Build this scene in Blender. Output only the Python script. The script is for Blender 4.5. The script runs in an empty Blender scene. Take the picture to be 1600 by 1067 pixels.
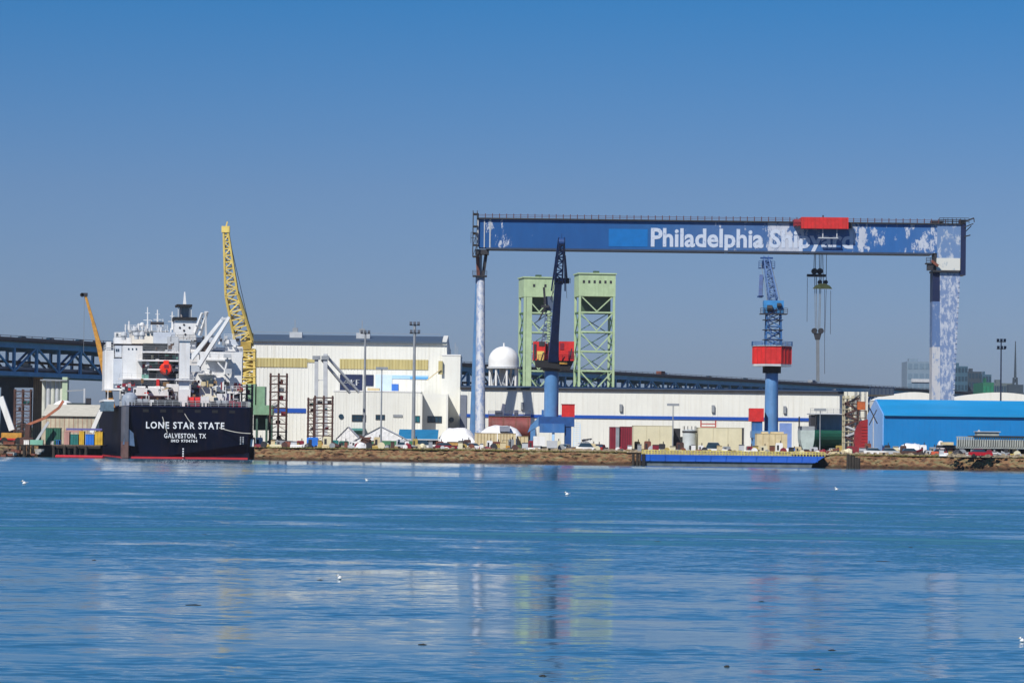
import bpy, bmesh, math, random
import mathutils.noise
from mathutils import Vector, Matrix
random.seed(7)
S = bpy.context.scene
COL = S.collection
rad = math.radians

# ---------------------------------------------------------------- camera
CAMH = 4.0
FPX = 5600.0                     # focal length in photograph pixels (1600 wide)
PITCH = math.atan(160.5 / FPX)
ROLL = rad(0.70)
Fv = Vector((0, math.cos(PITCH), math.sin(PITCH)))
U0 = Vector((0, -math.sin(PITCH), math.cos(PITCH)))
R0 = Vector((1, 0, 0))
Rv = R0 * math.cos(ROLL) + U0 * math.sin(ROLL)
Uv = U0 * math.cos(ROLL) - R0 * math.sin(ROLL)
cam_d = bpy.data.cameras.new('camera')
cam = bpy.data.objects.new('camera', cam_d)
COL.objects.link(cam)
cam_d.sensor_width = 36.0
cam_d.lens = 36.0 * FPX / 1600.0
cam_d.clip_start = 1.0
cam_d.clip_end = 60000
m = Matrix((Rv, Uv, -Fv)).transposed().to_4x4()
m.translation = Vector((0, 0, CAMH))
cam.matrix_world = m
S.camera = cam

# ---------------------------------------------------------------- world, sun, exposure
SUN_EL, SUN_AZ = 44.0, 31.0      # sun stands behind the camera, SUN_AZ degrees to its left
sdir = Vector((-math.sin(rad(SUN_AZ)) * math.cos(rad(SUN_EL)), -math.cos(rad(SUN_AZ)) * math.cos(rad(SUN_EL)), math.sin(rad(SUN_EL))))
W = bpy.data.worlds.new('World')
S.world = W
W.use_nodes = True
nt = W.node_tree
nt.nodes.clear()
wo = nt.nodes.new('ShaderNodeOutputWorld')
bg = nt.nodes.new('ShaderNodeBackground')
sky = nt.nodes.new('ShaderNodeTexSky')
sky.sky_type = 'NISHITA'
sky.sun_disc = False
sky.sun_elevation = rad(SUN_EL)
sky.sun_rotation = math.atan2(sdir.x, sdir.y)
sky.air_density = 1.0
sky.dust_density = 0.6
sky.ozone_density = 2.0
bg.inputs['Strength'].default_value = 0.10
tc = nt.nodes.new('ShaderNodeTexCoord')
sp = nt.nodes.new('ShaderNodeSeparateXYZ')
cr = nt.nodes.new('ShaderNodeValToRGB')
cr.color_ramp.interpolation = 'LINEAR'
SKY_STOPS = [(0.0, (0.36, 0.46, 0.80)), (0.035, (0.338, 0.45, 0.796)), (0.07, (0.287, 0.42, 0.735)), (0.124, (0.12, 0.385, 0.727)), (0.25, (0.07, 0.32, 0.68)), (1.0, (0.10, 0.35, 0.76))]
els = cr.color_ramp.elements
els[0].position, els[0].color = SKY_STOPS[0][0], (*SKY_STOPS[0][1], 1)
els[1].position, els[1].color = SKY_STOPS[-1][0], (*SKY_STOPS[-1][1], 1)
for p_, c_ in SKY_STOPS[1:-1]:
    e = els.new(p_)
    e.color = (*c_, 1)
mx = nt.nodes.new('ShaderNodeMix')
mx.data_type = 'RGBA'
mx.blend_type = 'MULTIPLY'
mx.inputs[0].default_value = 1.0
L = nt.links.new
L(tc.outputs['Generated'], sp.inputs[0])
L(sp.outputs['Z'], cr.inputs[0])
L(sky.outputs[0], mx.inputs[6])
L(cr.outputs[0], mx.inputs[7])
L(mx.outputs[2], bg.inputs[0])
L(bg.outputs[0], wo.inputs[0])

sun_d = bpy.data.lights.new('sun', 'SUN')
sun_d.energy = 5.0
sun_d.angle = rad(0.53)
sun_d.color = (1.0, 0.955, 0.88)
sun = bpy.data.objects.new('sun', sun_d)
COL.objects.link(sun)
sun.rotation_euler = (-sdir).to_track_quat('-Z', 'Y').to_euler()
sun.location = (0, 0, 200)
S.view_settings.view_transform = 'Standard'
S.view_settings.look = 'None'
S.view_settings.exposure = 0.0
S.view_settings.gamma = 1.0
S.view_settings.use_curve_mapping = False
S.cycles.max_bounces = 6
S.cycles.diffuse_bounces = 2
S.cycles.glossy_bounces = 3
S.cycles.volume_bounces = 0
S.cycles.caustics_reflective = False
S.cycles.caustics_refractive = False

# ---------------------------------------------------------------- measuring helpers (metres behind a photo pixel at a depth)
def ray(x, y):
    return Fv + Rv * ((x - 800) / FPX) + Uv * ((533.5 - y) / FPX)
def P(x, y, Y):
    d = ray(x, y)
    return Vector((0, 0, CAMH)) + d * (Y / d.y)
def X(x, Y, y=640):
    return P(x, y, Y).x
def Z(x, y, Y):
    return P(x, y, Y).z
GZ = 2.6                          # yard level above the river

# ---------------------------------------------------------------- mesh helpers
class MB:
    def __init__(s):
        s.v = []; s.f = []
    def add(s, vs, fs):
        n = len(s.v)
        s.v += [tuple(p) for p in vs]
        s.f += [tuple(i + n for i in f) for f in fs]
        return s
    def box(s, x0, x1, y0, y1, z0, z1):
        if x0 > x1: x0, x1 = x1, x0
        if y0 > y1: y0, y1 = y1, y0
        if z0 > z1: z0, z1 = z1, z0
        return s.add([(x0,y0,z0),(x1,y0,z0),(x1,y1,z0),(x0,y1,z0),(x0,y0,z1),(x1,y0,z1),(x1,y1,z1),(x0,y1,z1)],
              [(0,3,2,1),(4,5,6,7),(0,1,5,4),(1,2,6,5),(2,3,7,6),(3,0,4,7)])
    def bar(s, a, b, w, h=None, w2=None, h2=None):
        a = Vector(a); b = Vector(b)
        h = w if h is None else h
        w2 = w if w2 is None else w2
        h2 = h if h2 is None else h2
        d = (b - a).normalized()
        up = Vector((0, 0, 1)) if abs(d.z) < 0.95 else Vector((0, 1, 0))
        r = d.cross(up).normalized()
        u = r.cross(d).normalized()
        vs = []
        for p, ww, hh in ((a, w, h), (b, w2, h2)):
            for i, j in ((-1,-1),(1,-1),(1,1),(-1,1)):
                vs.append(p + r * (i * ww / 2) + u * (j * hh / 2))
        return s.add(vs, [(0,1,2,3),(7,6,5,4),(0,4,5,1),(1,5,6,2),(2,6,7,3),(3,7,4,0)])
    def cyl(s, a, b, r0, r1=None, n=12, cap=True):
        a = Vector(a); b = Vector(b)
        r1 = r0 if r1 is None else r1
        d = (b - a).normalized()
        up = Vector((0, 0, 1)) if abs(d.z) < 0.95 else Vector((0, 1, 0))
        r = d.cross(up).normalized()
        u = r.cross(d).normalized()
        vs = []
        for p, q in ((a, r0), (b, r1)):
            for k in range(n):
                t = 2 * math.pi * k / n
                vs.append(p + (r * math.cos(t) + u * math.sin(t)) * q)
        fs = [(k, k + n, (k + 1) % n + n, (k + 1) % n) for k in range(n)]
        if cap:
            fs += [tuple(range(n)), tuple(range(2 * n - 1, n - 1, -1))]
        return s.add(vs, fs)
    def lathe(s, c, prof, n=20):
        c = Vector(c)
        vs = []
        for r, z in prof:
            for k in range(n):
                t = 2 * math.pi * k / n
                vs.append((c.x + r * math.cos(t), c.y + r * math.sin(t), c.z + z))
        fs = []
        for i in range(len(prof) - 1):
            for k in range(n):
                a = i * n + k; b = i * n + (k + 1) % n
                fs.append((a, b, b + n, a + n))
        fs.append(tuple(range(n - 1, -1, -1)))
        fs.append(tuple(range((len(prof) - 1) * n, len(prof) * n)))
        return s.add(vs, fs)
    def prism(s, pts, y0, y1):
        """outline in x,z extruded along y"""
        n = len(pts)
        vs = [(p[0], y0, p[1]) for p in pts] + [(p[0], y1, p[1]) for p in pts]
        fs = [tuple(range(n)), tuple(range(2 * n - 1, n - 1, -1))]
        fs += [(i, i + n, (i + 1) % n + n, (i + 1) % n) for i in range(n)]
        return s.add(vs, fs)
    def prismx(s, pts, x0, x1):
        """outline in y,z extruded along x"""
        n = len(pts)
        vs = [(x0, p[0], p[1]) for p in pts] + [(x1, p[0], p[1]) for p in pts]
        fs = [tuple(range(n - 1, -1, -1)), tuple(range(n, 2 * n))]
        fs += [(i, (i + 1) % n, (i + 1) % n + n, i + n) for i in range(n)]
        return s.add(vs, fs)
    def rail(s, pts, h=1.1, step=1.8, t=0.07, rails=3):
        """a railing along a polyline of deck points"""
        for a, b in zip(pts[:-1], pts[1:]):
            a = Vector(a); b = Vector(b)
            n = max(1, int((b - a).length / step))
            for i in range(n + 1):
                p = a.lerp(b, i / n)
                s.bar(p, p + Vector((0, 0, h)), t)
            for k in range(1, rails + 1):
                o = Vector((0, 0, h * k / rails))
                s.bar(a + o, b + o, t)
        return s
    def truss(s, a, b, w, h, n, t, w2=None, h2=None):
        """four-chord lattice between two points"""
        a = Vector(a); b = Vector(b)
        w2 = w if w2 is None else w2
        h2 = h if h2 is None else h2
        d = (b - a).normalized()
        up = Vector((0, 0, 1)) if abs(d.z) < 0.8 else Vector((0, 1, 0))
        r = d.cross(up).normalized()
        u = r.cross(d).normalized()
        def cor(k, q):
            f = k / n
            i, j = ((-1,-1),(1,-1),(1,1),(-1,1))[q]
            return a.lerp(b, f) + r * (i * (w + (w2 - w) * f) / 2) + u * (j * (h + (h2 - h) * f) / 2)
        for q in range(4):
            s.bar(cor(0, q), cor(n, q), t)
            for k in range(n):
                q2 = (q + 1) % 4
                if k % 2: s.bar(cor(k, q), cor(k + 1, q2), t * .6)
                else: s.bar(cor(k, q2), cor(k + 1, q), t * .6)
                s.bar(cor(k, q), cor(k, q2), t * .6)
        return s
    def build(s, name, mat, parent=None, world=True, smooth=False, kind=None, loc=None):
        me = bpy.data.meshes.new(name)
        off = Vector((0, 0, 0))
        if world and parent is not None:
            q = parent
            while q is not None:
                off += q.location; q = q.parent
        vs = [(v[0] - off.x, v[1] - off.y, v[2] - off.z) for v in s.v] if off.length else s.v
        me.from_pydata(vs, [], s.f)
        bm = bmesh.new(); bm.from_mesh(me)
        bmesh.ops.recalc_face_normals(bm, faces=bm.faces)
        bm.to_mesh(me); bm.free()
        if smooth:
            me.polygons.foreach_set('use_smooth', [True] * len(me.polygons))
            try: me.set_sharp_from_angle(angle=rad(35))
            except Exception: pass
        me.materials.append(mat)
        o = bpy.data.objects.new(name, me)
        COL.objects.link(o)
        if parent is not None: o.parent = parent
        if loc is not None: o.location = loc
        if kind: o['kind'] = kind
        return o

def tag(o, label=None, cat=None, group=None, kind=None):
    if label: o['label'] = label
    if cat: o['category'] = cat
    if group: o['group'] = group
    if kind: o['kind'] = kind
    return o
def thing(name, label, cat, loc=(0, 0, 0), rz=0, group=None):
    o = bpy.data.objects.new(name, None)
    o.empty_display_size = 1
    COL.objects.link(o)
    o.location = loc; o.rotation_euler = (0, 0, rz)
    return tag(o, label, cat, group)
def dup(root, loc=None, rz=None, label=None):
    r = root.copy(); COL.objects.link(r)
    if loc is not None: r.location = loc
    if rz is not None: r.rotation_euler = (0, 0, rz)
    if label: r['label'] = label
    def rec(src, dst):
        for ch in list(src.children):
            if ch.name in made: continue
            c = ch.copy(); COL.objects.link(c); c.parent = dst; made.add(c.name)
            rec(ch, c)
    made = set()
    rec(root, r)
    return r
def rep(o, loc, parent=None, rot=None):
    """another piece like o, sharing its mesh"""
    c = o.copy(); COL.objects.link(c); c.location = loc
    if parent is not None: c.parent = parent
    if rot is not None: c.rotation_euler = rot
    return c

# ---------------------------------------------------------------- materials
MATS = {}
def mat(name, col, rough=0.6, metal=0.0, var=0.12, scale=0.6, streak=0.0, dirt=(0.16, 0.12, 0.08), spec=0.4, bump=0.0, stretch=(1, 1, 1), seed=0.0):
    if name in MATS: return MATS[name]
    M = bpy.data.materials.new(name)
    M.use_nodes = True
    n = M.node_tree
    b = n.nodes['Principled BSDF']
    b.inputs['Roughness'].default_value = rough
    b.inputs['Metallic'].default_value = metal
    b.inputs['Specular IOR Level'].default_value = spec
    geo = n.nodes.new('ShaderNodeNewGeometry')
    mp = n.nodes.new('ShaderNodeMapping')
    mp.inputs['Scale'].default_value = stretch
    mp.inputs['Location'].default_value = (seed, seed * 1.7, seed * .3)
    n.links.new(geo.outputs['Position'], mp.inputs[0])
    nz = n.nodes.new('ShaderNodeTexNoise')
    nz.inputs['Scale'].default_value = scale
    nz.inputs['Detail'].default_value = 5
    nz.inputs['Roughness'].default_value = 0.65
    n.links.new(mp.outputs[0], nz.inputs['Vector'])
    rp = n.nodes.new('ShaderNodeValToRGB')
    rp.color_ramp.elements[0].position = 0.32
    rp.color_ramp.elements[1].position = 0.68
    rp.color_ramp.elements[0].color = (*[max(0, c * (1 - var)) for c in col], 1)
    rp.color_ramp.elements[1].color = (*[min(1, c * (1 + var)) for c in col], 1)
    n.links.new(nz.outputs[0], rp.inputs[0])
    out = rp.outputs[0]
    if streak > 0:
        mp2 = n.nodes.new('ShaderNodeMapping')
        mp2.inputs['Scale'].default_value = (1.1, 1.1, 0.07)
        n.links.new(geo.outputs['Position'], mp2.inputs[0])
        n2 = n.nodes.new('ShaderNodeTexNoise')
        n2.inputs['Scale'].default_value = 0.9
        n2.inputs['Detail'].default_value = 4
        n.links.new(mp2.outputs[0], n2.inputs['Vector'])
        r2 = n.nodes.new('ShaderNodeValToRGB')
        r2.color_ramp.elements[0].position = 0.50
        r2.color_ramp.elements[1].position = 0.74
        r2.color_ramp.elements[0].color = (0, 0, 0, 1)
        r2.color_ramp.elements[1].color = (streak, streak, streak, 1)
        n.links.new(n2.outputs[0], r2.inputs[0])
        mm = n.nodes.new('ShaderNodeMix')
        mm.data_type = 'RGBA'
        mm.inputs[7].default_value = (*dirt, 1)
        n.links.new(r2.outputs[0], mm.inputs[0])
        n.links.new(out, mm.inputs[6])
        out = mm.outputs[2]
    n.links.new(out, b.inputs['Base Color'])
    if bump > 0:
        bn = n.nodes.new('ShaderNodeBump')
        bn.inputs['Strength'].default_value = 1.0
        bn.inputs['Distance'].default_value = bump
        n.links.new(nz.outputs[0], bn.inputs['Height'])
        n.links.new(bn.outputs[0], b.inputs['Normal'])
    MATS[name] = M
    return M
def simple(name, col, rough=0.6, **k):
    return mat(name, col, rough, **k)
m_white = mat('white_paint', (.78, .78, .76), .45, var=.05, streak=.25, dirt=(.45, .36, .26))
m_wall = mat('white_cladding', (.76, .76, .70), .55, var=.04, scale=.15, streak=.30, dirt=(.55, .52, .42))
m_wall2 = mat('cream_cladding', (.74, .72, .62), .6, var=.05, scale=.2, streak=.2, dirt=(.5, .46, .36))
m_roof = mat('slate_roof', (.07, .10, .14), .5, var=.1)
m_yellowglass = mat('fibreglass_band', (.50, .43, .19), .5, var=.16, scale=.8, stretch=(1, 1, .1))
m_navy = mat('navy_paint', (.010, .020, .060), .4, var=.25, spec=.35)
m_dark = mat('dark_steel', (.030, .030, .035), .55, var=.3)
m_black = mat('black_void', (.012, .012, .014), .7, var=.2)
m_glass = mat('window_glass', (.015, .045, .075), .08, var=.3, spec=.8)
m_cblue = mat('crane_blue', (.035, .135, .36), .5, var=.18, scale=.35, streak=.3, dirt=(.22, .30, .45))
m_cblue2 = mat('faded_crane_blue', (.085, .22, .44), .55, var=.15, scale=.4, streak=.3, dirt=(.32, .40, .55))
m_red = mat('signal_red', (.58, .022, .020), .55, var=.18, scale=.8, streak=.4, dirt=(.28, .03, .025))
m_maroon = mat('maroon_paint', (.22, .015, .03), .5, var=.15)
m_rust = mat('rusty_steel', (.17, .055, .035), .75, var=.3, scale=1.2)
m_brown = mat('brown_rack_steel', (.075, .035, .028), .7, var=.3)
m_bridge = mat('bridge_blue', (.045, .27, .52), .5, var=.18, scale=.2)
m_deckdark = mat('bridge_deck', (.06, .055, .05), .8, var=.3, scale=.3)
m_green = mat('pale_green_steel', (.42, .55, .33), .55, var=.12, scale=.3, streak=.25, dirt=(.20, .28, .12))
m_darkgreen = mat('dark_green_steel', (.05, .09, .05), .6)
m_yellow = mat('crane_yellow', (.74, .56, .15), .5, var=.15, streak=.3, dirt=(.28, .17, .05))
m_orange = mat('orange_yellow', (.50, .25, .04), .55, var=.3, scale=1.5)
m_concrete = mat('tan_concrete', (.27, .19, .10), .85, var=.2, scale=.5)
m_grey = mat('grey_steel', (.26, .28, .30), .55, var=.15)
m_lgrey = mat('pale_grey', (.46, .48, .50), .6, var=.12)
m_teal = mat('teal_paint', (.02, .17, .16), .5, var=.2)
m_bluebox = mat('bright_blue', (.02, .16, .62), .5, var=.12)
m_beige = mat('beige_board', (.60, .50, .30), .7, var=.12, streak=.3, dirt=(.40, .30, .15))
m_cream = mat('cream_block', (.66, .61, .42), .7, var=.08, scale=.4, streak=.2, dirt=(.45, .38, .22))
m_tarp = mat('white_tarpaulin', (.80, .80, .80), .6, var=.05, scale=1.2, bump=.25, streak=.25, dirt=(.5, .47, .40))
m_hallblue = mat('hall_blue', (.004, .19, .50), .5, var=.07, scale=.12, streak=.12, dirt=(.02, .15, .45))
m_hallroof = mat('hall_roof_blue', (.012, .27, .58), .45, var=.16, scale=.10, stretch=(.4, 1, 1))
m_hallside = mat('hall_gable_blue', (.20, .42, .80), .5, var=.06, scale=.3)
m_stripe = mat('stripe_blue', (.010, .075, .38), .5, var=.06)
m_conc2 = mat('grey_concrete', (.36, .35, .32), .85, var=.15)
m_tyre = mat('tyre_rubber', (.02, .02, .02), .9)
m_rope = mat('mooring_rope', (.50, .48, .42), .8)
m_lblue = mat('light_blue_panel', (.38, .60, .86), .5, var=.06)
m_sea = mat('sea_green_paint', (.18, .42, .32), .5, var=.12)
# ================================================================ SETTING
SH = [(-700, 790), (0, 776), (60, 776), (160, 800)]                 # shoreline left of the slip (photo column, depth)
SHR = [(398, 768), (600, 762), (800, 744), (1000, 733), (1300, 724), (1600, 700), (2400, 690)]
left = [(X(a, b, 715), b) for a, b in SH]
right = [(X(a, b, 722), b) for a, b in SHR]
slipL = (left[-1][0] - 30, 1010)
slipR = (right[0][0] - 26, 1010)
poly = left + [slipL, slipR] + right + [(1500, right[-1][1]), (1500, 2400), (9000, 9000), (9000, 30000), (-9000, 30000), (-9000, 9000), (-1500, 2400), (-1500, 790)]
me = bpy.data.meshes.new('ground')
bm = bmesh.new()
bm.faces.new([bm.verts.new((p[0], p[1], GZ)) for p in poly])
bmesh.ops.recalc_face_normals(bm, faces=bm.faces)
if bm.faces[:] and bm.faces[:][0].normal.z < 0:
    bmesh.ops.reverse_faces(bm, faces=bm.faces[:])
bmesh.ops.triangulate(bm, faces=bm.faces[:])
bm.to_mesh(me); bm.free()
m_ground = mat('yard_gravel', (.20, .165, .11), .95, var=.3, scale=.2)
me.materials.append(m_ground)
g = bpy.data.objects.new('ground', me); COL.objects.link(g); g['kind'] = 'structure'

# ---- river
W0 = (.24, .30)
W1 = ((.14, .27), (.175, .75), (.23, 1.4), (.36, 1.1), (.50, .42), (.85, .30))
KF, KM, KB = 1.15, 1.0, .60
BIAS = .02
AWAY = 1.1
def water_material():
    M = bpy.data.materials.new('river_water')
    M.use_nodes = True
    n = M.node_tree; lk = n.links.new
    b = n.nodes['Principled BSDF']
    b.inputs['Base Color'].default_value = (.038, .140, .215, 1)
    b.inputs['Roughness'].default_value = 0.08
    b.inputs['IOR'].default_value = 1.42
    geo = n.nodes.new('ShaderNodeNewGeometry')
    def noise(sc, st, det, rough=.55, loc=(0, 0, 0), out=0):
        mp = n.nodes.new('ShaderNodeMapping')
        mp.inputs['Scale'].default_value = (st[0], st[1], 1)
        mp.inputs['Location'].default_value = loc
        mp.inputs['Rotation'].default_value = (0, 0, rad(4))
        lk(geo.outputs['Position'], mp.inputs[0])
        t = n.nodes.new('ShaderNodeTexNoise')
        t.inputs['Scale'].default_value = sc
        t.inputs['Detail'].default_value = det
        t.inputs['Roughness'].default_value = rough
        lk(mp.outputs[0], t.inputs['Vector'])
        return t.outputs[out]
    def math_(op, a, c=None, d=None):
        q = n.nodes.new('ShaderNodeMath'); q.operation = op
        for i, w in enumerate((a, c, d)):
            if w is None: continue
            if isinstance(w, (int, float)): q.inputs[i].default_value = w
            else: lk(w, q.inputs[i])
        return q.outputs[0]
    sx = n.nodes.new('ShaderNodeSeparateXYZ')
    lk(geo.outputs['Position'], sx.inputs[0])
    y = sx.outputs['Y']
    # slopes of the surface (dz/dx, dz/dy) at three sizes of wave
    fine = noise(2.0, (.65, 1.0), 5, out=1)
    mid = noise(.36, (.80, 1.0), 4, loc=(7, 3, 0), out=1)
    big = noise(.075, (.60, 1.0), 6, loc=(31, 9, 0), out=1)
    # a breezy reach in mid river, calmer water near this bank
    patch = noise(.012, (.22, 1.0), 4, loc=(5, 2, 0))
    ramp = n.nodes.new('ShaderNodeValToRGB')
    e = ramp.color_ramp.elements
    e[0].position = 0.0; e[0].color = (W0[0],) * 3 + (1,)
    e[1].position = 1.0; e[1].color = (W0[-1],) * 3 + (1,)
    for p_, v_ in W1:
        k = e.new(p_); k.color = (v_, v_, v_, 1)
    yd = math_('DIVIDE', math_('ADD', y, math_('MULTIPLY', math_('SUBTRACT', patch, .5), 90)), 800)
    lk(yd, ramp.inputs[0])
    streak = noise(.10, (.75, 1.0), 7, rough=.70, loc=(2, 8, 0))
    streak = math_('MAXIMUM', .15, math_('SUBTRACT', math_('MULTIPLY', streak, 7.5), 2.9))
    gain = math_('MULTIPLY', math_('MULTIPLY', ramp.outputs[0], streak), math_('MAXIMUM', .12, math_('SUBTRACT', math_('MULTIPLY', patch, 4.2), 1.1)))
    def slope(ch, kf, km, kb):
        tot = None
        for tex, k in ((fine, kf), (mid, km), (big, kb)):
            s_ = n.nodes.new('ShaderNodeSeparateColor'); lk(tex, s_.inputs[0])
            v = math_('MULTIPLY', math_('SUBTRACT', s_.outputs[ch], .5), k)
            tot = v if tot is None else math_('ADD', tot, v)
        return math_('MULTIPLY', tot, gain)
    sxx = slope(0, .45, .40, .15)
    syy = slope(1, KF, KM, KB)
    # faces turned away from the river bank are hidden behind their own crests: the ones seen lean this way
    lim = math_('DIVIDE', AWAY, math_('MAXIMUM', y, 30.0))
    sd = math_('SUBTRACT', syy, lim)
    syy = math_('SUBTRACT', lim, math_('SQRT', math_('ADD', math_('MULTIPLY', sd, sd), .00001)))
    syy = math_('SUBTRACT', syy, math_('MULTIPLY', gain, BIAS))
    mr = n.nodes.new('ShaderNodeMapRange'); mr.inputs[1].default_value = 120; mr.inputs[2].default_value = 300
    mr.inputs[3].default_value = 0; mr.inputs[4].default_value = .020
    lk(y, mr.inputs[0])
    syy = math_('SUBTRACT', syy, mr.outputs[0])
    # long low wake crests crossing the river
    wv = noise(.02, (1.0, .3), 2, loc=(1, 4, 0))
    yy = math_('ADD', y, math_('MULTIPLY', math_('SUBTRACT', wv, .5), 26))
    for y0, wd, am in ((160, 1.9, .75), (182, 2.2, .2), (250, 5.0, .2)):
        t = math_('DIVIDE', math_('SUBTRACT', yy, y0), wd)
        gs = math_('POWER', 2.718, math_('MULTIPLY', math_('MULTIPLY', t, t), -1.0))
        syy = math_('ADD', syy, math_('MULTIPLY', math_('MULTIPLY', gs, math_('ADD', .2, patch)), -am))
    cx = n.nodes.new('ShaderNodeCombineXYZ')
    lk(sxx, cx.inputs[0]); lk(syy, cx.inputs[1]); cx.inputs[2].default_value = 1
    nm = n.nodes.new('ShaderNodeVectorMath'); nm.operation = 'NORMALIZE'
    lk(cx.outputs[0], nm.inputs[0])
    lk(nm.outputs[0], b.inputs['Normal'])
    return M
w = MB()
w.add([(-9000, -300, 0), (9000, -300, 0), (9000, 2600, 0), (-9000, 2600, 0)], [(0, 1, 2, 3)])
wob = w.build('water', water_material()); wob['kind'] = 'structure'
MATS['water'] = wob.data.materials[0]

# ---- banks: rough sloping strips of timber bulkhead, mud and rubble
def bank(name, pts, seed, slope=1.5):
    random.seed(seed)
    line = []
    for (a, b), (c, d) in zip(pts[:-1], pts[1:]):
        ln = math.hypot(c - a, d - b); k = max(1, int(ln / .5))
        for i in range(k): line.append((a + (c - a) * i / k, b + (d - b) * i / k))
    line.append(pts[-1])
    prof = [(4.0, GZ - .03), (.55, GZ - .04), (.1, GZ - .22), (-.15, 2.15), (-.3, 1.9), (-.42, 1.6), (-.55, 1.3), (-.7, 1.0), (-.9, .75), (-1.1, .45), (-1.3, .1), (-1.5, -.6)]
    vs = []; fs = []
    for i, (x, y) in enumerate(line):
        for j, (o, z) in enumerate(prof):
            q = 0.0 if j in (0,) else 1.0
            lump = mathutils.noise.noise(Vector((x * .16, seed, j * .2))) * .5 + mathutils.noise.noise(Vector((x * .9, seed, j * .7))) * .35
            vs.append((x + random.uniform(-.15, .15) * q, y + o * slope - lump * 1.2 * q + random.uniform(-.25, .25) * q, z + (random.uniform(-.10, .07) + lump * .3 if 0 < j < 11 else 0)))
    n = len(prof)
    for i in range(len(line) - 1):
        for j in range(n - 1):
            fs.append((i * n + j, i * n + j + 1, (i + 1) * n + j + 1, (i + 1) * n + j))
    o = MB().add(vs, fs).build(name, m_bank)
    o['kind'] = 'structure'
    return o
def bank_material():
    M = bpy.data.materials.new('bank_earth')
    M.use_nodes = True
    n = M.node_tree; lk = n.links.new
    b = n.nodes['Principled BSDF']; b.inputs['Roughness'].default_value = .95
    geo = n.nodes.new('ShaderNodeNewGeometry')
    def nz(sc, st, seed, det=5):
        mp = n.nodes.new('ShaderNodeMapping'); mp.inputs['Scale'].default_value = st; mp.inputs['Location'].default_value = (seed, 0, 0)
        lk(geo.outputs['Position'], mp.inputs[0])
        t = n.nodes.new('ShaderNodeTexNoise'); t.inputs['Scale'].default_value = sc; t.inputs['Detail'].default_value = det
        lk(mp.outputs[0], t.inputs['Vector']); return t.outputs[0]
    r = n.nodes.new('ShaderNodeValToRGB')
    r.color_ramp.interpolation = 'LINEAR'
    e = r.color_ramp.elements
    e[0].position = .30; e[0].color = (.06, .035, .02, 1)
    e[1].position = .72; e[1].color = (.27, .205, .115, 1)
    for p_, c_ in ((.42, (.15, .075, .035)), (.50, (.22, .12, .055)), (.60, (.17, .14, .065))):
        k = e.new(p_); k.color = (*c_, 1)
    lk(nz(.9, (.55, 1, 1.5), 3, 8), r.inputs[0])
    # dark wet foot with weed up to the tide line
    sx = n.nodes.new('ShaderNodeSeparateXYZ'); lk(geo.outputs['Position'], sx.inputs[0])
    ad = n.nodes.new('ShaderNodeMath'); ad.operation = 'ADD'; lk(sx.outputs['Z'], ad.inputs[0])
    mu = n.nodes.new('ShaderNodeMath'); mu.operation = 'MULTIPLY'; lk(nz(.6, (1, 1, 1), 9), mu.inputs[0]); mu.inputs[1].default_value = -.9
    lk(mu.outputs[0], ad.inputs[1])
    r2 = n.nodes.new('ShaderNodeValToRGB')
    r2.color_ramp.elements[0].position = .0; r2.color_ramp.elements[0].color = (.28, .24, .22, 1)
    r2.color_ramp.elements[1].position = .45; r2.color_ramp.elements[1].color = (1, 1, 1, 1)
    lk(ad.outputs[0], r2.inputs[0])
    mm = n.nodes.new('ShaderNodeMix'); mm.data_type = 'RGBA'; mm.blend_type = 'MULTIPLY'; mm.inputs[0].default_value = 1
    lk(r.outputs[0], mm.inputs[6]); lk(r2.outputs[0], mm.inputs[7])
    lk(mm.outputs[2], b.inputs['Base Color'])
    return M
m_bank = bank_material(); MATS['bank'] = m_bank
rr = [p for p in right]
x1003 = X(1003, 733); x1290 = X(1290, 724)
bank('river_bank', [right[0], right[1], right[2], (x1003, 733)], 3)
bank('river_bank', [(x1290, 724.5), right[5], right[6]], 5)
bank('river_bank', left[:3], 8)
# slip walls behind the ship and the pier front left of it
mb = MB()
def wallseg(a, b, z0=-1.0, z1=GZ):
    mb.add([(a[0], a[1], z0), (b[0], b[1], z0), (b[0], b[1], z1), (a[0], a[1], z1)], [(0, 1, 2, 3)])
wallseg(left[2], left[3]); wallseg(left[3], slipL); wallseg(slipL, slipR); wallseg(slipR, right[0])
wallseg((x1003, 733), (x1290, 724.5))
o = mb.build('quay_wall', mat('quay_timber', (.055, .04, .03), .9, var=.4, scale=.8, stretch=(1, 1, .2))); o['kind'] = 'structure'

# weeds and dry grass along the bank top
random.seed(21)
mb = MB()
for i in range(5200):
    k = random.choice([0, 1, 1, 2, 3, 4, 4, 5, 5])
    if k == 3: continue
    a, b = right[min(k, 5)], right[min(k, 5) + 1]
    t = random.random()
    x = a[0] + (b[0] - a[0]) * t; y = a[1] + (b[1] - a[1]) * t + random.uniform(.2, 5)
    if x1003 - 3 < x < x1290: continue
    if x > 110: continue
    hgt = random.uniform(.08, .32) * random.choice([.5, 1, 1.3]); wd = random.uniform(.08, .25)
    dx = random.uniform(-.25, .25)
    mb.add([(x - wd, y, GZ), (x + wd, y + .1, GZ), (x + dx, y, GZ + hgt)], [(0, 1, 2)])
o = mb.build('bank_weeds', mat('dry_weeds', (.22, .20, .06), .95, var=.4, scale=.3))
tag(o, 'dry weeds and rough grass tufts along the top of the river bank', 'weeds', kind='stuff')
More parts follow.
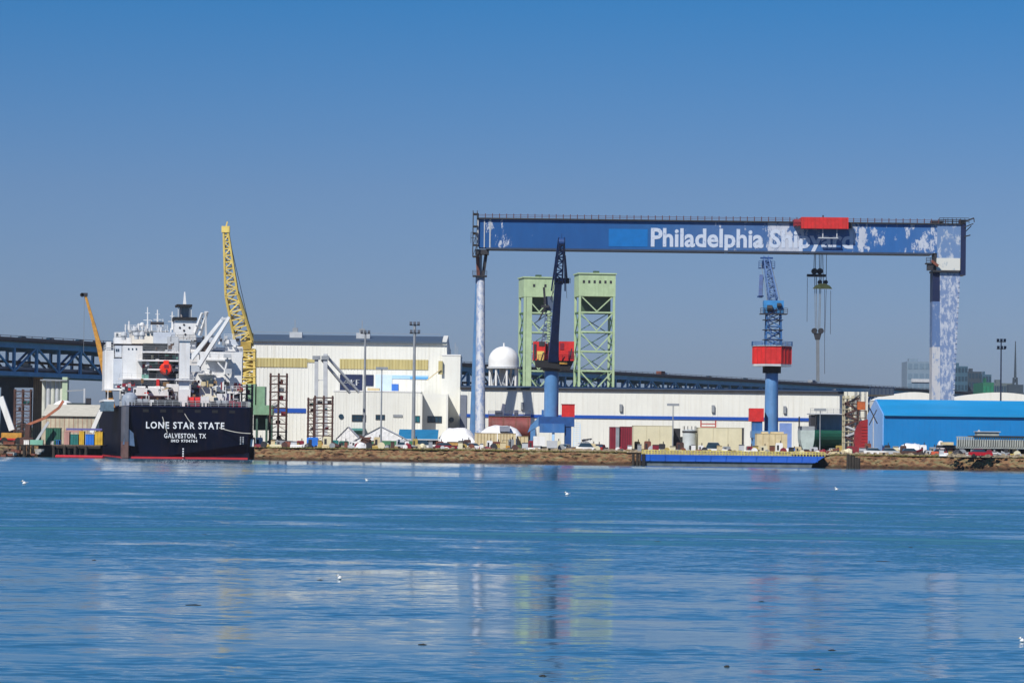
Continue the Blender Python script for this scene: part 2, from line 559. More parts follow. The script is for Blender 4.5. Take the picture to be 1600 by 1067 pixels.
# ================================================================ TRUSS BRIDGE FAR BEHIND
BA = Vector((-235, 1005, 0)); BB = Vector((262, 2020, 0))
bd = (BB - BA); BL = bd.length
bang = math.atan2(bd.y, bd.x)
br = thing('truss_bridge', 'long blue steel double deck truss bridge crossing behind the whole shipyard', 'bridge', BA, bang)
BW = 20.0; NP = 88; PL = BL / NP; ZT = 34.2; ZB = 24.6
for yy in (-BW / 2, BW / 2):
    MB().box(0, BL, yy - .55, yy + .55, ZT - 1.5, ZT + .3).build('top_chord', m_bridge, br, False)
    MB().box(0, BL, yy - .55, yy + .55, ZB - .8, ZB + .6).build('bottom_chord', m_bridge, br, False)
v0 = MB().box(-.42, .42, -.42, .42, ZB + .6, ZT - 1.1).build('truss_post', m_bridge, br, False, loc=(0, -BW / 2, 0))
d0 = MB().bar((0, 0, ZB + .6), (PL, 0, ZT - 1.1), .6).build('truss_diagonal', m_bridge, br, False, loc=(0, -BW / 2 + .01, 0))
d1 = MB().bar((0, 0, ZT - 1.1), (PL, 0, ZB + .6), .6).build('truss_diagonal', m_bridge, br, False, loc=(PL, -BW / 2 + .01, 0))
for i in range(1, NP + 1):
    if 22 < i < 34: continue                      # hidden behind the assembly hall
    rep(v0, (i * PL, -BW / 2, 0))
    if i > 1 and i < NP: rep(d0 if i % 2 == 0 else d1, (i * PL, -BW / 2 + .01, 0))
mb = MB()
for i in range(0, NP):
    x = i * PL
    mb.box(x - .4, x + .4, BW / 2 - .4, BW / 2 + .4, ZB + .6, ZT - 1.1)
    mb.bar((x, BW / 2, (ZB + .6) if i % 2 == 0 else (ZT - 1.1)), (x + PL, BW / 2, (ZT - 1.1) if i % 2 == 0 else (ZB + .6)), .6)
    mb.box(x - .3, x + .3, -BW / 2 + .5, BW / 2 - .5, ZT - 2.2, ZT - .4)
    mb.box(x - .3, x + .3, -BW / 2 + .5, BW / 2 - .5, ZB - .6, ZB + .4)
mb.build('far_truss_bracing', m_bridge, br, False, kind='stuff')
MB().box(0, BL, -BW / 2 - 1.6, BW / 2 + 1.6, ZT + .35, ZT + 1.0).build('upper_deck', m_deckdark, br, False)
MB().box(0, BL, -BW / 2 + .8, BW / 2 - .8, ZB + .7, ZB + 1.3).build('lower_deck', m_deckdark, br, False)
mb = MB()
for yy in (-BW / 2 - 1.5, BW / 2 + 1.3):
    mb.box(0, BL, yy, yy + .25, ZT + 1.0, ZT + 1.8)
    mb.box(0, BL, yy, yy + .12, ZT + 2.2, ZT + 2.35)
    for i in range(int(BL / 6)):
        mb.box(i * 6, i * 6 + .2, yy, yy + .2, ZT + 1.8, ZT + 2.3)
mb.build('parapet', mat('parapet_grey', (.13, .12, .12), .8), br, False)
mb = MB()
for yy in (-BW / 2 + 1.0, BW / 2 - 1.0):
    mb.box(0, BL, yy, yy + .2, ZB + 1.3, ZB + 2.1)
mb.build('lower_parapet', m_grey, br, False)
MB().box(0, BL, -BW / 2 + 1.2, BW / 2 - 1.2, ZB + 3.9, ZB + 4.1).build('service_walkway', m_dark, br, False)
def brp(s_, yy, z):                                # bridge local -> world
    c, q = math.cos(bang), math.sin(bang)
    return Vector((BA.x + s_ * c - yy * q, BA.y + s_ * q + yy * c, z))
def s_at(x):                                       # distance along the bridge seen at photo column x
    lo, hi = 0, BL
    for _ in range(40):
        md = (lo + hi) / 2; p = brp(md, 0, 20)
        if p.x / p.y < X(x, 1000, 600) / 1000: lo = md
        else: hi = md
    return lo
# traffic on the two decks
random.seed(4)
vcols = [m_white, m_grey, m_dark, m_red, m_lgrey, m_navy]
def vehicle(nm, lab, cat, loc, rz, bodym, L_=4.6, H=1.5, truck=False, group=None):
    t = thing(nm, lab, cat, loc, rz, group)
    if truck:
        MB().box(-L_ / 2, L_ / 2 - 2.6, -1.25, 1.25, 1.1, H).build('cargo_box', bodym, t, False)
        MB().box(L_ / 2 - 2.3, L_ / 2, -1.15, 1.15, .7, H * .72).build('cab', m_white if bodym is not m_white else m_lgrey, t, False)
        MB().box(-L_ / 2, L_ / 2, -.9, .9, .6, .98).build('chassis', m_dark, t, False)
        xs = (-L_ / 2 + 1.2, -L_ / 2 + 2.4, L_ / 2 - 1.2); r = .5
    else:
        MB().prism([(-L_/2, .35), (L_/2, .35), (L_/2, .85), (L_*.27, .98), (-L_*.44, 1.02), (-L_/2, .95)], -.88, .88).build('body', bodym, t, False)
        MB().prism([(-L_*.40, 1.02), (L_*.26, .99), (L_*.10, H), (-L_*.30, H)], -.76, .76).build('cabin_glass', m_glass, t, False)
        MB().box(-L_*.29, L_*.09, -.74, .74, H + .01, H + .05).build('roof', bodym, t, False)
        xs = (-L_ * .31, L_ * .31); r = .34
    w0 = None
    for xx in xs:
        for yy in (-.85, .85):
            if w0 is None: w0 = MB().cyl((0, -.12, 0), (0, .12, 0), r, n=10).build('wheel', m_tyre, t, False, loc=(xx, yy, r))
            else: rep(w0, (xx, yy, r))
    return t
for k, (px, lane, mt_, kind, lab) in enumerate([
    (14, -5, m_white, 0, 'white car on the upper deck of the truss bridge at far left'),
    (58, -5, m_grey, 0, 'grey car on the upper bridge deck above the tan pier'),
    (104, -5, m_dark, 0, 'dark car on the upper deck of the truss bridge left of the yellow boom'),
    (132, -5, m_red, 0, 'red car on the upper bridge deck beside the yellow boom tip'),
    (1018, -5, m_rust, 1, 'brown lorry on the bridge deck right of the green lift tower'),
    (1092, -5, m_white, 0, 'white car on the bridge deck between the green tower and the right jib crane'),
    (1150, -5, m_dark, 0, 'dark car on the bridge deck just left of the right jib crane'),
    (1255, -5, m_grey, 1, 'grey lorry on the bridge deck just right of the red crane house')]):
    p = brp(s_at(px), lane, ZT + 1.01)
    vehicle('lorry' if kind else 'car', lab, 'lorry' if kind else 'car', p, bang, mt_, 7 if kind else 4.6, 2.4 if kind else 1.5, bool(kind), 'vehicles crossing the bridge')
for i, (px, mt_, lab) in enumerate([(22, m_white, 'white van on the lower deck of the bridge at far left'), (70, m_white, 'white van on the lower bridge deck above the silos'), (118, m_lgrey, 'pale van on the lower bridge deck left of the yellow boom')]):
    vehicle('van', lab, 'van', brp(s_at(px), -4, ZB + 1.31), bang, mt_, 5.5, 2.4, True, 'vehicles on the lower bridge deck')

# bridge piers
def pier(px, w, matl, lab, cap=True):
    p = brp(s_at(px), 0, GZ)
    t = thing('bridge_pier', lab, 'bridge pier', p, bang)
    for yy in (-8.5, 8.5):
        MB().prism([(-w / 2, 0), (w / 2, 0), (w * .42, ZB - GZ - 1.9), (-w * .42, ZB - GZ - 1.9)], yy - 1.6, yy + 1.6).build('column', matl, t, False)
    MB().box(-w * .55, w * .55, -10.5, 10.5, ZB - GZ - 1.88, ZB - GZ - .82).build('cap_beam', matl, t, False)
    MB().box(-w * .35, w * .35, -6.8, 6.8, (ZB - GZ) * .45, (ZB - GZ) * .55).build('cross_beam', matl, t, False)
m_dbp = mat('pier_shade_blue', (.015, .035, .06), .7)  # shade painted into the far column and cap beam
p_ = brp(s_at(33), 0, GZ)
t = thing('bridge_pier', 'bridge pier with one dark and one tan column under the left end of the truss', 'bridge pier', p_, bang)
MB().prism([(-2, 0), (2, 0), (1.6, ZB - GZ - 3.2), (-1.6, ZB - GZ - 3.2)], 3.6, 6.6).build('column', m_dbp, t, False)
q_ = MB().prism([(-1.5, 0), (1.5, 0), (1.35, ZB - GZ - .85), (-1.35, ZB - GZ - .85)], -1.5, 1.5).build('column', m_concrete, t, False, loc=(0, -6.6, 0)); q_.rotation_euler = (0, 0, -bang)
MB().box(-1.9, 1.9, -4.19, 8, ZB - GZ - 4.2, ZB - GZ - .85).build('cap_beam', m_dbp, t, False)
mb = MB()
for k_ in range(4): mb.box(-1.1 + k_ * .65, -.95 + k_ * .65, -1.62, -1.51, 1, ZB - GZ - 1.5)
mb.build('column_flute', mat('flute_brown', (.15, .10, .06), .9), q_, False, kind='stuff')
pier(1010, 3.6, m_conc2, 'grey bridge pier right of the green lift towers')
pier(1350, 3.6, m_conc2, 'grey bridge pier behind the scaffold stair tower')

# ================================================================ ASSEMBLY HALL
HY = 905
def FX(x, Y, y=640): return X(x, Y, y)
hx0, hx1 = X(372, HY), X(697, HY)
hz_e = Z(545, 535, HY)
hall = thing('assembly_hall', 'huge white assembly hall with slate roof and yellow translucent bands', 'building', ((hx0 + hx1) / 2, HY, GZ))
MB().box(hx0, hx1, HY, HY + 62, GZ, hz_e).build('wall', m_wall, hall)
ridge = hz_e + 2.7
MB().prismx([(HY - .6, hz_e + .003), (HY + 62.6, hz_e + .003), (HY + 62.6, hz_e + .35), (HY + 31, ridge), (HY - .6, hz_e + .35)], hx0 - .4, hx1 - 1.4).build('roof', m_roof, hall)
MB().prismx([(HY - .2, hz_e + .01), (HY + 62, hz_e + .01), (HY + 31, ridge + .25)], hx1 - 1.39, hx1 - .2).build('gable', m_wall, hall)
mb = MB()
n = int((hx1 - hx0) / .95)
for i in range(n):
    x = hx0 + i * .95 + .4
    mb.box(x, x + .16, HY - .06, HY - .002, GZ, hz_e - .01)
mb.build('cladding_rib', m_wall, hall, kind='stuff')
MB().box(hx0, hx1, HY - .75, HY - .61, hz_e - .1, hz_e + .36).build('gutter', m_roof, hall)
def panel(nm, x0, x1, y0, y1, Y, th, m, parent, label=None):
    xm = (x0 + x1) / 2
    o = MB().box(X(x0, Y), X(x1, Y), Y - th, Y - .003, Z(xm, y1, Y), Z(xm, y0, Y)).build(nm, m, parent)
    if label: o['label'] = label
    return o
panel('light_band', 394, 479, 559.5, 573.5, HY, .18, m_yellowglass, hall, 'left yellow translucent wall band')
panel('light_band', 479.2, 492, 561, 566, HY, .18, m_yellowglass, hall)
panel('light_band', 530, 668, 561.5, 577, HY, .18, m_yellowglass, hall, 'right yellow translucent wall band')
mb = MB()
for x in range(396, 479, 5): mb.box(X(x, HY), X(x + .7, HY), HY - .26, HY - .185, Z(x, 573.5, HY), Z(x, 559.7, HY))
for x in range(532, 668, 5): mb.box(X(x, HY), X(x + .7, HY), HY - .26, HY - .185, Z(x, 576.8, HY), Z(x, 561.9, HY))
mb.build('band_rib', mat('band_rib_ochre', (.42, .33, .12), .6), hall, kind='stuff')
panel('blue_stripe', 372, 478, 637.5, 644.5, HY, .18, m_stripe, hall)
# mural of sky and navy sign panels
panel('navy_sign', 530.5, 565.5, 585, 611, HY, .2, mat('navy_sign_blue', (.01, .02, .07), .5, var=.2), hall, 'navy sign panel with worn pale strokes')
panel('navy_sign', 570, 583, 585.5, 603, HY, .2, MATS['navy_sign_blue'], hall, 'small navy sign panel')
mb = MB()
for (a, b, c, d) in [(535, 600, 541, 594), (541, 594, 547, 601), (536.5, 598, 546, 598), (549, 593, 549, 602), (549, 598, 554, 594), (549, 598, 555, 602), (557, 593, 557, 602), (557, 593.5, 562, 593.5), (557, 598, 561, 598)]:
    p = P(a, b, HY - .28); q = P(c, d, HY - .28); p.y = q.y = HY - .26
    mb.bar(p, q, .35, .08)
mb.build('worn_lettering', m_lgrey, hall)
panel('pale_panel', 586, 612, 585.5, 611, HY, .14, mat('sky_panel', (.55, .68, .82), .6, var=.06), hall)
panel('blue_trim', 612, 668, 586.5, 592, HY, .14, m_lblue, hall)
panel('blue_trim', 640, 668, 589, 592.2, HY, .22, mat('mid_blue_panel', (.12, .40, .78), .5, var=.06), hall)
panel('small_door', 611.5, 622, 600, 612, HY, .25, mat('door_blue', (.04, .16, .55), .5), hall)
# roof vents
for k, (vx, s_) in enumerate([(461, 1.0), (566, 1.1)]):
    vx0 = X(vx, HY + 16)
    z0 = hz_e + .9
    t = MB().box(vx0 - 1.6 * s_, vx0 + 1.6 * s_, HY + 15, HY + 18, z0 - .2, z0 + 2.0).build('roof_vent', m_lgrey, hall)
    MB().box(vx0 - .9 * s_, vx0 + .4 * s_, HY + 15.4, HY + 17, z0 + 2.0, z0 + 3.1).build('vent_cap', m_grey, t)
    MB().bar((vx0 - .3, HY + 16, z0 + 3), (vx0 - .3, HY + 16, z0 + 5.2), .16).build('antenna', m_grey, t)
mb = MB()
mb.rail([(X(395, HY + 31), HY + 31, ridge - .2), (X(686, HY + 31), HY + 31, ridge - .2)], .8, 6, .08, 1)
mb.build('ridge_railing', m_grey, hall)

# end tower of the hall
TY = 900
tw = thing('stair_tower', 'tall plain white tower at the right end of the assembly hall', 'tower', (X(705, TY), TY, GZ))
tz = Z(705, 556, TY)
MB().box(X(689.5, TY), X(718.5, TY), TY, TY + 30, GZ, tz).build('wall', m_wall, tw)
MB().box(X(689.2, TY), X(718.9, TY), TY - .1, TY + 30.1, tz + .003, tz + .35).build('parapet', m_white, tw)
MB().box(X(684, TY - 1), X(690.5, TY - 1), TY - .9, TY - .003, Z(686, 585, TY), Z(686, 564, TY)).build('louvre', m_yellowglass, tw)
mb = MB()
mb.bar((X(710, TY+5), TY+5, tz), (X(710, TY+5), TY+5, tz + 3.5), .12); mb.bar((X(713, TY+5), TY+5, tz), (X(713, TY+5), TY+5, tz + 2.5), .12)
mb.build('antenna', m_grey, tw)
MB().bar(P(667, 594, TY - 1.2), P(689, 577, TY - 1.2), .25).build('stair_rail', m_beige, tw)

# annex in front
AY = 890
ann = thing('office_annex', 'low white annex with dark windows in front of the assembly hall', 'building', (X(600, AY), AY, GZ))
az = Z(610, 612.5, AY)
MB().box(X(521, AY), X(657, AY), AY, AY + 14.8, GZ, az).build('wall', m_wall, ann)
MB().box(X(657.2, AY), X(699, AY), AY + .3, AY + 9.9, GZ, Z(678, 615.5, AY)).build('side_wing', m_wall, ann)
MB().box(X(521, AY) - .1, X(657, AY) + .1, AY - .12, AY + 14.7, az + .003, az + .3).build('parapet', m_white, ann)
mb = MB()
for i in range(31):
    x = X(521, AY) + .35 + i * .68
    if x < X(656, AY): mb.box(x, x + .08, AY - .07, AY - .002, GZ, az - .02)
mb.build('cladding_rib', m_wall, ann, kind='stuff')
for fx in (657.5, 697.5):
    MB().box(X(fx, AY), X(fx + 3.0, AY), AY - 5.2, AY + .27, GZ, Z(fx, 616, AY)).build('wall_fin', m_wall, ann)
def window(parent, x0, x1, y0, y1, Y, nx=3, ny=1, fm=None, gm=None, name='window'):
    xm = (x0 + x1) / 2
    a, b, c, d = X(x0, Y), X(x1, Y), Z(xm, y1, Y), Z(xm, y0, Y)
    f = MB()
    t = .12
    f.box(a, b, Y - .16, Y - .003, c, c + t).box(a, b, Y - .16, Y - .003, d - t, d)
    f.box(a, a + t, Y - .155, Y - .004, c + t, d - t).box(b - t, b, Y - .155, Y - .004, c + t, d - t)
    for i in range(1, nx):
        xx = a + (b - a) * i / nx
        f.box(xx - .05, xx + .05, Y - .14, Y - .006, c + t, d - t)
    for j in range(1, ny):
        zz = c + (d - c) * j / ny
        f.box(a + t, b - t, Y - .135, Y - .007, zz - .05, zz + .05)
    w = f.build(name, fm or m_dark, parent)
    MB().box(a + .02, b - .02, Y - .08, Y - .008, c + .02, d - .02).build('pane', gm or m_glass, w)
    return w
window(ann, 550, 572, 647.8, 658.5, AY, 4, 2)
window(ann, 587, 601.5, 647.8, 655.8, AY, 3, 1)
MB().box(X(614.5, AY), X(629, AY), AY - .2, AY - .003, Z(621, 651.5, AY), Z(621, 647.5, AY)).build('louvre', m_grey, ann)
window(ann, 645, 656.5, 649.5, 660, AY, 2, 1, gm=mat('teal_glass', (.01, .12, .15), .15, spec=.6))
window(ann, 668, 690.5, 650, 660.5, AY + .3, 4, 1)
for cx_, cy_, Yc in ((533, 650.5, AY), (705.5, 655.5, TY)):
    p = P(cx_, cy_, Yc)
    MB().cyl((p.x, Yc - .25, p.z), (p.x, Yc - .003, p.z), .62, n=18).build('round_window', m_glass, ann if cx_ < 600 else tw)
MB().prismx([(AY - 2.2, Z(560, 672, AY) - .1), (AY - .003, Z(560, 669, AY)), (AY - .003, Z(560, 678, AY))], X(550, AY), X(572, AY)).build('awning', m_teal, ann)
MB().box(X(573, AY), X(592, AY), AY + 2, AY + 6, az + .31, az + 1.0).build('roof_unit', m_beige, ann)

# ================================================================ LONG WHITE WORKSHOP
LY = 892
ls = thing('long_workshop', 'very long low white workshop with a thin blue stripe behind the cranes', 'building', (X(1010, LY), LY, GZ))
lx0, lx1 = X(718.9, LY), X(1318, LY)
lz = Z(1010, 611.5, LY)
MB().box(lx0, lx1, LY, LY + 40, GZ, lz).build('wall', m_wall, ls)
MB().box(lx0, lx1, LY - .5, LY + 40.3, lz + .003, lz + .55).build('roof_edge', m_dark, ls)
MB().prismx([(LY - .3, lz + .56), (LY + 40, lz + .56), (LY + 20, lz + 1.3)], lx0, lx1 - .2).build('roof', m_roof, ls)
mb = MB()
for i in range(int((lx1 - lx0) / 1.35)):
    x = lx0 + .5 + i * 1.35
    mb.box(x, x + .13, LY - .055, LY - .002, GZ, lz - .02)
mb.build('cladding_rib', m_wall, ls, kind='stuff')
MB().box(X(718, LY), X(1277, LY), LY - .22, LY - .003, Z(1000, 654.6, LY), Z(1000, 649.7, LY)).build('blue_stripe', m_stripe, ls)
MB().box(X(719, LY), X(729, LY), LY - .3, LY - .003, GZ, Z(724, 617, LY)).build('sliding_door', mat('door_grey', (.17, .19, .24), .6), ls)
for xx, yy in ((816, 634), (970, 637), (1114, 638.5), (1226, 640)):
    p = P(xx, yy, LY)
    MB().box(p.x - .35, p.x + .35, LY - .6, LY - .003, p.z - .9, p.z + .9).build('wall_vent', m_grey, ls)

# ================================================================ BLUE HALL ON THE RIGHT
BY = 800
bh = thing('blue_hall', 'bright blue hall with lighter blue sloping roof at right', 'building', (X(1480, BY), BY, GZ))
bx0 = X(1381, BY); bx1 = X(1780, BY); bz = Z(1490, 650, BY)
zr = Z(1490, 625.2, BY + 17)
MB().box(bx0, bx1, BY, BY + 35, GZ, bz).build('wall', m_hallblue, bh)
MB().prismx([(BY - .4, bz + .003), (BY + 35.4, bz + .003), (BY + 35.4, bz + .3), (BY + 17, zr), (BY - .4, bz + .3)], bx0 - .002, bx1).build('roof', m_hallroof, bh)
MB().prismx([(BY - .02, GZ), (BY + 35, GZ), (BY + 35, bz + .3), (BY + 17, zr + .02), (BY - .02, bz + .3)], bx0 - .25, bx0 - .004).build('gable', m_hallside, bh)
mb = MB()
for i in range(int((bx1 - bx0) / 1.2)):
    x = bx0 + .6 + i * 1.2
    mb.box(x, x + .08, BY - .05, BY - .002, GZ, bz - .02)
mb.build('cladding_rib', m_hallblue, bh, kind='stuff')
MB().box(bx0, bx1, BY - .62, BY - .42, bz - .1, bz + .28).build('gutter', m_hallroof, bh)

# white arched roofs behind
for k, (x0, x1, yt, ye, lab) in enumerate([(1375, 1484, 612.5, 625, 'low arched white roof building left of the wide crane leg'),
                                       (1484, 1640, 613, 627, 'low arched white roof building right of the wide crane leg')]):
    Y = 1000
    a, b = X(x0, Y), X(x1, Y)
    xm = (x0 + x1) / 2
    zt, ze = Z(xm, yt, Y), Z(xm, ye, Y)
    t = thing('arched_shed', lab, 'building', ((a + b) / 2, Y, GZ))
    pts = [(a, ze)] + [(a + (b - a) * i / 14, ze + (zt - ze) * math.sin(math.pi * i / 14) ** .7) for i in range(1, 14)] + [(b, ze)]
    MB().box(a + .1, b - .1, Y + .1, Y + 30, GZ, ze - .01).build('wall', m_wall, t)
    MB().prism(pts, Y, Y + 30).build('roof', m_wall, t)

# beige side building between the workshop and the blue hall
sb = thing('beige_shed', 'cream open fronted shed right of the long workshop', 'building', (X(1340, 900), 900, GZ))
MB().box(X(1319, 900), X(1356, 900), 900, 925, GZ, Z(1337, 612, 900)).build('wall', m_wall2, sb)
MB().box(X(1318, 900), X(1400, 900), 905, 935, Z(1337, 616, 900), Z(1337, 606, 900)).build('roof', m_wall2, sb)
mb = MB()
for x in range(1360, 1400, 6): mb.bar(P(x, 604, 905), P(x, 616, 905), .25)
mb.bar(P(1358, 606, 905), P(1400, 606.5, 905), .25)
mb.build('roof_railing', m_lgrey, sb)

# ================================================================ GREEN LIFT BRIDGE TOWERS
def lift_tower(x0, x1, ytop, ybox, Y, rz, lab, nwin, solid=False):
    xm = (x0 + x1) / 2
    w_ = X(x1, Y) - X(x0, Y)
    zt = Z(xm, ytop, Y); zb = Z(xm, ybox, Y)
    t = thing('lift_bridge_tower', lab, 'bridge tower', (X(xm, Y), Y, GZ), rz)
    H = zt - GZ; B = zb - GZ; D = 13.0; h = w_ / 2
    hb = MB().box(-h, h, 0, D, B, H).build('machinery_house', m_green, t, False)
    mb = MB()
    for i in range(nwin):
        xx = -h + (i + .9) * w_ / (nwin + .8)
        mb = MB().box(xx - .42, xx + .42, -.08, -.003, H - 2.6 - 1.1 + .2, H - 2.6 + .2)
        mb.build('window', m_dark, hb, False)
    MB().box(-h - .4, h + .4, -.4, D + .4, H + .003, H + .5).build('roof', m_green, t, False)
    MB().box(-1, 1.2, 3, 5, H + .5, H + 1.4).build('roof_hatch', m_darkgreen, t, False)
    bw = .85
    corners = [(-h + .5, .5), (h - .5, .5), (-h + .5, D - .5), (h - .5, D - .5)]
    for (a, b) in corners:
        MB().box(a - bw / 2, a + bw / 2, b - bw / 2, b + bw / 2, 0, B - .003).build('leg', m_green, t, False)
    if solid:
        for k in (0, 1):
            xx = -h + 1.1 if k == 0 else h - 3.0
            MB().box(xx, xx + (2.2 if k == 0 else 1.2), .1, 1.0, 0, B - .004).build('leg_plate', m_green, t, False)
    MB().prism([(-h + 1, B - .01), (h - 1, B - .01), (h - 1, B - 6), (-h + 1, B - 6)], D * .45, D * .5).build('counterweight', m_darkgreen, t, False)
    n = 7; step = (B - 6.2) / n
    for k in range(n + 1):
        z = B - 6.2 - k * step
        MB().box(-h + 1, h - 1, .2, .8, z - .3, z + .3).build('strut', m_green, t, False)
        if k < n:
            for s in (-1, 1):
                MB().bar((s * (h - 1), .5, z - .3), (0, .5, z - step + .5), .42).build('brace', m_green, t, False)
    for s in (-1, 1):
        MB().bar((s * (h - 1), .5, B), (0, .5, B - 5.8), .42).build('brace', m_green, t, False)
    mb = MB()
    for k in range(n + 1):
        z = B - 6.2 - k * step
        mb.box(-h + 1, h - 1, D - .8, D - .2, z - .25, z + .25)
        for a in (-h + .5, h - .5):
            mb.box(a - .25, a + .25, 1, D - 1, z - .25, z + .25)
            if k < n:
                mb.bar((a, 1, z), (a, D - 1, z - step), .3)
                mb.bar((a, D - 1, z), (a, 1, z - step), .3)
        if k < n:
            mb.bar((-h + 1, D - .5, z), (h - 1, D - .5, z - step), .3)
            mb.bar((h - 1, D - .5, z), (-h + 1, D - .5, z - step), .3)
    mb.build('rear_bracing', mat('deep_green_steel', (.10, .20, .10), .6), t, False, kind='stuff')
    return t
lift_tower(902, 960, 428.5, 463, 1380, rad(7), 'pale green lattice lift bridge tower with a row of six small windows', 6)
lift_tower(816, 866, 434.5, 464, 1392, rad(9), 'pale green lattice lift bridge tower behind the dark jib boom', 2, True)

# water tower
Y = 1100
p = P(787, 573, Y); rr_ = (X(811, Y) - X(763, Y)) / 2
wt = thing('water_tower', 'white domed water tower tank on many legs', 'water tower', (p.x, Y, GZ))
H = p.z - GZ; dome = Z(787, 541, Y) - p.z
prof = [(rr_, 0)] + [(rr_, .3 * dome)] + [(rr_ * math.cos(a), dome * (.3 + .7 * math.sin(a))) for a in [rad(15 * k) for k in range(1, 6)]] + [(.3, dome)]
MB().lathe((0, 0, H), prof, 28).build('tank', m_white, wt, False, smooth=True)
MB().lathe((0, 0, H - .6), [(rr_ + .5, 0), (rr_ + .5, .59)], 28).build('balcony', m_lgrey, wt, False)
MB().cyl((0, 0, H + dome), (0, 0, H + dome + 1), .25).build('finial', m_white, wt, False)
for k in range(8):
    t = 2 * math.pi * (k + .3) / 8
    MB().cyl((rr_ * .92 * math.cos(t), rr_ * .92 * math.sin(t), 0), (rr_ * .92 * math.cos(t), rr_ * .92 * math.sin(t), H - .6), .35, n=8).build('leg', m_white, wt, False)
MB().cyl((0, 0, 0), (0, 0, H - .5), .9, n=12).build('riser', m_lgrey, wt, False)
mb = MB()
for k in range(8):
    a = 2 * math.pi * (k + .3) / 8; b = 2 * math.pi * (k + 1.3) / 8
    for z0, z1 in ((H * .55, H - 1), (H * .2, H * .55)):
        mb.bar((rr_ * .92 * math.cos(a), rr_ * .92 * math.sin(a), z0), (rr_ * .92 * math.cos(b), rr_ * .92 * math.sin(b), z1), .18)
        mb.bar((rr_ * .92 * math.cos(b), rr_ * .92 * math.sin(b), z0), (rr_ * .92 * math.cos(a), rr_ * .92 * math.sin(a), z1), .18)
mb.build('cross_bracing', m_lgrey, wt, False)

# ================================================================ FAR CITY BLOCKS
def city(x0, x1, y0, Y, col, lab, floors, cols, name='office_block', glass=None, depth=40):
    a, b = X(x0, Y, 600), X(x1, Y, 600); zt = Z((x0 + x1) / 2, y0, Y)
    t = thing(name, lab, 'building', ((a + b) / 2, Y, GZ))
    MB().box(a, b, Y, Y + depth, GZ, zt).build('wall', col, t)
    MB().box(a + 2, a + (b - a) * .4, Y + 5, Y + 15, zt + .003, zt + 2.5).build('plant_room', col, t)
    fh = (zt - GZ) / floors; cw = (b - a) / cols
    gm = glass or m_glass
    w0 = None
    for i in range(floors):
        z = GZ + i * fh
        if Z((x0 + x1) / 2, 628, Y) > z + fh: continue
        for j in range(cols):
            if w0 is None:
                w0 = MB().box(0, cw * .7, -.2, -.003, 0, fh * .55).build('window', gm, t, False, loc=(a + cw * .15 + j * cw - t.location.x, 0, z + fh * .25 - GZ))
            else: rep(w0, (a + cw * .15 + j * cw - t.location.x, 0, z + fh * .25 - GZ))
    return t
m_city1 = mat('hazy_glass_blue', (.17, .24, .31), .5, var=.05)  # distance haze mixed into the wall colour
m_city2 = mat('city_teal', (.04, .10, .15), .5, var=.15)
m_city3 = mat('city_dark', (.03, .05, .07), .6, var=.2)
m_city4 = mat('city_grey_green', (.09, .12, .13), .6)
c1 = city(1417, 1463, 565, 2900, m_city1, 'haze tinted glass office block behind the wide crane leg at left', 9, 5, glass=mat('pale_pane', (.13, .20, .27), .4))
MB().box(X(1424, 2899, 600), X(1452, 2899, 600), 2899, 2899.7, Z(1440, 597, 2899), Z(1440, 592, 2899)).build('painted_reflection', m_lgrey, c1)  # pale strip painted as a reflection on the glass
city(1491, 1512, 572, 2700, m_city2, 'tall teal office tower just right of the wide crane leg', 10, 4)
city(1512.5, 1534, 580.5, 2750, m_city3, 'dark flat roofed office block beside the teal tower', 9, 4)
city(1534.5, 1549, 585, 2800, m_city2, 'dark teal office block above the green building', 8, 3)
city(1536, 1553, 597.5, 1900, mat('bright_green_wall', (.02, .14, .08), .7), 'bright green building below the dark office blocks', 4, 3, glass=mat('green_pane', (.02, .18, .10), .4))
city(1553.5, 1583, 598.5, 2500, m_city4, 'long low grey office block beside the dark spire', 5, 8)
city(1586, 1600, 613, 2600, m_city3, 'small dark block at the right edge of the picture', 3, 3)
# thin tower
p0 = P(1586, 620, 2400)
sp_ = thing('antenna_tower', 'dark slender antenna tower on the skyline at far right', 'tower', (p0.x, 2400, GZ))
MB().truss((0, 0, 0), (0, 0, Z(1586, 590, 2400) - GZ), 4.5, 4.5, 10, 1.1, 2.0, 2.0).build('mast', m_city3, sp_, False)
MB().bar((0, 0, Z(1586, 590, 2400) - GZ), (0, 0, Z(1586, 533, 2400) - GZ), 1.6, 1.6, .5, .5).build('spire', m_city3, sp_, False)
MB().box(-5, 5, -4, 4, 0, Z(1586, 601, 2400) - GZ).build('base_building', m_city3, sp_, False)

# tree belts on the horizon (far off, one mass)
random.seed(12)
mb = MB()
for i in range(2600):
    x = random.uniform(-520, 900); y = random.uniform(2950, 3300)
    r = random.uniform(2.5, 6); z = GZ + random.uniform(0, 10)
    for k in range(2):
        a = random.uniform(0, 6.28)
        dx, dy = math.cos(a) * r, math.sin(a) * r
        mb.add([(x - dx, y - dy, z - r * .5), (x + dx, y + dy, z - r * .4), (x + dx * .4, y + dy * .4, z + r), (x - dx * .5, y - dy * .5, z + r * .8)], [(0, 1, 2, 3)])
o = mb.build('distant_woods', mat('far_foliage', (.05, .075, .035), .9, var=.4, scale=.1))
tag(o, 'dark belt of far off trees along the horizon', 'woods', kind='stuff')
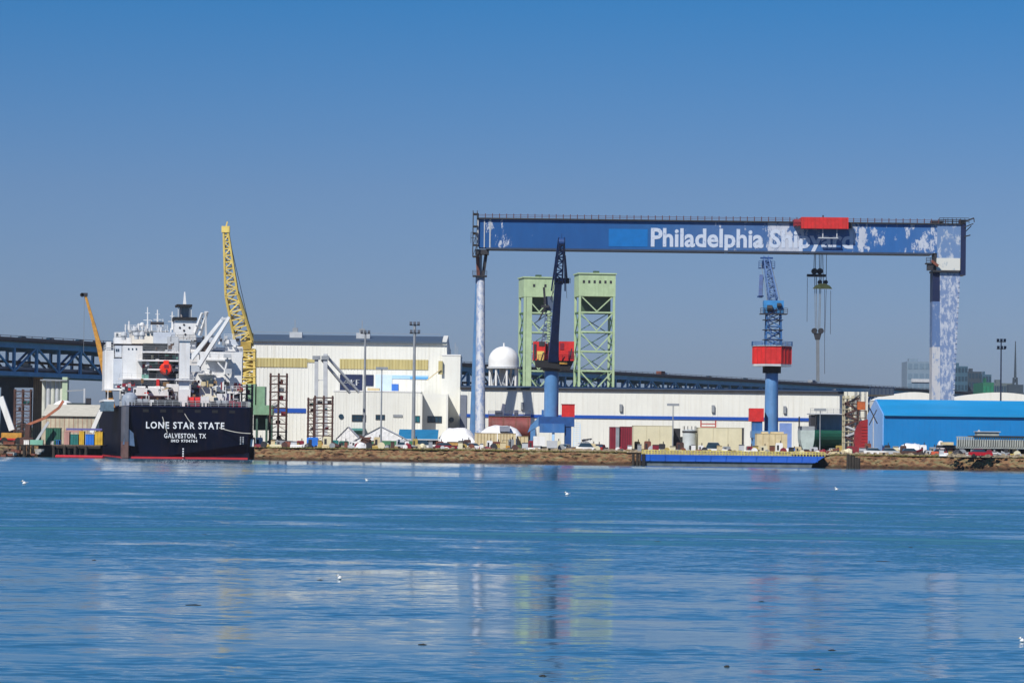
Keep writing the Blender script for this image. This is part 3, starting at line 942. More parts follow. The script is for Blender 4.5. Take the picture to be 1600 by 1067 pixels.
# ================================================================ GOLIATH GANTRY CRANE
GY = 872
def girder_material():
    """blue paint, peeled to white in patches that sit where the photograph shows them along the girder"""
    M = bpy.data.materials.new('peeling_girder_paint')
    M.use_nodes = True
    n = M.node_tree; lk = n.links.new
    b = n.nodes['Principled BSDF']; b.inputs['Roughness'].default_value = .5
    geo = n.nodes.new('ShaderNodeNewGeometry')
    sx = n.nodes.new('ShaderNodeSeparateXYZ'); lk(geo.outputs['Position'], sx.inputs[0])
    def nz(sc, st, det=5, seed=0):
        mp = n.nodes.new('ShaderNodeMapping'); mp.inputs['Scale'].default_value = st; mp.inputs['Location'].default_value = (seed, 0, 0)
        lk(geo.outputs['Position'], mp.inputs[0])
        t = n.nodes.new('ShaderNodeTexNoise'); t.inputs['Scale'].default_value = sc; t.inputs['Detail'].default_value = det; t.inputs['Roughness'].default_value = .7
        lk(mp.outputs[0], t.inputs['Vector']); return t.outputs[0]
    # base blue: brighter at left, greyed and faded to the right
    mr = n.nodes.new('ShaderNodeMapRange')
    mr.inputs[1].default_value = X(745, GY); mr.inputs[2].default_value = X(1500, GY)
    lk(sx.outputs['X'], mr.inputs[0])
    r = n.nodes.new('ShaderNodeValToRGB'); e = r.color_ramp.elements
    e[0].position = 0; e[0].color = (.004, .08, .27, 1)
    e[1].position = 1; e[1].color = (.06, .15, .34, 1)
    for p_, c_ in ((.25, (.004, .08, .27)), (.36, (.012, .10, .29)), (.48, (.05, .13, .31)), (.6, (.05, .13, .31)), (.86, (.02, .12, .35))):
        k = e.new(p_); k.color = (*c_, 1)
    lk(mr.outputs[0], r.inputs[0])
    # how much paint is gone along the girder
    r2 = n.nodes.new('ShaderNodeValToRGB'); e = r2.color_ramp.elements
    def px(x): return (x - 745) / 755
    e[0].position = 0; e[0].color = (.30,) * 3 + (1,)
    e[1].position = 1; e[1].color = (.40,) * 3 + (1,)
    for x, v in ((758, .52), (800, .40), (830, .24), (1000, .22), (1080, .34), (1165, .40), (1198, .62), (1228, .68), (1262, .50), (1300, .40), (1345, .58), (1370, .46), (1385, .38), (1405, .42), (1420, .52), (1440, .58), (1470, .60), (1478, .4)):
        k = e.new(px(x)); k.color = (v, v, v, 1)
    lk(mr.outputs[0], r2.inputs[0])
    a = n.nodes.new('ShaderNodeMath'); a.operation = 'ADD'
    am = n.nodes.new('ShaderNodeMath'); am.operation = 'MULTIPLY_ADD'; lk(nz(.42, (1.2, 1, .55), 9), am.inputs[0]); am.inputs[1].default_value = 1.9; am.inputs[2].default_value = -.45
    lk(am.outputs[0], a.inputs[0]); lk(r2.outputs[0], a.inputs[1])
    r3 = n.nodes.new('ShaderNodeValToRGB')
    r3.color_ramp.elements[0].position = 1.02 - .0; r3.color_ramp.elements[1].position = 1.0
    s2 = n.nodes.new('ShaderNodeMath'); s2.operation = 'SUBTRACT'; lk(a.outputs[0], s2.inputs[0]); s2.inputs[1].default_value = .60
    r3.color_ramp.elements[0].position = .48; r3.color_ramp.elements[0].color = (0, 0, 0, 1)
    r3.color_ramp.elements[1].position = .56; r3.color_ramp.elements[1].color = (1, 1, 1, 1)
    lk(s2.outputs[0], r3.inputs[0])
    mm = n.nodes.new('ShaderNodeMix'); mm.data_type = 'RGBA'
    lk(r3.outputs[0], mm.inputs[0]); lk(r.outputs[0], mm.inputs[6]); mm.inputs[7].default_value = (.50, .53, .60, 1)
    m3 = n.nodes.new('ShaderNodeMix'); m3.data_type = 'RGBA'; m3.blend_type = 'MULTIPLY'; m3.inputs[0].default_value = .5
    rr = n.nodes.new('ShaderNodeValToRGB'); rr.color_ramp.elements[0].position = .3; rr.color_ramp.elements[0].color = (.6, .65, .7, 1); rr.color_ramp.elements[1].position = .7
    lk(nz(.5, (1, 1, .3), 4, 5), rr.inputs[0])
    lk(mm.outputs[2], m3.inputs[6]); lk(rr.outputs[0], m3.inputs[7])
    lk(m3.outputs[2], b.inputs['Base Color'])
    return M
m_gird = girder_material()
def peel(name, base, white, amount, scale=.35, st=(1, 1, .6), soft=.04):
    M = bpy.data.materials.new(name); M.use_nodes = True
    n = M.node_tree; lk = n.links.new
    b = n.nodes['Principled BSDF']; b.inputs['Roughness'].default_value = .55
    geo = n.nodes.new('ShaderNodeNewGeometry')
    mp = n.nodes.new('ShaderNodeMapping'); mp.inputs['Scale'].default_value = st
    lk(geo.outputs['Position'], mp.inputs[0])
    t = n.nodes.new('ShaderNodeTexNoise'); t.inputs['Scale'].default_value = scale; t.inputs['Detail'].default_value = 6; t.inputs['Roughness'].default_value = .7
    lk(mp.outputs[0], t.inputs['Vector'])
    r = n.nodes.new('ShaderNodeValToRGB'); e = r.color_ramp.elements
    e[0].position = 1 - amount - soft; e[0].color = (*base, 1)
    e[1].position = 1 - amount + soft; e[1].color = (*white, 1)
    lk(t.outputs[0], r.inputs[0]); lk(r.outputs[0], b.inputs['Base Color'])
    return M
m_leg = peel('peeling_leg_paint', (.15, .22, .38), (.44, .48, .55), .48, 1.1, (1.2, 1, .55), .06)
m_leg2 = peel('peeling_white_leg', (.20, .27, .42), (.46, .48, .52), .53, 1.1, (1, 1, .6), .05)
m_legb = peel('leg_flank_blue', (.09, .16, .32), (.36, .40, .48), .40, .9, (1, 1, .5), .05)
gz0 = Z(800, 343, GY)                       # girder top
gz1 = Z(800, 387.5, GY)                     # girder bottom
gx0 = X(747, GY, 370); gx1 = X(1499, GY, 370)
gc = thing('gantry_crane', 'giant blue gantry crane with peeling paint and a red trolley spanning the yard', 'gantry crane', ((gx0 + gx1) / 2, GY, GZ))
MB().box(gx0 + .2, gx1, GY, GY + 6, gz1, gz0).build('girder', m_gird, gc)
MB().box(gx0 + 3.2, gx1 - 4, GY + 10, GY + 15, gz1 + .3, gz0 - .1).build('girder', m_gird, gc)
MB().box(gx0 + 2, gx1 - 6.6, GY - .5, GY + 6.5, gz1 - .42, gz1 - .003).build('lower_flange', mat('flange_dark', (.03, .05, .09), .6), gc)
MB().box(gx0 - .2, gx1 + .6, GY - .7, GY + 6.7, gz0 + .003, gz0 + .32).build('walkway', m_dark, gc)
mb = MB()
n = 68
for i in range(n + 1):
    x = gx0 + (gx1 - gx0) * i / n
    mb.box(x - .10, x + .10, GY - .6, GY - .4, gz0 + .32, gz0 + 1.35)
mb.box(gx0, gx1, GY - .55, GY - .45, gz0 + 1.0, gz0 + 1.1)
mb.box(gx0, gx1, GY - .54, GY - .46, gz0 + .62, gz0 + .70)
mb.build('walkway_railing', mat('railing_maroon', (.09, .04, .045), .7), gc)
MB().box(X(948, GY), X(1009, GY), GY - .06, GY - .003, Z(980, 385.5, GY), Z(980, 358, GY)).build('repainted_panel', mat('fresh_blue', (.004, .14, .42), .45, var=.08), gc)
# cross ties between the two girders
for k in range(5):
    x = gx0 + 14 + k * 22
    MB().box(x, x + 1.2, GY + 6.01, GY + 9.99, gz1 + 1.5, gz0 - 1.5).build('cross_tie', m_cblue, gc)
# lettering
def letter(txt, x0, x1, ybase, ycap, Y, m, parent, nm='lettering', bold=.012, world=True, space=1.0):
    cu = bpy.data.curves.new('t', 'FONT'); cu.body = txt; cu.size = 1; cu.offset = bold; cu.space_character = space; cu.resolution_u = 3
    cu.extrude = .01
    o = bpy.data.objects.new('t', cu); COL.objects.link(o)
    bpy.context.view_layer.update()
    me = bpy.data.meshes.new_from_object(o.evaluated_get(bpy.context.evaluated_depsgraph_get()))
    bpy.data.objects.remove(o); bpy.data.curves.remove(cu)
    xs = [v.co.x for v in me.vertices]
    a, b = min(xs), max(xs)
    caph = .69
    w_ = x1 - x0; h = ycap - ybase
    off = Vector((0, 0, 0))
    q = parent
    while q is not None and world:
        off += q.location; q = q.parent
    for v in me.vertices:
        X_ = x0 + (v.co.x - a) / (b - a) * w_
        Z_ = ybase + v.co.y / caph * h
        v.co = Vector((X_, Y - v.co.z * 3, Z_)) - off
    me.materials.append(m)
    t = bpy.data.objects.new(nm, me); COL.objects.link(t); t.parent = parent
    return t
m_letter = peel('worn_letter_white', (.20, .28, .46), (.50, .56, .66), .62, 1.1, (1, 1, 1))
o = letter('Philadelphia', X(1017, GY, 370), X(1193, GY, 370), Z(1105, 385.5, GY), Z(1105, 358.2, GY), GY - .045, m_letter, gc, bold=.028)
o = letter('Shipyard', X(1203, GY, 370), X(1333, GY, 370), Z(1268, 387, GY), Z(1268, 360.5, GY), GY - .045, m_letter, gc, bold=.028)
# left end frame: cage, head block, hinge and the two slender legs
hx = X(739.5, GY, 370)
MB().box(X(745.5, GY, 370), gx0 + .19, GY - .2, GY + 5.8, gz1 + .5, gz0 - .2).build('end_plate', m_lgrey, gc)
MB().box(X(756, GY, 370), X(757.5, GY, 370), GY - .14, GY - .004, gz1, gz0).build('end_stiffener', m_lgrey, gc)
MB().box(X(764.5, GY, 370), X(766.5, GY, 370), GY - .14, GY - .004, gz1, gz0).build('end_stiffener', m_lgrey, gc)
mb = MB()
for zz in (gz0 + 1.2, gz0 - 1.8, gz1 + 3.4, gz1 + .6, gz1 - 2.2):
    mb.box(hx - .1, hx + 1.1, GY - 1.0, GY + 5.5, zz, zz + .16)
for xx in (hx - .1, hx + .9):
    mb.bar((xx, GY - 1, gz1 - 2.2), (xx, GY - 1, gz0 + 2), .18)
    mb.bar((xx, GY + 5, gz1 - 2.2), (xx, GY + 5, gz0 + 2), .18)
mb.bar((hx, GY - 1, gz1 - 2), (hx + .9, GY - 1, gz1 + .6), .14); mb.bar((hx, GY - 1, gz1 + .6), (hx + .9, GY - 1, gz1 + 3.4), .14)
x = X(736, GY, 370)
mb.rail([(x, GY - 1.2, gz1 + 1.0), (hx + .6, GY - 1.2, gz1 + 1.0)], 2.6, .7, .12, 2)
mb.build('access_cage', m_dark, gc)
lx = X(751.5, GY, 400)
z388, z405, z432 = gz1, Z(751, 405, GY), Z(751, 432, GY)
MB().box(lx - 1.4, lx + 1.9, GY + .3, GY + 5, z388 - 1.6, z388 - .43).build('hinge_block', m_dark, gc)
MB().bar((lx - .9, GY + 2.5, z388 - 1.6), (lx - .6, GY + 2.5, z432), .8, 1.2).build('fork_arm', m_rust, gc)
MB().bar((lx + 1.2, GY + 2.5, z388 - 1.6), (lx + .5, GY + 2.5, z432), .8, 1.2).build('fork_arm', m_dark, gc)
MB().bar((lx - .1, GY + 3.0, z388 - 1.6), (lx - .1, GY + 3.0, z432), .7, .7).build('fork_core', m_lgrey, gc)
MB().box(lx - 2.0, lx + 1.5, GY + .5, GY + 4.5, z432, z432 + .35).build('leg_platform', m_dark, gc)
MB().rail([(lx - 2.0, GY + .5, z432 + .35), (lx + 1.5, GY + .5, z432 + .35)], 1.1, .9, .09).build('platform_railing', m_dark, gc)
MB().cyl((lx, GY + 2.5, z432 - .01), (X(750.5, GY - 9, 660), GY - 9, GZ + 2.2), 1.0, 1.25, 16).build('pendulum_leg', m_leg2, gc, smooth=True)
MB().cyl((lx - .4, GY + 3.2, z432 - .01), (X(740.5, GY + 11, 660), GY + 11, GZ + 2.2), .85, 1.1, 16).build('pendulum_leg', m_cblue2, gc, smooth=True)
for yy, xx in ((GY - 9, 750.5), (GY + 11, 740.5)):
    a = X(xx, yy, 660)
    MB().box(a - 1.7, a + 1.7, yy - 4, yy + 4, GZ + .9, GZ + 2.19).build('bogie', m_cblue, gc)
    mb = MB()
    for k in (-3, -1, 1, 3): mb.cyl((a - .5, yy + k, GZ + .55), (a + .5, yy + k, GZ + .55), .5, n=12)
    mb.build('bogie_wheels', m_dark, gc)
# right end: deep knee, white band, broad leg with darker flank
rx0 = X(1464, GY, 390); rx1 = gx1 + .3
MB().box(rx0, rx1, GY - .35, GY + 6.3, Z(1480, 403.5, GY), gz0 - .003).build('knee_box', peel('knee_blue', (.12, .21, .38), (.42, .46, .52), .42, .8, (1, 1, .5), .05), gc)
MB().box(rx0 - .1, rx1 - .1, GY - .45, GY + 6.4, Z(1480, 422.5, GY), Z(1480, 403.5, GY) - .003).build('knee_band', peel('band_white', (.30, .38, .42), (.60, .60, .55), .62, .6), gc)
MB().box(rx1 + .003, rx1 + 1.25, GY - .5, GY + 7, Z(1500, 430, GY), gz0 + .3).build('shaded_end_box', mat('flank_navy', (.008, .016, .06), .5), gc)  # end platform box, its shade put in as navy
MB().box(X(1459.5, GY, 400), rx0 - .12, GY + .2, GY + 5, Z(1462, 424, GY), Z(1462, 397, GY)).build('knee_bracket', m_dark, gc)
MB().box(X(1457, GY, 425), rx1 - .3, GY - .8, GY + 6.8, Z(1480, 425.5, GY), Z(1480, 422.6, GY)).build('leg_collar', m_dark, gc)
mb = MB()
cz = Z(1455, 411, GY)
mb.box(X(1446.5, GY, 400), X(1459, GY, 400), GY - 1.2, GY + 2, cz - .3, cz)
mb.rail([(X(1446.5, GY, 400), GY - 1.2, cz), (X(1459, GY, 400), GY - 1.2, cz)], 1.2, .7, .12)
mb.box(X(1449, GY, 400), X(1457, GY, 400), GY - .9, GY + 1.5, cz - 1.8, cz - .31)
mb.build('drive_platform', m_dark, gc)
MB().bar((X(1455, GY - 1, 400), GY - 1.3, cz + .5), (X(1466, GY - 1, 400), GY - 1.3, cz - .8), .5, .6).build('drive_housing', m_rust, gc)
zA, zB = Z(1478, 426, GY), GZ + 3
lf = X(1457.5, GY, 430); lf2 = X(1468.5, GY, 430); lr = X(1500.5, GY, 430)
bf = X(1455.5, GY, 700); bf2 = X(1469.5, GY, 700); brx = X(1487.5, GY, 700)
def taper(a0, a1, b0, b1, y0, y1, z0, z1):
    return MB().add([(a0, y0, z0), (a1, y0, z0), (a1, y1, z0), (a0, y1, z0), (b0, y0, z1), (b1, y0, z1), (b1, y1, z1), (b0, y1, z1)],
                    [(0,3,2,1),(4,5,6,7),(0,1,5,4),(1,2,6,5),(2,3,7,6),(3,0,4,7)])
taper(bf2, brx, lf2, lr, GY, GY + 6, zB, zA - .004).build('broad_leg', m_leg, gc)
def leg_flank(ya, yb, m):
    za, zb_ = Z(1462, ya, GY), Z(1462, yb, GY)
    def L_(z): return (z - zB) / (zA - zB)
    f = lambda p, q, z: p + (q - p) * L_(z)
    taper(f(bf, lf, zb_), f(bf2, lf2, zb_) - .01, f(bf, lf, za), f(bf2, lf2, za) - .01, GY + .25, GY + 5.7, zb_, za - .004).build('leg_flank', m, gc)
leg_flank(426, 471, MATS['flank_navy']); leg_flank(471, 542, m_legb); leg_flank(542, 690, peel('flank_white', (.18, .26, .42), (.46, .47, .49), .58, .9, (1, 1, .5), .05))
MB().box(bf - 1, brx + 1, GY - 5, GY + 11, GZ + 1.2, GZ + 2.99).build('sill_beam', m_cblue, gc)
mb = MB()
for k in range(8):
    mb.cyl((bf + .5, GY - 4 + k * 2, GZ + .6), (bf + 1.5, GY - 4 + k * 2, GZ + .6), .55, n=12)
mb.build('bogie_wheels', m_dark, gc)
# ladder on the leg
mb = MB()
za, zb_ = Z(1495, 440, GY), Z(1495, 640, GY)
for i in range(26):
    z = zb_ + (za - zb_) * i / 25
    mb.box(lr - .5 - (lr - brx) * (1 - (z - zB) / (zA - zB)), lr - .1 - (lr - brx) * (1 - (z - zB) / (zA - zB)), GY - .3, GY - .22, z, z + .12)
mb.build('ladder', m_lgrey, gc)
# service crane and brackets at the right tip
mb = MB()
tx = rx1 + .4
mb.rail([(gx1 - 5, GY - 1, gz0 + .3), (tx + 1.5, GY - 1, gz0 + .3)], 1.3, .9, .12)
mb.bar((tx - .6, GY, gz0 + .3), (tx + 2.8, GY, gz0 + 1.7), .35)
mb.bar((tx + 2.8, GY, gz0 + 1.7), (tx + 2.9, GY, gz0 + .7), .2)
mb.bar((tx + .4, GY - .6, gz0 - .6), (tx + 2.6, GY - .6, gz0 + .3), .25)
mb.bar((tx + .4, GY - .6, gz0 - 2.9), (tx + 1.9, GY - .6, gz0 - 2.5), .3)
mb.bar((tx, GY, gz0 - 2.4), (tx + 2.2, GY, gz0 - .2), .2)
mb.box(tx - .8, tx + .8, GY - .5, GY + 1.4, gz0 + .33, gz0 + 1.2)
mb.box(gx1 - 7, gx1 - 4, GY - .2, GY + 1.4, gz0 + .33, gz0 + .95)
mb.build('service_jib', m_dark, gc)
# red trolley in front, on the girder top
ta, tb = X(1252, GY - 3, 348), X(1325.5, GY - 3, 348)
tz0, tz1 = Z(1288, 357.5, GY - 3), Z(1288, 339.8, GY - 3)
tr = MB().box(ta, tb, GY - 3.4, GY + 15.5, max(tz0, gz0 + .5), tz1).build('trolley_house', m_red, gc)
MB().box(ta, tb, GY - 3.4, GY - 1.2, tz0, gz0 + .49).build('trolley_apron', m_red, gc)
mb = MB()
for i in range(12):
    xx = ta + (tb - ta) * (i + .5) / 12
    mb.box(xx - .05, xx + .05, GY - 3.47, GY - 3.402, tz0 + .1, tz1 - .1)
mb.build('panel_seam', mat('deep_red', (.48, .020, .015), .6), tr)
mb = MB().box(X(1241, GY - 3, 348), ta - .01, GY - 2.6, GY + 3, tz1 - 2.0, tz1 - .5)
mb.rail([(X(1240.5, GY - 3, 348), GY - 2.7, tz1 - 2.4), (ta, GY - 2.7, tz1 - 2.4)], 1.2, .6, .1)
mb.build('trolley_winch', mat('winch_red', (.30, .03, .04), .6, var=.3), tr)
MB().bar((X(1286, GY, 340), GY, tz1), (X(1286, GY, 340), GY, tz1 + .7), .35).build('beacon', m_dark, tr)
MB().box(tb + .01, tb + 1.0, GY - 2, GY + 2, tz0 + .3, tz0 + 1.4).build('cable_guide', m_dark, tr)
mb = MB()
for xx in (1286, 1308):
    a = X(xx, GY - 3, 366)
    mb.box(a - .12, a + .12, GY - 2.4, GY - 2.15, Z(1297, 372, GY - 3), tz0)
mb.box(X(1279, GY - 3, 371), X(1310, GY - 3, 371), GY - 2.5, GY - 2.0, Z(1295, 372.5, GY - 3), Z(1295, 371, GY - 3))
mb.build('hanging_platform', m_lgrey, tr)
# hoist blocks and ropes
def hp(x, y, Y=GY + 8): return P(x, y, Y)
def ropes(nm, items, t, m):
    mb = MB()
    for x0, y0, x1, y1 in items: mb.bar(hp(x0, y0), hp(x1, y1), t)
    return mb.build(nm, m, gc)
m_cable = mat('cable_grey', (.16, .18, .20), .6)
ropes('hoist_rope', [(1272.5, 397, 1271.5, 428), (1274.5, 397, 1274, 428), (1280, 397, 1280.5, 428), (1283, 397, 1282.5, 430), (1285.5, 398, 1286.5, 445)], .16, m_cable)
ropes('hoist_rope', [(1291.5, 398, 1291, 445)], .13, m_cable)
ropes('hoist_rope', [(1273, 433, 1274, 514), (1275.5, 433, 1276.5, 514), (1281, 433, 1279, 514), (1283, 433, 1281, 514)], .16, m_cable)
ropes('tag_line', [(1261.5, 434, 1261, 503), (1298, 454, 1297.5, 522), (1288.5, 452, 1288.5, 584), (1291, 452, 1288.9, 520)], .10, m_dark)
a = hp(1277, 431)
MB().box(hp(1261, 431).x, hp(1290, 431).x, GY + 7, GY + 9, a.z - .25, a.z + .35).build('spreader_beam', m_dark, gc)
for xx in (1272.5, 1281):
    q = hp(xx, 424)
    MB().cyl((q.x, GY + 7.4, q.z), (q.x, GY + 8.6, q.z), .75, n=14).build('sheave', m_dark, gc)
a = hp(1285, 449)
MB().prism([(hp(1270, 449).x, a.z - .35), (hp(1300, 449).x, a.z - .35), (hp(1296, 449).x, a.z + .4), (hp(1289, 449).x, a.z + .9), (hp(1281, 449).x, a.z + .9), (hp(1274, 449).x, a.z + .4)], GY + 7.2, GY + 8.8).build('lifting_beam', m_yellow, gc)
for xx in (1281, 1290):
    q = hp(xx, 441)
    MB().cyl((q.x, GY + 7.5, q.z), (q.x, GY + 8.5, q.z), .55, n=12).build('sheave', m_dark, gc)
q = hp(1277.5, 517)
mb = MB()
for dx in (-.8, .8): mb.cyl((q.x + dx, GY + 7.4, q.z), (q.x + dx, GY + 8.6, q.z), .7, n=12)
mb.prism([(q.x - 1.0, q.z - .5), (q.x + 1.0, q.z - .5), (q.x + .55, q.z - 2.2), (q.x - .55, q.z - 2.2)], GY + 7.6, GY + 8.4)
mb.build('hook_block', m_dark, gc)
MB().bar(hp(1277.7, 529), hp(1278, 596), .75).build('lifting_sling', m_cable, gc)

# ================================================================ JIB CRANE, DARK BOOM TOWARDS THE RIVER
JY = 805
c = P(861.5, 620, JY)
jc = thing('jib_crane', 'blue portal jib crane with dark boom leaning towards the river and red machine house', 'jib crane', (c.x, JY, GZ))
def jl(x, y, Y=JY): p = P(x, y, Y); return (p.x - c.x, p.z - GZ)
x_, zt_ = jl(850, 580); x1_, zb_ = jl(873, 652)
MB().cyl((0, 0, jl(861, 651)[1]), (0, 0, jl(861, 580)[1]), 1.62, 1.62, 24).build('column', m_cblue2, jc, False, smooth=True)
MB().cyl((0, 0, jl(861, 580)[1] + .01), (0, 0, jl(861, 573)[1]), 1.9, 2.4, 24).build('slew_ring', m_dark, jc, False)
# portal
zt_ = jl(861, 651)[1]; za = jl(861, 666)[1]; zc_ = jl(861, 676)[1]
L0, R0_ = jl(833, 660)[0], jl(897, 660)[0]
MB().box(L0 + 1.2, R0_, -4.2, 4.2, za, zt_ - .01).build('portal_deck', mat('portal_blue', (.018, .075, .24), .5, var=.2), jc, False)
MB().prism([(L0 + 1.19, za), (L0 + 1.19, zt_ - .1), (L0 - .6, za + .1), (L0 - 1.2, zc_)], -4.1, 4.0).build('portal_haunch', m_cblue2, jc, False)
MB().box(L0 + 1.4, R0_ - 2.2, -4.6, -4.21, zc_, za + .6).build('portal_beam', m_cblue, jc, False)
mL = jl(833, 690)[0]; mR = jl(884, 690)[0]
for yy in (-4, 3):
    MB().box(jl(828.5, 690)[0], jl(836, 690)[0], yy, yy + 1.1, .9, za + .4 if yy > 0 else zc_ + 1).build('portal_leg', m_cblue2 if yy < 0 else m_cblue, jc, False)
    MB().box(jl(882, 690)[0], jl(892, 690)[0], yy, yy + 1.1, .9, za).build('portal_leg', MATS['portal_blue'], jc, False)
    for xx in (832, 887):
        a = jl(xx, 695)[0]
        MB().box(a - 1.9, a + 1.9, yy - .5, yy + 1.5, .45, .9).build('bogie', m_dark, jc, False)
MB().box(jl(862, 690)[0], jl(866, 690)[0], -4.3, -3.7, .2, zc_).build('portal_post', m_lblue, jc, False)
MB().box(jl(877.5, 640)[0], jl(897.5, 640)[0], -4.0, -.6, zt_ + .003, jl(888, 632.5)[1]).build('red_cabin', m_red, jc, False)
MB().box(jl(876.5, 640)[0], jl(898.2, 640)[0], -4.1, -.5, jl(888, 632.5)[1] + .003, jl(888, 632.5)[1] + .15).build('cabin_roof', m_maroon, jc, False)
mb = MB()
a = jl(896, 690)[0]
for k in range(2):
    mb.bar((a + k * 1.4, -4, 0.1), (a + k * 1.4, -4, za + .6), .12)
for k in range(14):
    mb.bar((a, -4, .5 + k * .45), (a + 1.4, -4, .5 + k * .45), .09)
mb.build('access_ladder', m_lblue, jc, False)
MB().box(jl(846, 650)[0], jl(849.5, 650)[0], -3.6, -2.6, zt_, zt_ + 1.5).build('deck_locker', m_cblue, jc, False)
# slewing platform and house
zd = jl(861, 574)[1]; zd2 = jl(861, 565)[1]
pts = [(jl(836.5, 570)[0], zd + .1), (jl(890, 570)[0], zd - .6), (jl(896.5, 562)[0], zd2 + .2), (jl(836, 560)[0], zd2 + .2)]
MB().prism(pts, -3.0, 6.0).build('slew_platform', m_black, jc, False)
zr1 = jl(861, 532.5)[1]
MB().box(jl(833, 550)[0], jl(852, 550)[0], -.5, 6, zd2 + .22, zr1 - .2).build('machine_house', m_red, jc, False)
MB().box(jl(873.5, 550)[0], jl(897, 550)[0], -.5, 6, zd2 + .22, zr1 - .1).build('machine_house', m_red, jc, False)
MB().box(jl(852, 550)[0] + .01, jl(873.5, 550)[0] - .01, .5, 6, zd2 + .22, zr1 - .6).build('house_core', m_maroon, jc, False)
MB().box(jl(839, 556)[0], jl(850, 556)[0], -1.8, -.51, zd2 + .22, jl(845, 549)[1]).build('winch_cover', m_yellow, jc, False)
MB().box(jl(874, 562)[0], jl(886, 562)[0], -3.4, -2.2, zd + .7, zd + 1.3).build('floodlight_bar', m_orange, jc, False)
mb = MB()
mb.rail([(jl(832, 562)[0], -2.9, zd2 + .2), (jl(897, 562)[0], -2.9, zd2 + .2)], 1.2, 1.2, .08)
mb.build('platform_railing', m_maroon, jc, False)
for x_a, x_b, y_a, y_b in ((834, 838, 538, 560), (842, 851, 534, 541), (875, 881, 536, 546), (888, 896, 548, 560)):
    MB().box(jl(x_a, 550)[0], jl(x_b, 550)[0], -.62, -.503, jl(861, y_b)[1], jl(861, y_a)[1]).build('house_louvre', random.choice([m_maroon, m_dark]), jc, False)
mb = MB()
for k in range(6): mb.bar((jl(834 + k * 11, 560)[0], -2.6, zd2), (jl(838 + k * 11, 560)[0], -2.6, zd2 + random.uniform(1, 3)), .3)
mb.build('winch_gear', m_dark, jc, False, kind='stuff')
# boom: wide box foot, narrowing, leaning to the camera
f0 = Vector((.15, -2.5, jl(866, 560)[1])); lean = -26.0
def bj(x, y, k): 
    Yb = JY - 2.5 + lean * k
    p = P(x, y, Yb); return Vector((p.x - c.x, Yb - JY, p.z - GZ))
m_boom = mat('boom_navy', (.015, .055, .18), .45, var=.25)
A0, A1, A2 = bj(864.5, 562, 0), bj(872.5, 440, .62), bj(877.5, 378, 1.0)
MB().bar(A0, bj(867, 520, .22), 2.3, 1.6, 1.75, 1.5).build('boom_foot', m_boom, jc, False)
MB().bar(bj(867, 520.2, .22), A1, 1.75, 1.5, 1.5, 1.2).build('boom_box', m_boom, jc, False)
mb = MB().truss(A1, A2, 1.7, 1.6, 9, .28, 1.0, .8)
mb.build('boom_lattice', m_boom, jc, False)
mb = MB()
for sx_ in (-1, 1):
    mb.bar(A1 + Vector((sx_ * 1.5, 0, -2)), A2 + Vector((sx_ * .6, 0, 1)), .3)
mb.bar(bj(869, 440, .62), bj(868.5, 402, .85), .35); mb.bar(bj(886, 437, .62), bj(883, 400, .86), .3)
mb.bar(bj(869, 402, .85), bj(884, 402, .86), .25)
mb.build('boom_side_stay', m_boom, jc, False)
q = A1
mb = MB().box(q.x - .8, q.x + 2.4, q.y - .8, q.y + .8, q.z - .4, q.z + .7)
mb.rail([(q.x - 1.2, q.y - .9, q.z - .4), (q.x + 2.6, q.y - .9, q.z - .4)], 1.1, .8, .09)
mb.build('sheave_platform', m_dark, jc, False)
mb = MB(); mb.cyl(A2 + Vector((-.6, 0, 0)), A2 + Vector((.6, 0, 0)), .8, n=14); mb.bar(A2, A2 + Vector((0, -.3, 1.8)), .2)
mb.build('boom_tip_sheave', m_boom, jc, False)
# rear A-frame, cab and rigging left of the boom
mb = MB().truss((jl(858, 532)[0], 3, zr1), (jl(862, 470)[0], 5, jl(862, 466)[1]), 3.2, 2.0, 8, .22, 1.6, 1.2)
mb.build('a_frame', mat('rigging_slate', (.07, .10, .16), .6), jc, False)
MB().box(jl(853, 485)[0], jl(864, 485)[0], 3.5, 5.5, jl(858, 484)[1], jl(858, 462)[1]).build('counterweight_cab', MATS['rigging_slate'], jc, False)
mb = MB()
mb.bar((jl(852, 470)[0], 3, jl(852, 475)[1]), (jl(850, 452)[0], 3, jl(850, 448)[1]), .5)
mb.bar((jl(846, 476)[0], 3, jl(846, 478)[1]), (jl(858, 478)[0], 3, jl(858, 478)[1]), .6)
mb.bar((jl(842, 490)[0], 3, jl(842, 500)[1]), (jl(852, 480)[0], 3, jl(852, 480)[1]), .35)
mb.build('rear_strut', m_dark, jc, False)
mb = MB()
mb.bar((jl(862, 466)[0], 4, jl(862, 466)[1]), A2, .12); mb.bar((jl(860, 466)[0], 4, jl(862, 466)[1]), A1, .12)
mb.bar(A2 + Vector((.6, -.3, 0)), (jl(884, 470)[0], -15, jl(884, 470)[1]), .08)
mb.build('stay_rope', m_cable, jc, False)
MB().box(jl(856, 540)[0], jl(861.5, 540)[0], -3.4, -1.0, jl(858, 548)[1], jl(858, 536)[1]).build('driver_cab', m_dark, jc, False)

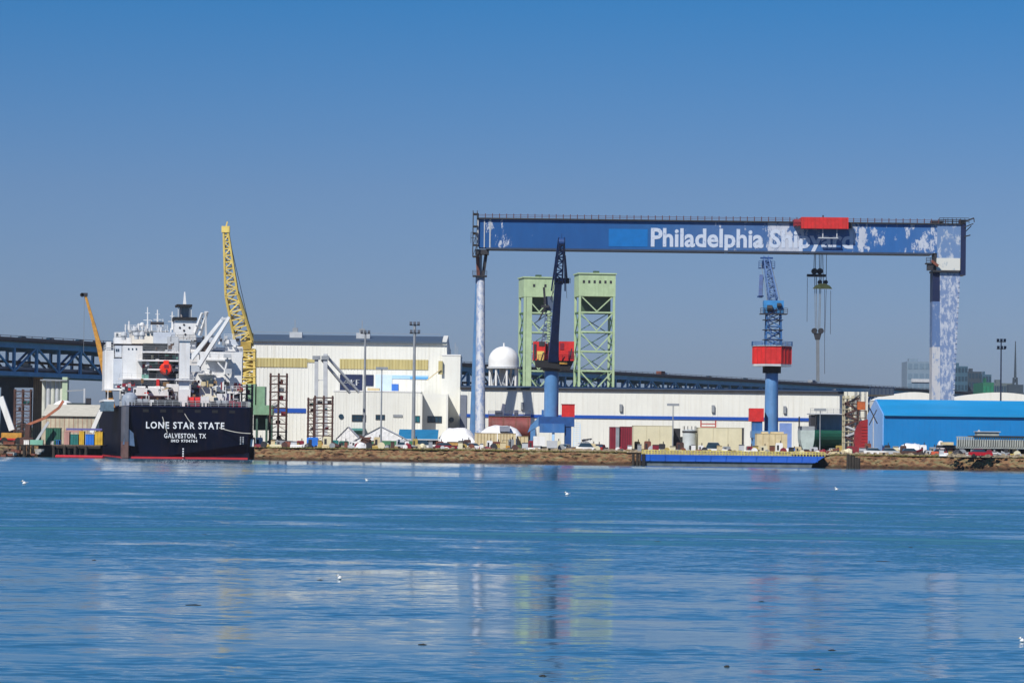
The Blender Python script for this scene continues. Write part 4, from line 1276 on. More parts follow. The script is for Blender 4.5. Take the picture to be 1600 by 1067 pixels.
# ================================================================ SECOND JIB CRANE (boom away from us)
KY = 835
c2 = P(1205.5, 620, KY)
kc = thing('jib_crane', 'blue column jib crane with eight sided red machine house and pale lattice mast', 'jib crane', (c2.x, KY, GZ))
def kl(x, y): p = P(x, y, KY); return (p.x - c2.x, p.z - GZ)
MB().cyl((0, 0, 5.2), (0, 0, kl(1205, 583)[1]), 1.62, 1.5, 24).build('column', m_cblue2, kc, False, smooth=True)
MB().cyl((0, 0, kl(1205, 583)[1] + .01), (0, 0, kl(1205, 573)[1]), 2.15, 2.15, 24).build('slew_ring', m_black, kc, False)
def octa(r, z0, z1, sy=1.0, rot=22.5):
    b = MB(); vs = []
    for z in (z0, z1):
        for k in range(8):
            t = rad(rot + 45 * k); vs.append((r * math.cos(t), r * math.sin(t) * sy, z))
    return b.add(vs, [tuple(range(7, -1, -1)), tuple(range(8, 16))] + [(k, (k + 1) % 8, (k + 1) % 8 + 8, k + 8) for k in range(8)])
octa(4.75, kl(1205, 572.5)[1], kl(1205, 569.3)[1]).build('under_deck', m_lgrey, kc, False)
octa(4.75, kl(1205, 569.2)[1], kl(1205, 541.5)[1]).build('machine_house', m_red, kc, False)
mb = MB()
for k in range(8):
    for f in (0, .33, .66):
        t0, t1 = rad(22.5 + 45 * k), rad(22.5 + 45 * (k + 1))
        p0 = Vector((4.78 * math.cos(t0), 4.78 * math.sin(t0), 0)); p1 = Vector((4.78 * math.cos(t1), 4.78 * math.sin(t1), 0))
        q = p0.lerp(p1, f)
        mb.box(q.x - .06, q.x + .06, q.y - .06, q.y + .06, kl(1205, 568.5)[1], kl(1205, 542)[1])
mb.build('panel_seam', MATS['deep_red'], kc, False)
mb = MB()
zh = kl(1205, 541.4)[1]
pts = [(5.0 * math.cos(rad(22.5 + 45 * k)), 5.0 * math.sin(rad(22.5 + 45 * k)), zh) for k in range(9)]
mb.rail(pts, 1.1, 1.2, .08)
mb.build('roof_railing', m_cblue, kc, False)
octa(5.0, zh + .003, zh + .15).build('roof_deck', m_lgrey, kc, False)
m_jb = mat('mast_blue', (.03, .11, .28), .5, var=.25)
zm = kl(1205, 490)[1]; zn = kl(1205, 470)[1]; zt2 = kl(1205, 397)[1]
MB().truss((.25, 0, zh + .15), (.25, 0, zm), 3.6, 3.6, 5, .38, 3.2, 3.2).build('mast', m_jb, kc, False)
mb = MB()
for k in range(9):
    a_, b_ = random.uniform(-2, 2), random.uniform(-2, 2); z = zh + .5 + k * .85
    mb.bar((a_, -2.2, z), (b_, -2.0, z + 1.4), .22)
mb.build('mast_pipework', m_boom, kc, False, kind='stuff')
for k in range(3):
    z = zh + 1.5 + k * 2.3
    MB().box(-2.2, 2.4, -2.2, 2.2, z, z + .12).build('mast_platform', m_dark, kc, False)
MB().box(-2.1, 2.5, -1.9, 1.9, zm + .003, zn).build('winch_house', mat('winch_blue', (.04, .22, .50), .5, var=.2), kc, False)
mb = MB(); mb.rail([(-2.9, -2.2, zm), (3.4, -2.2, zm)], 1.2, .8, .1); mb.box(-2.9, 3.4, -2.3, 2.2, zm - .2, zm - .003)
mb.build('winch_platform', m_dark, kc, False)
mb = MB(); mb.cyl((-1.4, -2.3, zm + 1.2), (-.2, -2.3, zm + 1.2), .7, n=12); mb.cyl((.9, -2.3, zm + 1.9), (1.9, -2.3, zm + 1.9), .5, n=12)
mb.build('winch_drum', m_dark, kc, False)
MB().truss((.15, 0, zn + .003), (-.35, 18, zt2), 1.9, 1.8, 10, .30, 1.1, 1.0).build('boom', mat('boom_pale_blue', (.09, .16, .32), .5, var=.2), kc, False)
q = Vector((-.3, 16.5, kl(1203, 407)[1]))
mb = MB().box(q.x - 1.9, q.x + 1.9, q.y - 1, q.y + 1, q.z - 1.1, q.z - .9)
mb.rail([(q.x - 1.9, q.y - 1, q.z - .9), (q.x + 1.9, q.y - 1, q.z - .9)], 1.5, .7, .12)
mb.box(q.x - 1.0, q.x + 1.0, q.y - .8, q.y + .8, q.z - .9, q.z + .9)
mb.bar((q.x - 1.5, q.y, q.z + 1.4), (q.x + 1.5, q.y, q.z + 1.4), .4)
mb.build('boom_head', m_boom, kc, False)
mb = MB().bar((kl(1194, 430)[0], 9, kl(1194, 428)[1]), (kl(1191, 462)[0], 6, kl(1191, 462)[1]), .9)
mb.bar((kl(1186, 462)[0], 6, kl(1186, 462)[1]), (kl(1196, 461)[0], 6, kl(1196, 461)[1]), .35)
mb.build('counter_strut', m_boom, kc, False)
mb = MB(); mb.bar((-1.3, -.5, zn), (-1.7, 15, zt2 - 1.5), .1); mb.bar((1.8, -.5, zn), (.8, 16, zt2 - 1.5), .1)
mb.build('stay_rope', m_cable, kc, False)
# base portal and red box
zb5 = kl(1205, 676)[1]
MB().box(kl(1174, 660)[0], kl(1235, 660)[0], -3.5, 3.5, 3.6, 5.2).build('portal_deck', m_cblue2, kc, False)
for xx in (1175, 1227):
    for yy in (-3.4, 2.4):
        a = kl(xx, 690)[0]
        MB().box(a, a + 1.2, yy, yy + 1.0, .4, 3.59).build('portal_leg', m_cblue2, kc, False)
MB().box(kl(1216, 680)[0], kl(1235, 680)[0], -3.9, -3.51, .6, kl(1226, 661)[1]).build('portal_plate', mat('periwinkle_panel', (.20, .30, .60), .5), kc, False)
MB().box(kl(1169.5, 648)[0], kl(1192, 648)[0], -3.3, 0, kl(1181, 658.5)[1], kl(1181, 638)[1]).build('red_cabin', m_red, kc, False)
MB().box(kl(1174, 648)[0], kl(1190, 648)[0], -3.0, -.3, 5.2, kl(1181, 658.5)[1] - .003).build('cabin_stand', m_cblue, kc, False)
# ================================================================ SHIP (local frame: u right, w forward, z up from the water)
HD = rad(8.9)
S0 = P(292.5, 716, 769); S0 = Vector((S0.x, 769, 0))
Rs = Vector((math.cos(HD), math.sin(HD), 0)); Fs = Vector((-math.sin(HD), math.cos(HD), 0))
ship = thing('tanker_ship', 'white and navy tanker moored stern first with its name across the dark stern', 'ship', S0, HD)
def su(x, w, y=640):
    d = ray(x, y); t = d.x / d.y
    bx = S0.x + w * Fs.x; by = S0.y + w * Fs.y
    return (t * by - bx) / (Rs.x - t * Rs.y)
def sz(x, y, w):
    u = su(x, w, y)
    return P(x, y, S0.y + w * Fs.y + u * Rs.y).z
HB = 13.9                                   # half beam
DZ = sz(290, 635, 0)                        # poop deck height at the stern
def hull_mesh():
    st = []
    # (w, half beam at deck, half beam at waterline, keel-ish depth, deck z)
    for w, bd_, bw, dz in ((0, HB - .6, HB - 1.4, DZ), (1.2, HB, HB - .5, DZ), (20, HB, HB, DZ), (60, HB, HB, DZ - .6), (120, HB, HB, DZ - .6), (150, HB * .92, HB * .85, DZ), (170, HB * .66, HB * .4, DZ + 1.2), (182, HB * .2, .3, DZ + 2.5)):
        prof = [(bd_, dz), (bd_ * .998, dz * .55), (bw + (bd_ - bw) * .4, dz * .3), (bw, 1.4), (bw * (.93 if w < 1 else 1), -.6)]
        st.append([(u, w + (1.6 if (w == 0 and z < 1.5) else 0), z) for u, z in prof] + [(-u, w + (1.6 if (w == 0 and z < 1.5) else 0), z) for u, z in prof[::-1]])
    vs = [p for s_ in st for p in s_]; n = len(st[0]); fs = []
    for i in range(len(st) - 1):
        for j in range(n):
            fs.append((i * n + j, i * n + (j + 1) % n, (i + 1) * n + (j + 1) % n, (i + 1) * n + j))
    fs.append(tuple(range(n))); fs.append(tuple(range(len(vs) - 1, len(vs) - n - 1, -1)))
    return MB().add(vs, fs)
m_hull = mat('ship_hull_navy', (.003, .005, .017), .6, var=.35, scale=.25, streak=.3, dirt=(.030, .018, .015), spec=.06)
hull = hull_mesh().build('hull', m_hull, ship, False)
MB().box(-HB + .2, HB - .9, .35, 2, .0, .42).build('boot_topping', mat('antifouling_red', (.50, .03, .04), .5), ship, False)
MB().box(-HB - .06, HB + .06, 1.9, 140, -.5, .35).build('boot_topping', MATS['antifouling_red'], ship, False)
# painted sun gloss on the quarter plate at the left stern corner, with its rusty foot
def quarter(z0, z1, m, nm):
    b = MB(); vs = []; k = 8
    for z in (z0, z1):
        for i in range(k + 1):
            t = math.pi / 2 * i / k
            vs.append((-HB + 1.3 - 1.55 * math.cos(t) , 1.5 - 1.9 * math.sin(t), z))
    b.add(vs, [(i, i + 1, i + k + 2, i + k + 1) for i in range(k)] + [tuple(range(k + 1, 2 * k + 2)), tuple(range(k, -1, -1))])
    return b.build(nm, m, ship, False, smooth=True)
quarter(3.6, sz(186, 634, 0), mat('quarter_gloss_grey', (.075, .08, .10), .4, var=.2, streak=.4, dirt=(.25, .20, .18)), 'quarter_plate')
quarter(.1, 3.59, mat('quarter_rust', (.13, .07, .06), .6, var=.3), 'quarter_plate')
for xx, m_ in ((201, mat('scuffed_blue_grey', (.10, .16, .26), .5, var=.3)),):
    u = su(xx, 0)
    MB().prism([(u - 1.2, 3.0), (u + 1.4, 2.6), (u + 1.1, 5.4), (u, 6.4), (u - .6, 5.0)], -.1, -.004).build('scuff_plate', m_, ship, False)
# name on the transom
def sletter(txt, x0, x1, yb, yt, nm='lettering'):
    return letter(txt, su(x0, 0), su(x1, 0), sz((x0 + x1) / 2, yb, 0), sz((x0 + x1) / 2, yt, 0), -.035, m_shipletter, ship, nm, bold=.02, world=False, space=1.18)
m_shipletter = mat('ship_letter_white', (.80, .80, .80), .5, var=.08)
sletter('LONE STAR STATE', 228.5, 351, 669.5, 659.5)
sletter('GALVESTON, TX', 257, 322.5, 684.2, 677.2)
sletter('IMO 9704764', 268, 309, 690.8, 686.6)
mb = MB()
for i in range(4): mb.box(su(287, 0) - .15, su(287, 0) + .15, -.06, -.004, .5 + i * .5, .8 + i * .5)
mb.build('draft_marks', m_shipletter, ship, False)
mb = MB()
for xx in (376.5, 380.5):
    for k in range(4): mb.box(su(xx, 0) - .14, su(xx, 0) + .14, -.06, -.004, sz(xx, 694, 0) + k * .45, sz(xx, 694, 0) + .25 + k * .45)
mb.build('draft_marks', m_lgrey, ship, False)
mb = MB()
for i in range(6):
    u = -9 + i * 3.7
    mb.box(u - .6, u + .6, -.12, -.004, DZ - 1.3, DZ - .7)
mb.build('fairlead', m_black, ship, False)
MB().box(-HB + .6, HB - .6, -.18, .3, DZ - .15, DZ + .05).build('gunwale', m_navy, ship, False)
MB().box(-HB + .5, HB - .5, .4, 130, DZ + .002, DZ + .06).build('poop_deck', mat('deck_red', (.20, .05, .04), .8), ship, False)
mb = MB(); mb.rail([(-HB + .8, .2, DZ + .06), (HB - .8, .2, DZ + .06)], 1.15, 1.6, .07); mb.rail([(-HB + .4, 2, DZ + .06), (-HB + .4, 24, DZ + .06)], 1.15, 1.8, .07)
mb.rail([(HB - .4, 2, DZ + .06), (HB - .4, 24, DZ + .06)], 1.15, 1.8, .07)
mb.build('stern_railing', m_lgrey, ship, False)

def sbox(nm, x0, x1, y0, y1, w, dep, m, parent=None, wref=None):
    """box seen between photo columns/rows on the plane w of the ship, dep deep"""
    xm, ym = (x0 + x1) / 2, (y0 + y1) / 2
    b = MB().box(su(x0, w, ym), su(x1, w, ym), w, w + dep, sz(xm, y1, w), sz(xm, y0, w))
    return b.build(nm, m, parent or ship, False)
def pt(x, y, w): return Vector((su(x, w, y), w, sz(x, y, w)))
# ---- decks of the superstructure, from aft to forward
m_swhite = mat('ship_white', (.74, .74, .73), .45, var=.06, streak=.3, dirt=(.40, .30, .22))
m_sshade = mat('ship_white_shaded', (.50, .54, .60), .5, var=.08)  # ship white with shade mixed into the colour
def deck(y, x0, x1, w, dep, nm='deck', th=.35, m=None):
    xm = (x0 + x1) / 2
    z = sz(xm, y, w)
    b = MB().box(su(x0, w, y), su(x1, w, y), w, w + dep, z - th, z)
    o = b.build(nm, m or m_swhite, ship, False)
    r = MB(); r.rail([(su(x0, w, y) + .1, w + .1, z), (su(x1, w, y) - .1, w + .1, z)], 1.0, 2.6, .045, 2)
    r.build('deck_railing', m_grey, o, False)
    return z
# main accommodation block with aft galleries, their shade painted on flat panels
W1s = 20
sbox('accommodation', 209, 378, 549, 634, W1s, 16, m_swhite)
sbox('accommodation', 192, 222, 540, 634, W1s - .9, 15, m_swhite)
for yy, xa, xb in ((549, 223, 281), (562, 216, 279), (576, 231, 262), (591, 186, 283), (604, 181, 378), (618, 205, 372)):
    deck(yy, xa, xb, W1s - 4.5, 4.45)
random.seed(31)
def door(parent, x, y0, y1, w, wd=3.4):
    return sbox('door', x, x + wd, y0, y1, w - .12, .1, m_dark, parent)
def swin(xs, y0, y1, w, wd=3.0, m=m_glass):
    for x in xs: sbox('window', x, x + wd, y0, y1, w - .1, .09, m)
random.seed(77)
m_gd = mat('gallery_dark', (.045, .05, .055), .7, var=.5)  # dark tone for painted gallery shade, also used on deck gear
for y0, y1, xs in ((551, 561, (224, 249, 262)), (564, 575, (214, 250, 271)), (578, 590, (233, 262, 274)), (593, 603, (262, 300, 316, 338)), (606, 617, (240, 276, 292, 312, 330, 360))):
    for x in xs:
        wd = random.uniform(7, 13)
        sbox('shade_panel', x, x + wd, y0 + random.uniform(0, 2), y1, W1s - .45 - random.random() * .1, .2, random.choice([m_gd, m_gd, mat('gallery_brown', (.12, .08, .06), .7, var=.4), mat('gallery_grey', (.18, .20, .22), .7, var=.3)]))
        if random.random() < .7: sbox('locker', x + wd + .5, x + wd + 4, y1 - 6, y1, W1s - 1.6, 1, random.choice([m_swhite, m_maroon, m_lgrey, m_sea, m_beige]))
sbox('shade_panel', 223.5, 262, 536.5, 547.5, W1s - .25, .2, mat('gallery_dark', (.06, .07, .08), .7, var=.4))
sbox('shade_panel', 226, 247, 551, 560, W1s - .25, .2, MATS['gallery_dark'])
sbox('shade_panel', 232, 246, 563.5, 573, W1s - .25, .2, MATS['gallery_dark'])
sbox('shade_panel', 207, 231, 578.5, 590, W1s - .25, .2, mat('gallery_grey', (.18, .20, .22), .7, var=.3))
sbox('shade_panel', 209, 238, 606, 616, W1s - .25, .2, MATS['gallery_dark'])
sbox('shade_panel', 252, 268, 620, 632, W1s - 4.9, .2, MATS['gallery_dark'])
swin((271, 275.5), 553, 557, W1s, 2.4); swin((252, 258), 594, 598, W1s, 2.6); swin((200, 206, 212), 544, 546.5, W1s - .9, 2)
door(None, 247.5, 594.5, 603, W1s - .01, 3.0)['label'] = 'open doorway'
sbox('red_locker', 244.5, 249, 592.5, 604, W1s - 4.8, .8, m_red)
sbox('lower_gallery', 205, 262, 606, 618, W1s - 5.5, 1.0, m_swhite)
sbox('lower_gallery', 262, 300, 600, 612, W1s - 5.2, 4, m_swhite)
sbox('green_house', 222, 232, 585, 594, W1s - 4.2, 2, m_sea)
sbox('green_panel', 232, 246, 562.5, 574, W1s - .35, .09, m_sea)
sbox('green_panel', 262, 279, 562, 568, W1s - .5, .3, m_sea)
# navigation bridge block on top
Wb = 27
sbox('bridge_house', 205, 262, 517.5, 537, Wb, 9, mat('bridge_cream', (.74, .69, .60), .5, var=.06))
sbox('bridge_roof', 203, 264, 515.8, 517.3, Wb - .4, 10, m_lgrey)
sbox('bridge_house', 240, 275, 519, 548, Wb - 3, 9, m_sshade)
mb = MB(); mb.rail([pt(196, 516, Wb), pt(262, 516, Wb)], 1.1, 1.6, .07); mb.build('roof_railing', m_swhite, ship, False)
swin((209, 216, 223, 230, 237), 521, 524.5, Wb, 3.8)
sbox('bridge_wing', 178.5, 206, 527.5, 537, Wb, 5, m_swhite)
sbox('bridge_wing', 350, 376, 530, 540, Wb, 5, m_sshade)
for xa, ya, xb in ((178.5, 527, 206), (350, 530, 376)): MB().rail([pt(xa, ya, Wb), pt(xb, ya, Wb)], 1.1, 1.4, .07).build('wing_railing', m_swhite, ship, False)
sbox('wing_cab', 180, 190, 519, 527.5, Wb + .5, 3, m_swhite); sbox('window', 181.5, 184.5, 520.5, 525, Wb + .38, .1, m_glass)
for x in (196, 201.5, 209, 216.5, 227): 
    q = pt(x, 516, Wb + 2)
    MB().cyl(q, q + Vector((0, 0, random.uniform(.9, 2.2))), .16, n=8).build('vent_pipe', m_swhite, ship, False)
for x, y in ((193.5, 531), (213.5, 530), (222, 530), (211, 523)):
    q = pt(x, y, W1s + 2); MB().lathe(q, [(.5, 0), (.5, .5), (.75, .9), (.6, 1.5), (.1, 1.8)], 12).build('cowl_vent', m_lgrey, ship, False)
sbox('funnel_deckhouse', 262, 279, 526, 549, W1s + 1, 5, m_lgrey)
# left outer tower (lifeboat station and stores)
sbox('side_tower', 163.5, 177.5, 547, 607, W1s + 6, 12, m_swhite)
sbox('side_tower', 166.5, 173.5, 534, 547, W1s + 6.5, 5, m_swhite)
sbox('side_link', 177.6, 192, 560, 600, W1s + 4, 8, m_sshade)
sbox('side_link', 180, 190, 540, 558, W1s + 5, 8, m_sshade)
for xa, ya, xb, wa in ((162.5, 547, 177.6, 6), (177.6, 560, 192, 4)): MB().rail([pt(xa, ya, W1s + wa), pt(xb, ya, W1s + wa)], 1.1, 1.2, .08).build('side_railing', m_swhite, ship, False)
sbox('side_deck', 163, 196, 607, 609.5, W1s + 3, 14, m_swhite)
sbox('shade_panel', 165, 176, 612, 622, W1s + 5.5, .3, MATS['gallery_dark'])
sbox('bulwark', 161.5, 178.5, 624, 627, W1s, 22, m_swhite)
sbox('bulwark_panel', 162.5, 178, 627.2, 642, W1s - 1, 20, mat('worn_steel_blue', (.12, .20, .27), .6, var=.4, scale=.5))
for x in (168, 187): sbox('stanchion', x, x + 1.2, 609.5, 624, W1s + 2, .5, m_swhite)
for x in (181, 184): sbox('window', x, x + 2, 545, 549, W1s + 4.88, .1, m_glass)
# funnel with its black cage of exhaust pipes
Wf = 24
sbox('funnel', 273.5, 306.5, 500.5, 560, Wf, 8, m_swhite)
sbox('funnel_band', 271.5, 308, 495.5, 500.4, Wf - .5, 9, m_black)
sbox('exhaust_stack', 283, 295.5, 479, 495.4, Wf + 2, 3, mat('exhaust_grey', (.40, .37, .36), .6, var=.3, stretch=(3, 3, .1)))
sbox('exhaust_cap', 276.5, 300.5, 475.5, 479, Wf, 7, m_black)
for x in (278.5, 281.2, 296.8, 298.8): 
    a_, b_ = pt(x, 495.5, Wf + .6), pt(x, 479, Wf + .6); MB().bar(a_, b_, .22).build('cage_post', m_dark if x in (281.2, 296.8) else m_lgrey, ship, False)
a_, b_ = pt(288.5, 475.4, Wf + 3), pt(288.5, 456, Wf + 3)
MB().bar(a_, b_, .7, .7, .22, .22).build('top_mast', m_swhite, ship, False)
for x, y in ((287.5, 507.5), (287.5, 516.5), (289.5, 522.5), (281, 512), (296, 512)):
    p = pt(x, y, Wf); MB().cyl(p + Vector((0, -.1, 0)), p + Vector((0, -.003, 0)), .24, n=10).build('porthole', m_dark, ship, False)
mb = MB(); mb.rail([pt(268, 531, Wf - 1), pt(306, 531, Wf - 1)], 1.1, 1.2, .07); mb.box(su(266, Wf - 1.4), su(306, Wf - 1.4), Wf - 1.4, Wf, sz(286, 533, Wf - 1), sz(286, 531, Wf - 1))
mb.build('funnel_gallery', m_dark, ship, False)
# masts and aerials
for x, y0, y1, t in ((230.5, 480, 517, .34), (246, 484, 512, .42), (237, 501, 517, .22), (269, 487, 515, .40), (254.5, 498, 515, .18), (200, 508, 517, .18), (213, 509, 517, .18), (190.5, 519, 530, .2)):
    a_, b_ = pt(x, y1, Wb + 3), pt(x, y0, Wb + 3)
    o = MB().bar(a_, b_, t, t, t * .5, t * .5).build('mast', m_swhite, ship, False)
    if t > .3:
        mb = MB(); q = a_.lerp(b_, .45); mb.bar(q - Vector((.9, 0, 0)), q + Vector((.9, 0, 0)), .14); q = a_.lerp(b_, .75); mb.bar(q - Vector((.5, 0, 0)), q + Vector((.5, 0, 0)), .12)
        mb.build('yard_arm', m_swhite, o, False)
q = pt(245, 505, Wb + 2); MB().cyl(q - Vector((1.4, 0, 0)), q + Vector((1.6, 0, 0)), .34, n=10).build('radar_scanner', m_dark, ship, False)
q = pt(222, 513, Wb + 2); MB().lathe(q, [(.25, 0), (.3, .3), (.6, .6), (.6, 1.0), (.2, 1.3)], 14).build('radar_dome', m_swhite, ship, False)
# hose crane: pedestal, twin white jibs reaching right
Wp = 9
pb, ptop = pt(287.5, 610, Wp), pt(287.5, 533, Wp)
MB().box(su(279.5, Wp), su(295.5, Wp), Wp, Wp + 2.4, sz(287, 608, Wp), sz(287, 533, Wp)).build('crane_pedestal', m_swhite, ship, False)
MB().box(su(277.5, Wp), su(297, Wp), Wp - .3, Wp + 2.8, sz(287, 533, Wp) + .003, sz(287, 530.5, Wp)).build('pedestal_cap', m_lgrey, ship, False)
MB().box(su(279, Wp), su(297, Wp), Wp - .5, Wp + 3, DZ, sz(287, 608, Wp) - .003).build('pedestal_base', m_swhite, ship, False)
mb = MB(); z = sz(287, 593, Wp); mb.rail([(su(275, Wp), Wp - .8, z), (su(301, Wp), Wp - .8, z)], 1.1, .9, .08); mb.box(su(274, Wp), su(302, Wp), Wp - .9, Wp + 3.2, z - .2, z); mb.build('pedestal_gallery', m_swhite, ship, False)
MB().bar(pt(298.5, 561, Wp + 1), pt(349.5, 496.5, Wp - 1), 1.1, .9, .7, .6).build('jib_arm', m_swhite, ship, False)
MB().bar(pt(311, 571, Wp + .5), pt(358.5, 495.5, Wp - 1.5), 1.1, .9, .7, .6).build('jib_arm', m_swhite, ship, False)
MB().bar(pt(346, 499, Wp - 1), pt(357, 497, Wp - 1.5), .5).build('jib_head', m_lgrey, ship, False)
MB().bar(pt(329, 525, Wp), pt(338, 527, Wp), .5).build('jib_tie', m_lgrey, ship, False)
MB().bar(pt(296, 576, Wp + 1.2), pt(312, 576, Wp + 1), 1.6, 1.4).build('jib_root', m_lgrey, ship, False)
MB().bar(pt(303, 590, Wp + 1.5), pt(316, 566, Wp + 1), .5).build('luffing_ram', m_lgrey, ship, False)
# second folded crane beyond, near the funnel
for a, b, c, d in ((305, 520, 316, 489), (312, 524, 324, 487)):
    MB().bar(pt(a, b, Wf), pt(c, d, Wf - 2), .7, .6, .5, .4).build('jib_arm', m_swhite, ship, False)
MB().bar(pt(321, 487, Wf - 2), pt(322, 530, Wf), .45).build('jib_post', m_swhite, ship, False)
mb = MB()
for k in range(4): mb.bar(pt(306 + k * 4, 508 - k * 6, Wf - 1), pt(315 + k * 2.4, 515 - k * 7, Wf - 1), .25)
mb.build('jib_lattice', m_grey, ship, False)
# right part: forward house with its shade painted in, davits and platforms
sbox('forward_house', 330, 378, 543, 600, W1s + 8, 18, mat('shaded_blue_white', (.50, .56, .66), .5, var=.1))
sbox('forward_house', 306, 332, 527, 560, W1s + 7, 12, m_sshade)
sbox('forward_wall', 352, 379, 541.5, 549, W1s + 7, 3, m_swhite)
sbox('shade_panel', 300, 332, 560, 594, W1s + 6.5, .4, MATS['gallery_dark'])
sbox('shade_panel', 332, 348, 548, 570, W1s + 7.6, .3, mat('navy_shade', (.03, .05, .09), .7, var=.4))
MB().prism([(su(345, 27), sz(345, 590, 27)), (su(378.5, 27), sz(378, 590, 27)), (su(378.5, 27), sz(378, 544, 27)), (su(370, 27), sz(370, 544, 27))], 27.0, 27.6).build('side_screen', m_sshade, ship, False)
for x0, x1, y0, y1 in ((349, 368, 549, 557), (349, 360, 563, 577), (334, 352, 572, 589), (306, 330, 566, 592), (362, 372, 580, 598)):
    sbox('shade_panel', x0, x1, y0, y1, W1s + 6.3, .25, MATS['navy_shade'])  # flat navy panels painted in place of shadow
for y, xa, xb in ((561, 322, 362), (583, 310, 336), (590, 333, 352)):
    deck(y, xa, xb, W1s - 2, 4)
MB().bar(pt(340, 566, W1s - 2), pt(358, 586, W1s - 2), .3).build('davit_arm', m_swhite, ship, False)
MB().bar(pt(356, 557, W1s - 2), pt(350, 585, W1s - 2), .35).build('davit_arm', m_swhite, ship, False)
sbox('davit_winch', 350, 361, 553, 559, W1s - 3, 1.5, m_lgrey); sbox('davit_winch', 352, 362, 576, 584, W1s - 3, 1.5, m_lgrey)
sbox('deckhouse', 312, 338, 604.5, 630, W1s - 8, 4, mat('deckhouse_cream', (.74, .72, .62), .5, var=.08))
sbox('deckhouse', 338, 350, 590, 612, W1s - 7, 4, m_swhite)
sbox('deckhouse', 339, 360, 615, 629, W1s - 9, 3, m_swhite)
sbox('window', 334, 340, 621, 627, W1s - 9.2, .15, m_glass)
sbox('platform', 352, 378, 611, 614.5, W1s - 6, 7, m_swhite)
mb = MB(); mb.rail([pt(352, 611, W1s - 6), pt(378, 611, W1s - 6)], 1.1, 1.2, .08); mb.build('platform_railing', m_swhite, ship, False)
for x in (353, 364, 375): sbox('platform_post', x, x + 1.3, 614.6, 637, W1s - 5.9, .3, m_swhite)
sbox('shed_dark', 356, 374, 616, 634, W1s - 3, 3, MATS['gallery_dark'])
sbox('tank_locker', 362, 370, 628, 640, W1s - 12, 1.5, m_maroon)
# poop deck clutter: winches, bollards, red drums, vents, boxes
def winch(x, w, r, m, lab=None):
    q = Vector((su(x, w, 635), w, DZ + .06))
    o = MB().cyl(q + Vector((-1.2, 0, r + .3)), q + Vector((1.2, 0, r + .3)), r, n=16).build('winch_drum', m, ship, False)
    mb = MB()
    for dx in (-1.35, -.1, 1.2): mb.cyl(q + Vector((dx, 0, r + .3)), q + Vector((dx + .15, 0, r + .3)), r + .25, n=16)
    mb.box(q.x - 1.6, q.x + 1.6, q.y - .6, q.y + .6, q.z, q.z + .35)
    mb.build('winch_flange', m_dark if m is not m_red else m_maroon, o, False)
winch(303, 2.5, .85, m_red); winch(222, 3, .6, m_grey); winch(250, 2.5, .55, m_dark); winch(268, 3.5, .6, m_dark); winch(345, 3, .55, m_grey)
for x, s_, m in ((212, 1.6, m_grey), (231, 1.0, m_swhite), (240, 1.4, m_swhite), (259, 1.2, m_dark), (281, .9, m_grey), (320, 1.8, m_swhite), (332, 1.0, m_dark), (352, 1.1, m_lgrey), (363, 1.3, m_maroon), (372, 1.2, m_maroon), (381, .9, m_dark)):
    w = random.uniform(1.2, 6); u = su(x, w, 635)
    hh = s_ * random.uniform(.9, 1.5)
    MB().box(u - s_ * .5, u + s_ * .5, w, w + s_, DZ + .06, DZ + .06 + hh).build('deck_locker', m, ship, False)
for x in (206, 236, 256, 278, 293, 316, 327, 358, 368):
    w = 1.0; u = su(x, w, 635)
    MB().cyl((u - .35, w, DZ), (u - .35, w, DZ + .8), .22, n=10).cyl((u + .35, w, DZ), (u + .35, w, DZ + .8), .22, n=10).build('bollard', m_black, ship, False)
q = pt(203, 631, 4)
MB().lathe((q.x, 4, DZ + .06), [(1.7, 0), (1.75, 1.2), (1.5, 2.1), (.9, 2.7), (.1, 2.9)], 18).build('grey_tank', mat('tank_slate', (.28, .32, .38), .5, var=.25), ship, False, smooth=True)
for x, y0, y1, w in ((208, 606, 634, 6), (228, 606, 634, 7), (262, 612, 634, 8), (232, 618, 634, 5), (352, 604, 634, 8)):
    sbox('stanchion', x, x + 1.1, y0, y1, w, .3, m_swhite)
# pipes and rails criss-crossing the aft galleries
for i in range(46):
    x = random.uniform(225, 372); y = random.uniform(600, 632); w = random.uniform(8, 15)
    l = random.uniform(3, 12)
    if random.random() < .5: a_, b_ = pt(x, y, w), pt(x, y - l, w)
    else: a_, b_ = pt(x, y, w), pt(x + l, y + random.choice([0, 0, 3, -3]), w)
    MB().bar(a_, b_, random.choice([.12, .18, .28])).build('pipe', random.choice([m_swhite, m_swhite, m_lgrey, m_grey, mat('pipe_ochre', (.45, .33, .15), .6), m_maroon]), ship, False)
for i in range(26):
    x = random.uniform(262, 330); y = random.uniform(532, 598); w = random.uniform(17, 19)
    l = random.uniform(3, 9)
    if random.random() < .6: a_, b_ = pt(x, y, w), pt(x, y - l, w)
    else: a_, b_ = pt(x, y, w), pt(x + l, y, w)
    MB().bar(a_, b_, random.choice([.12, .18, .3])).build('pipe', random.choice([m_swhite, m_grey, m_dark, m_lgrey]), ship, False)
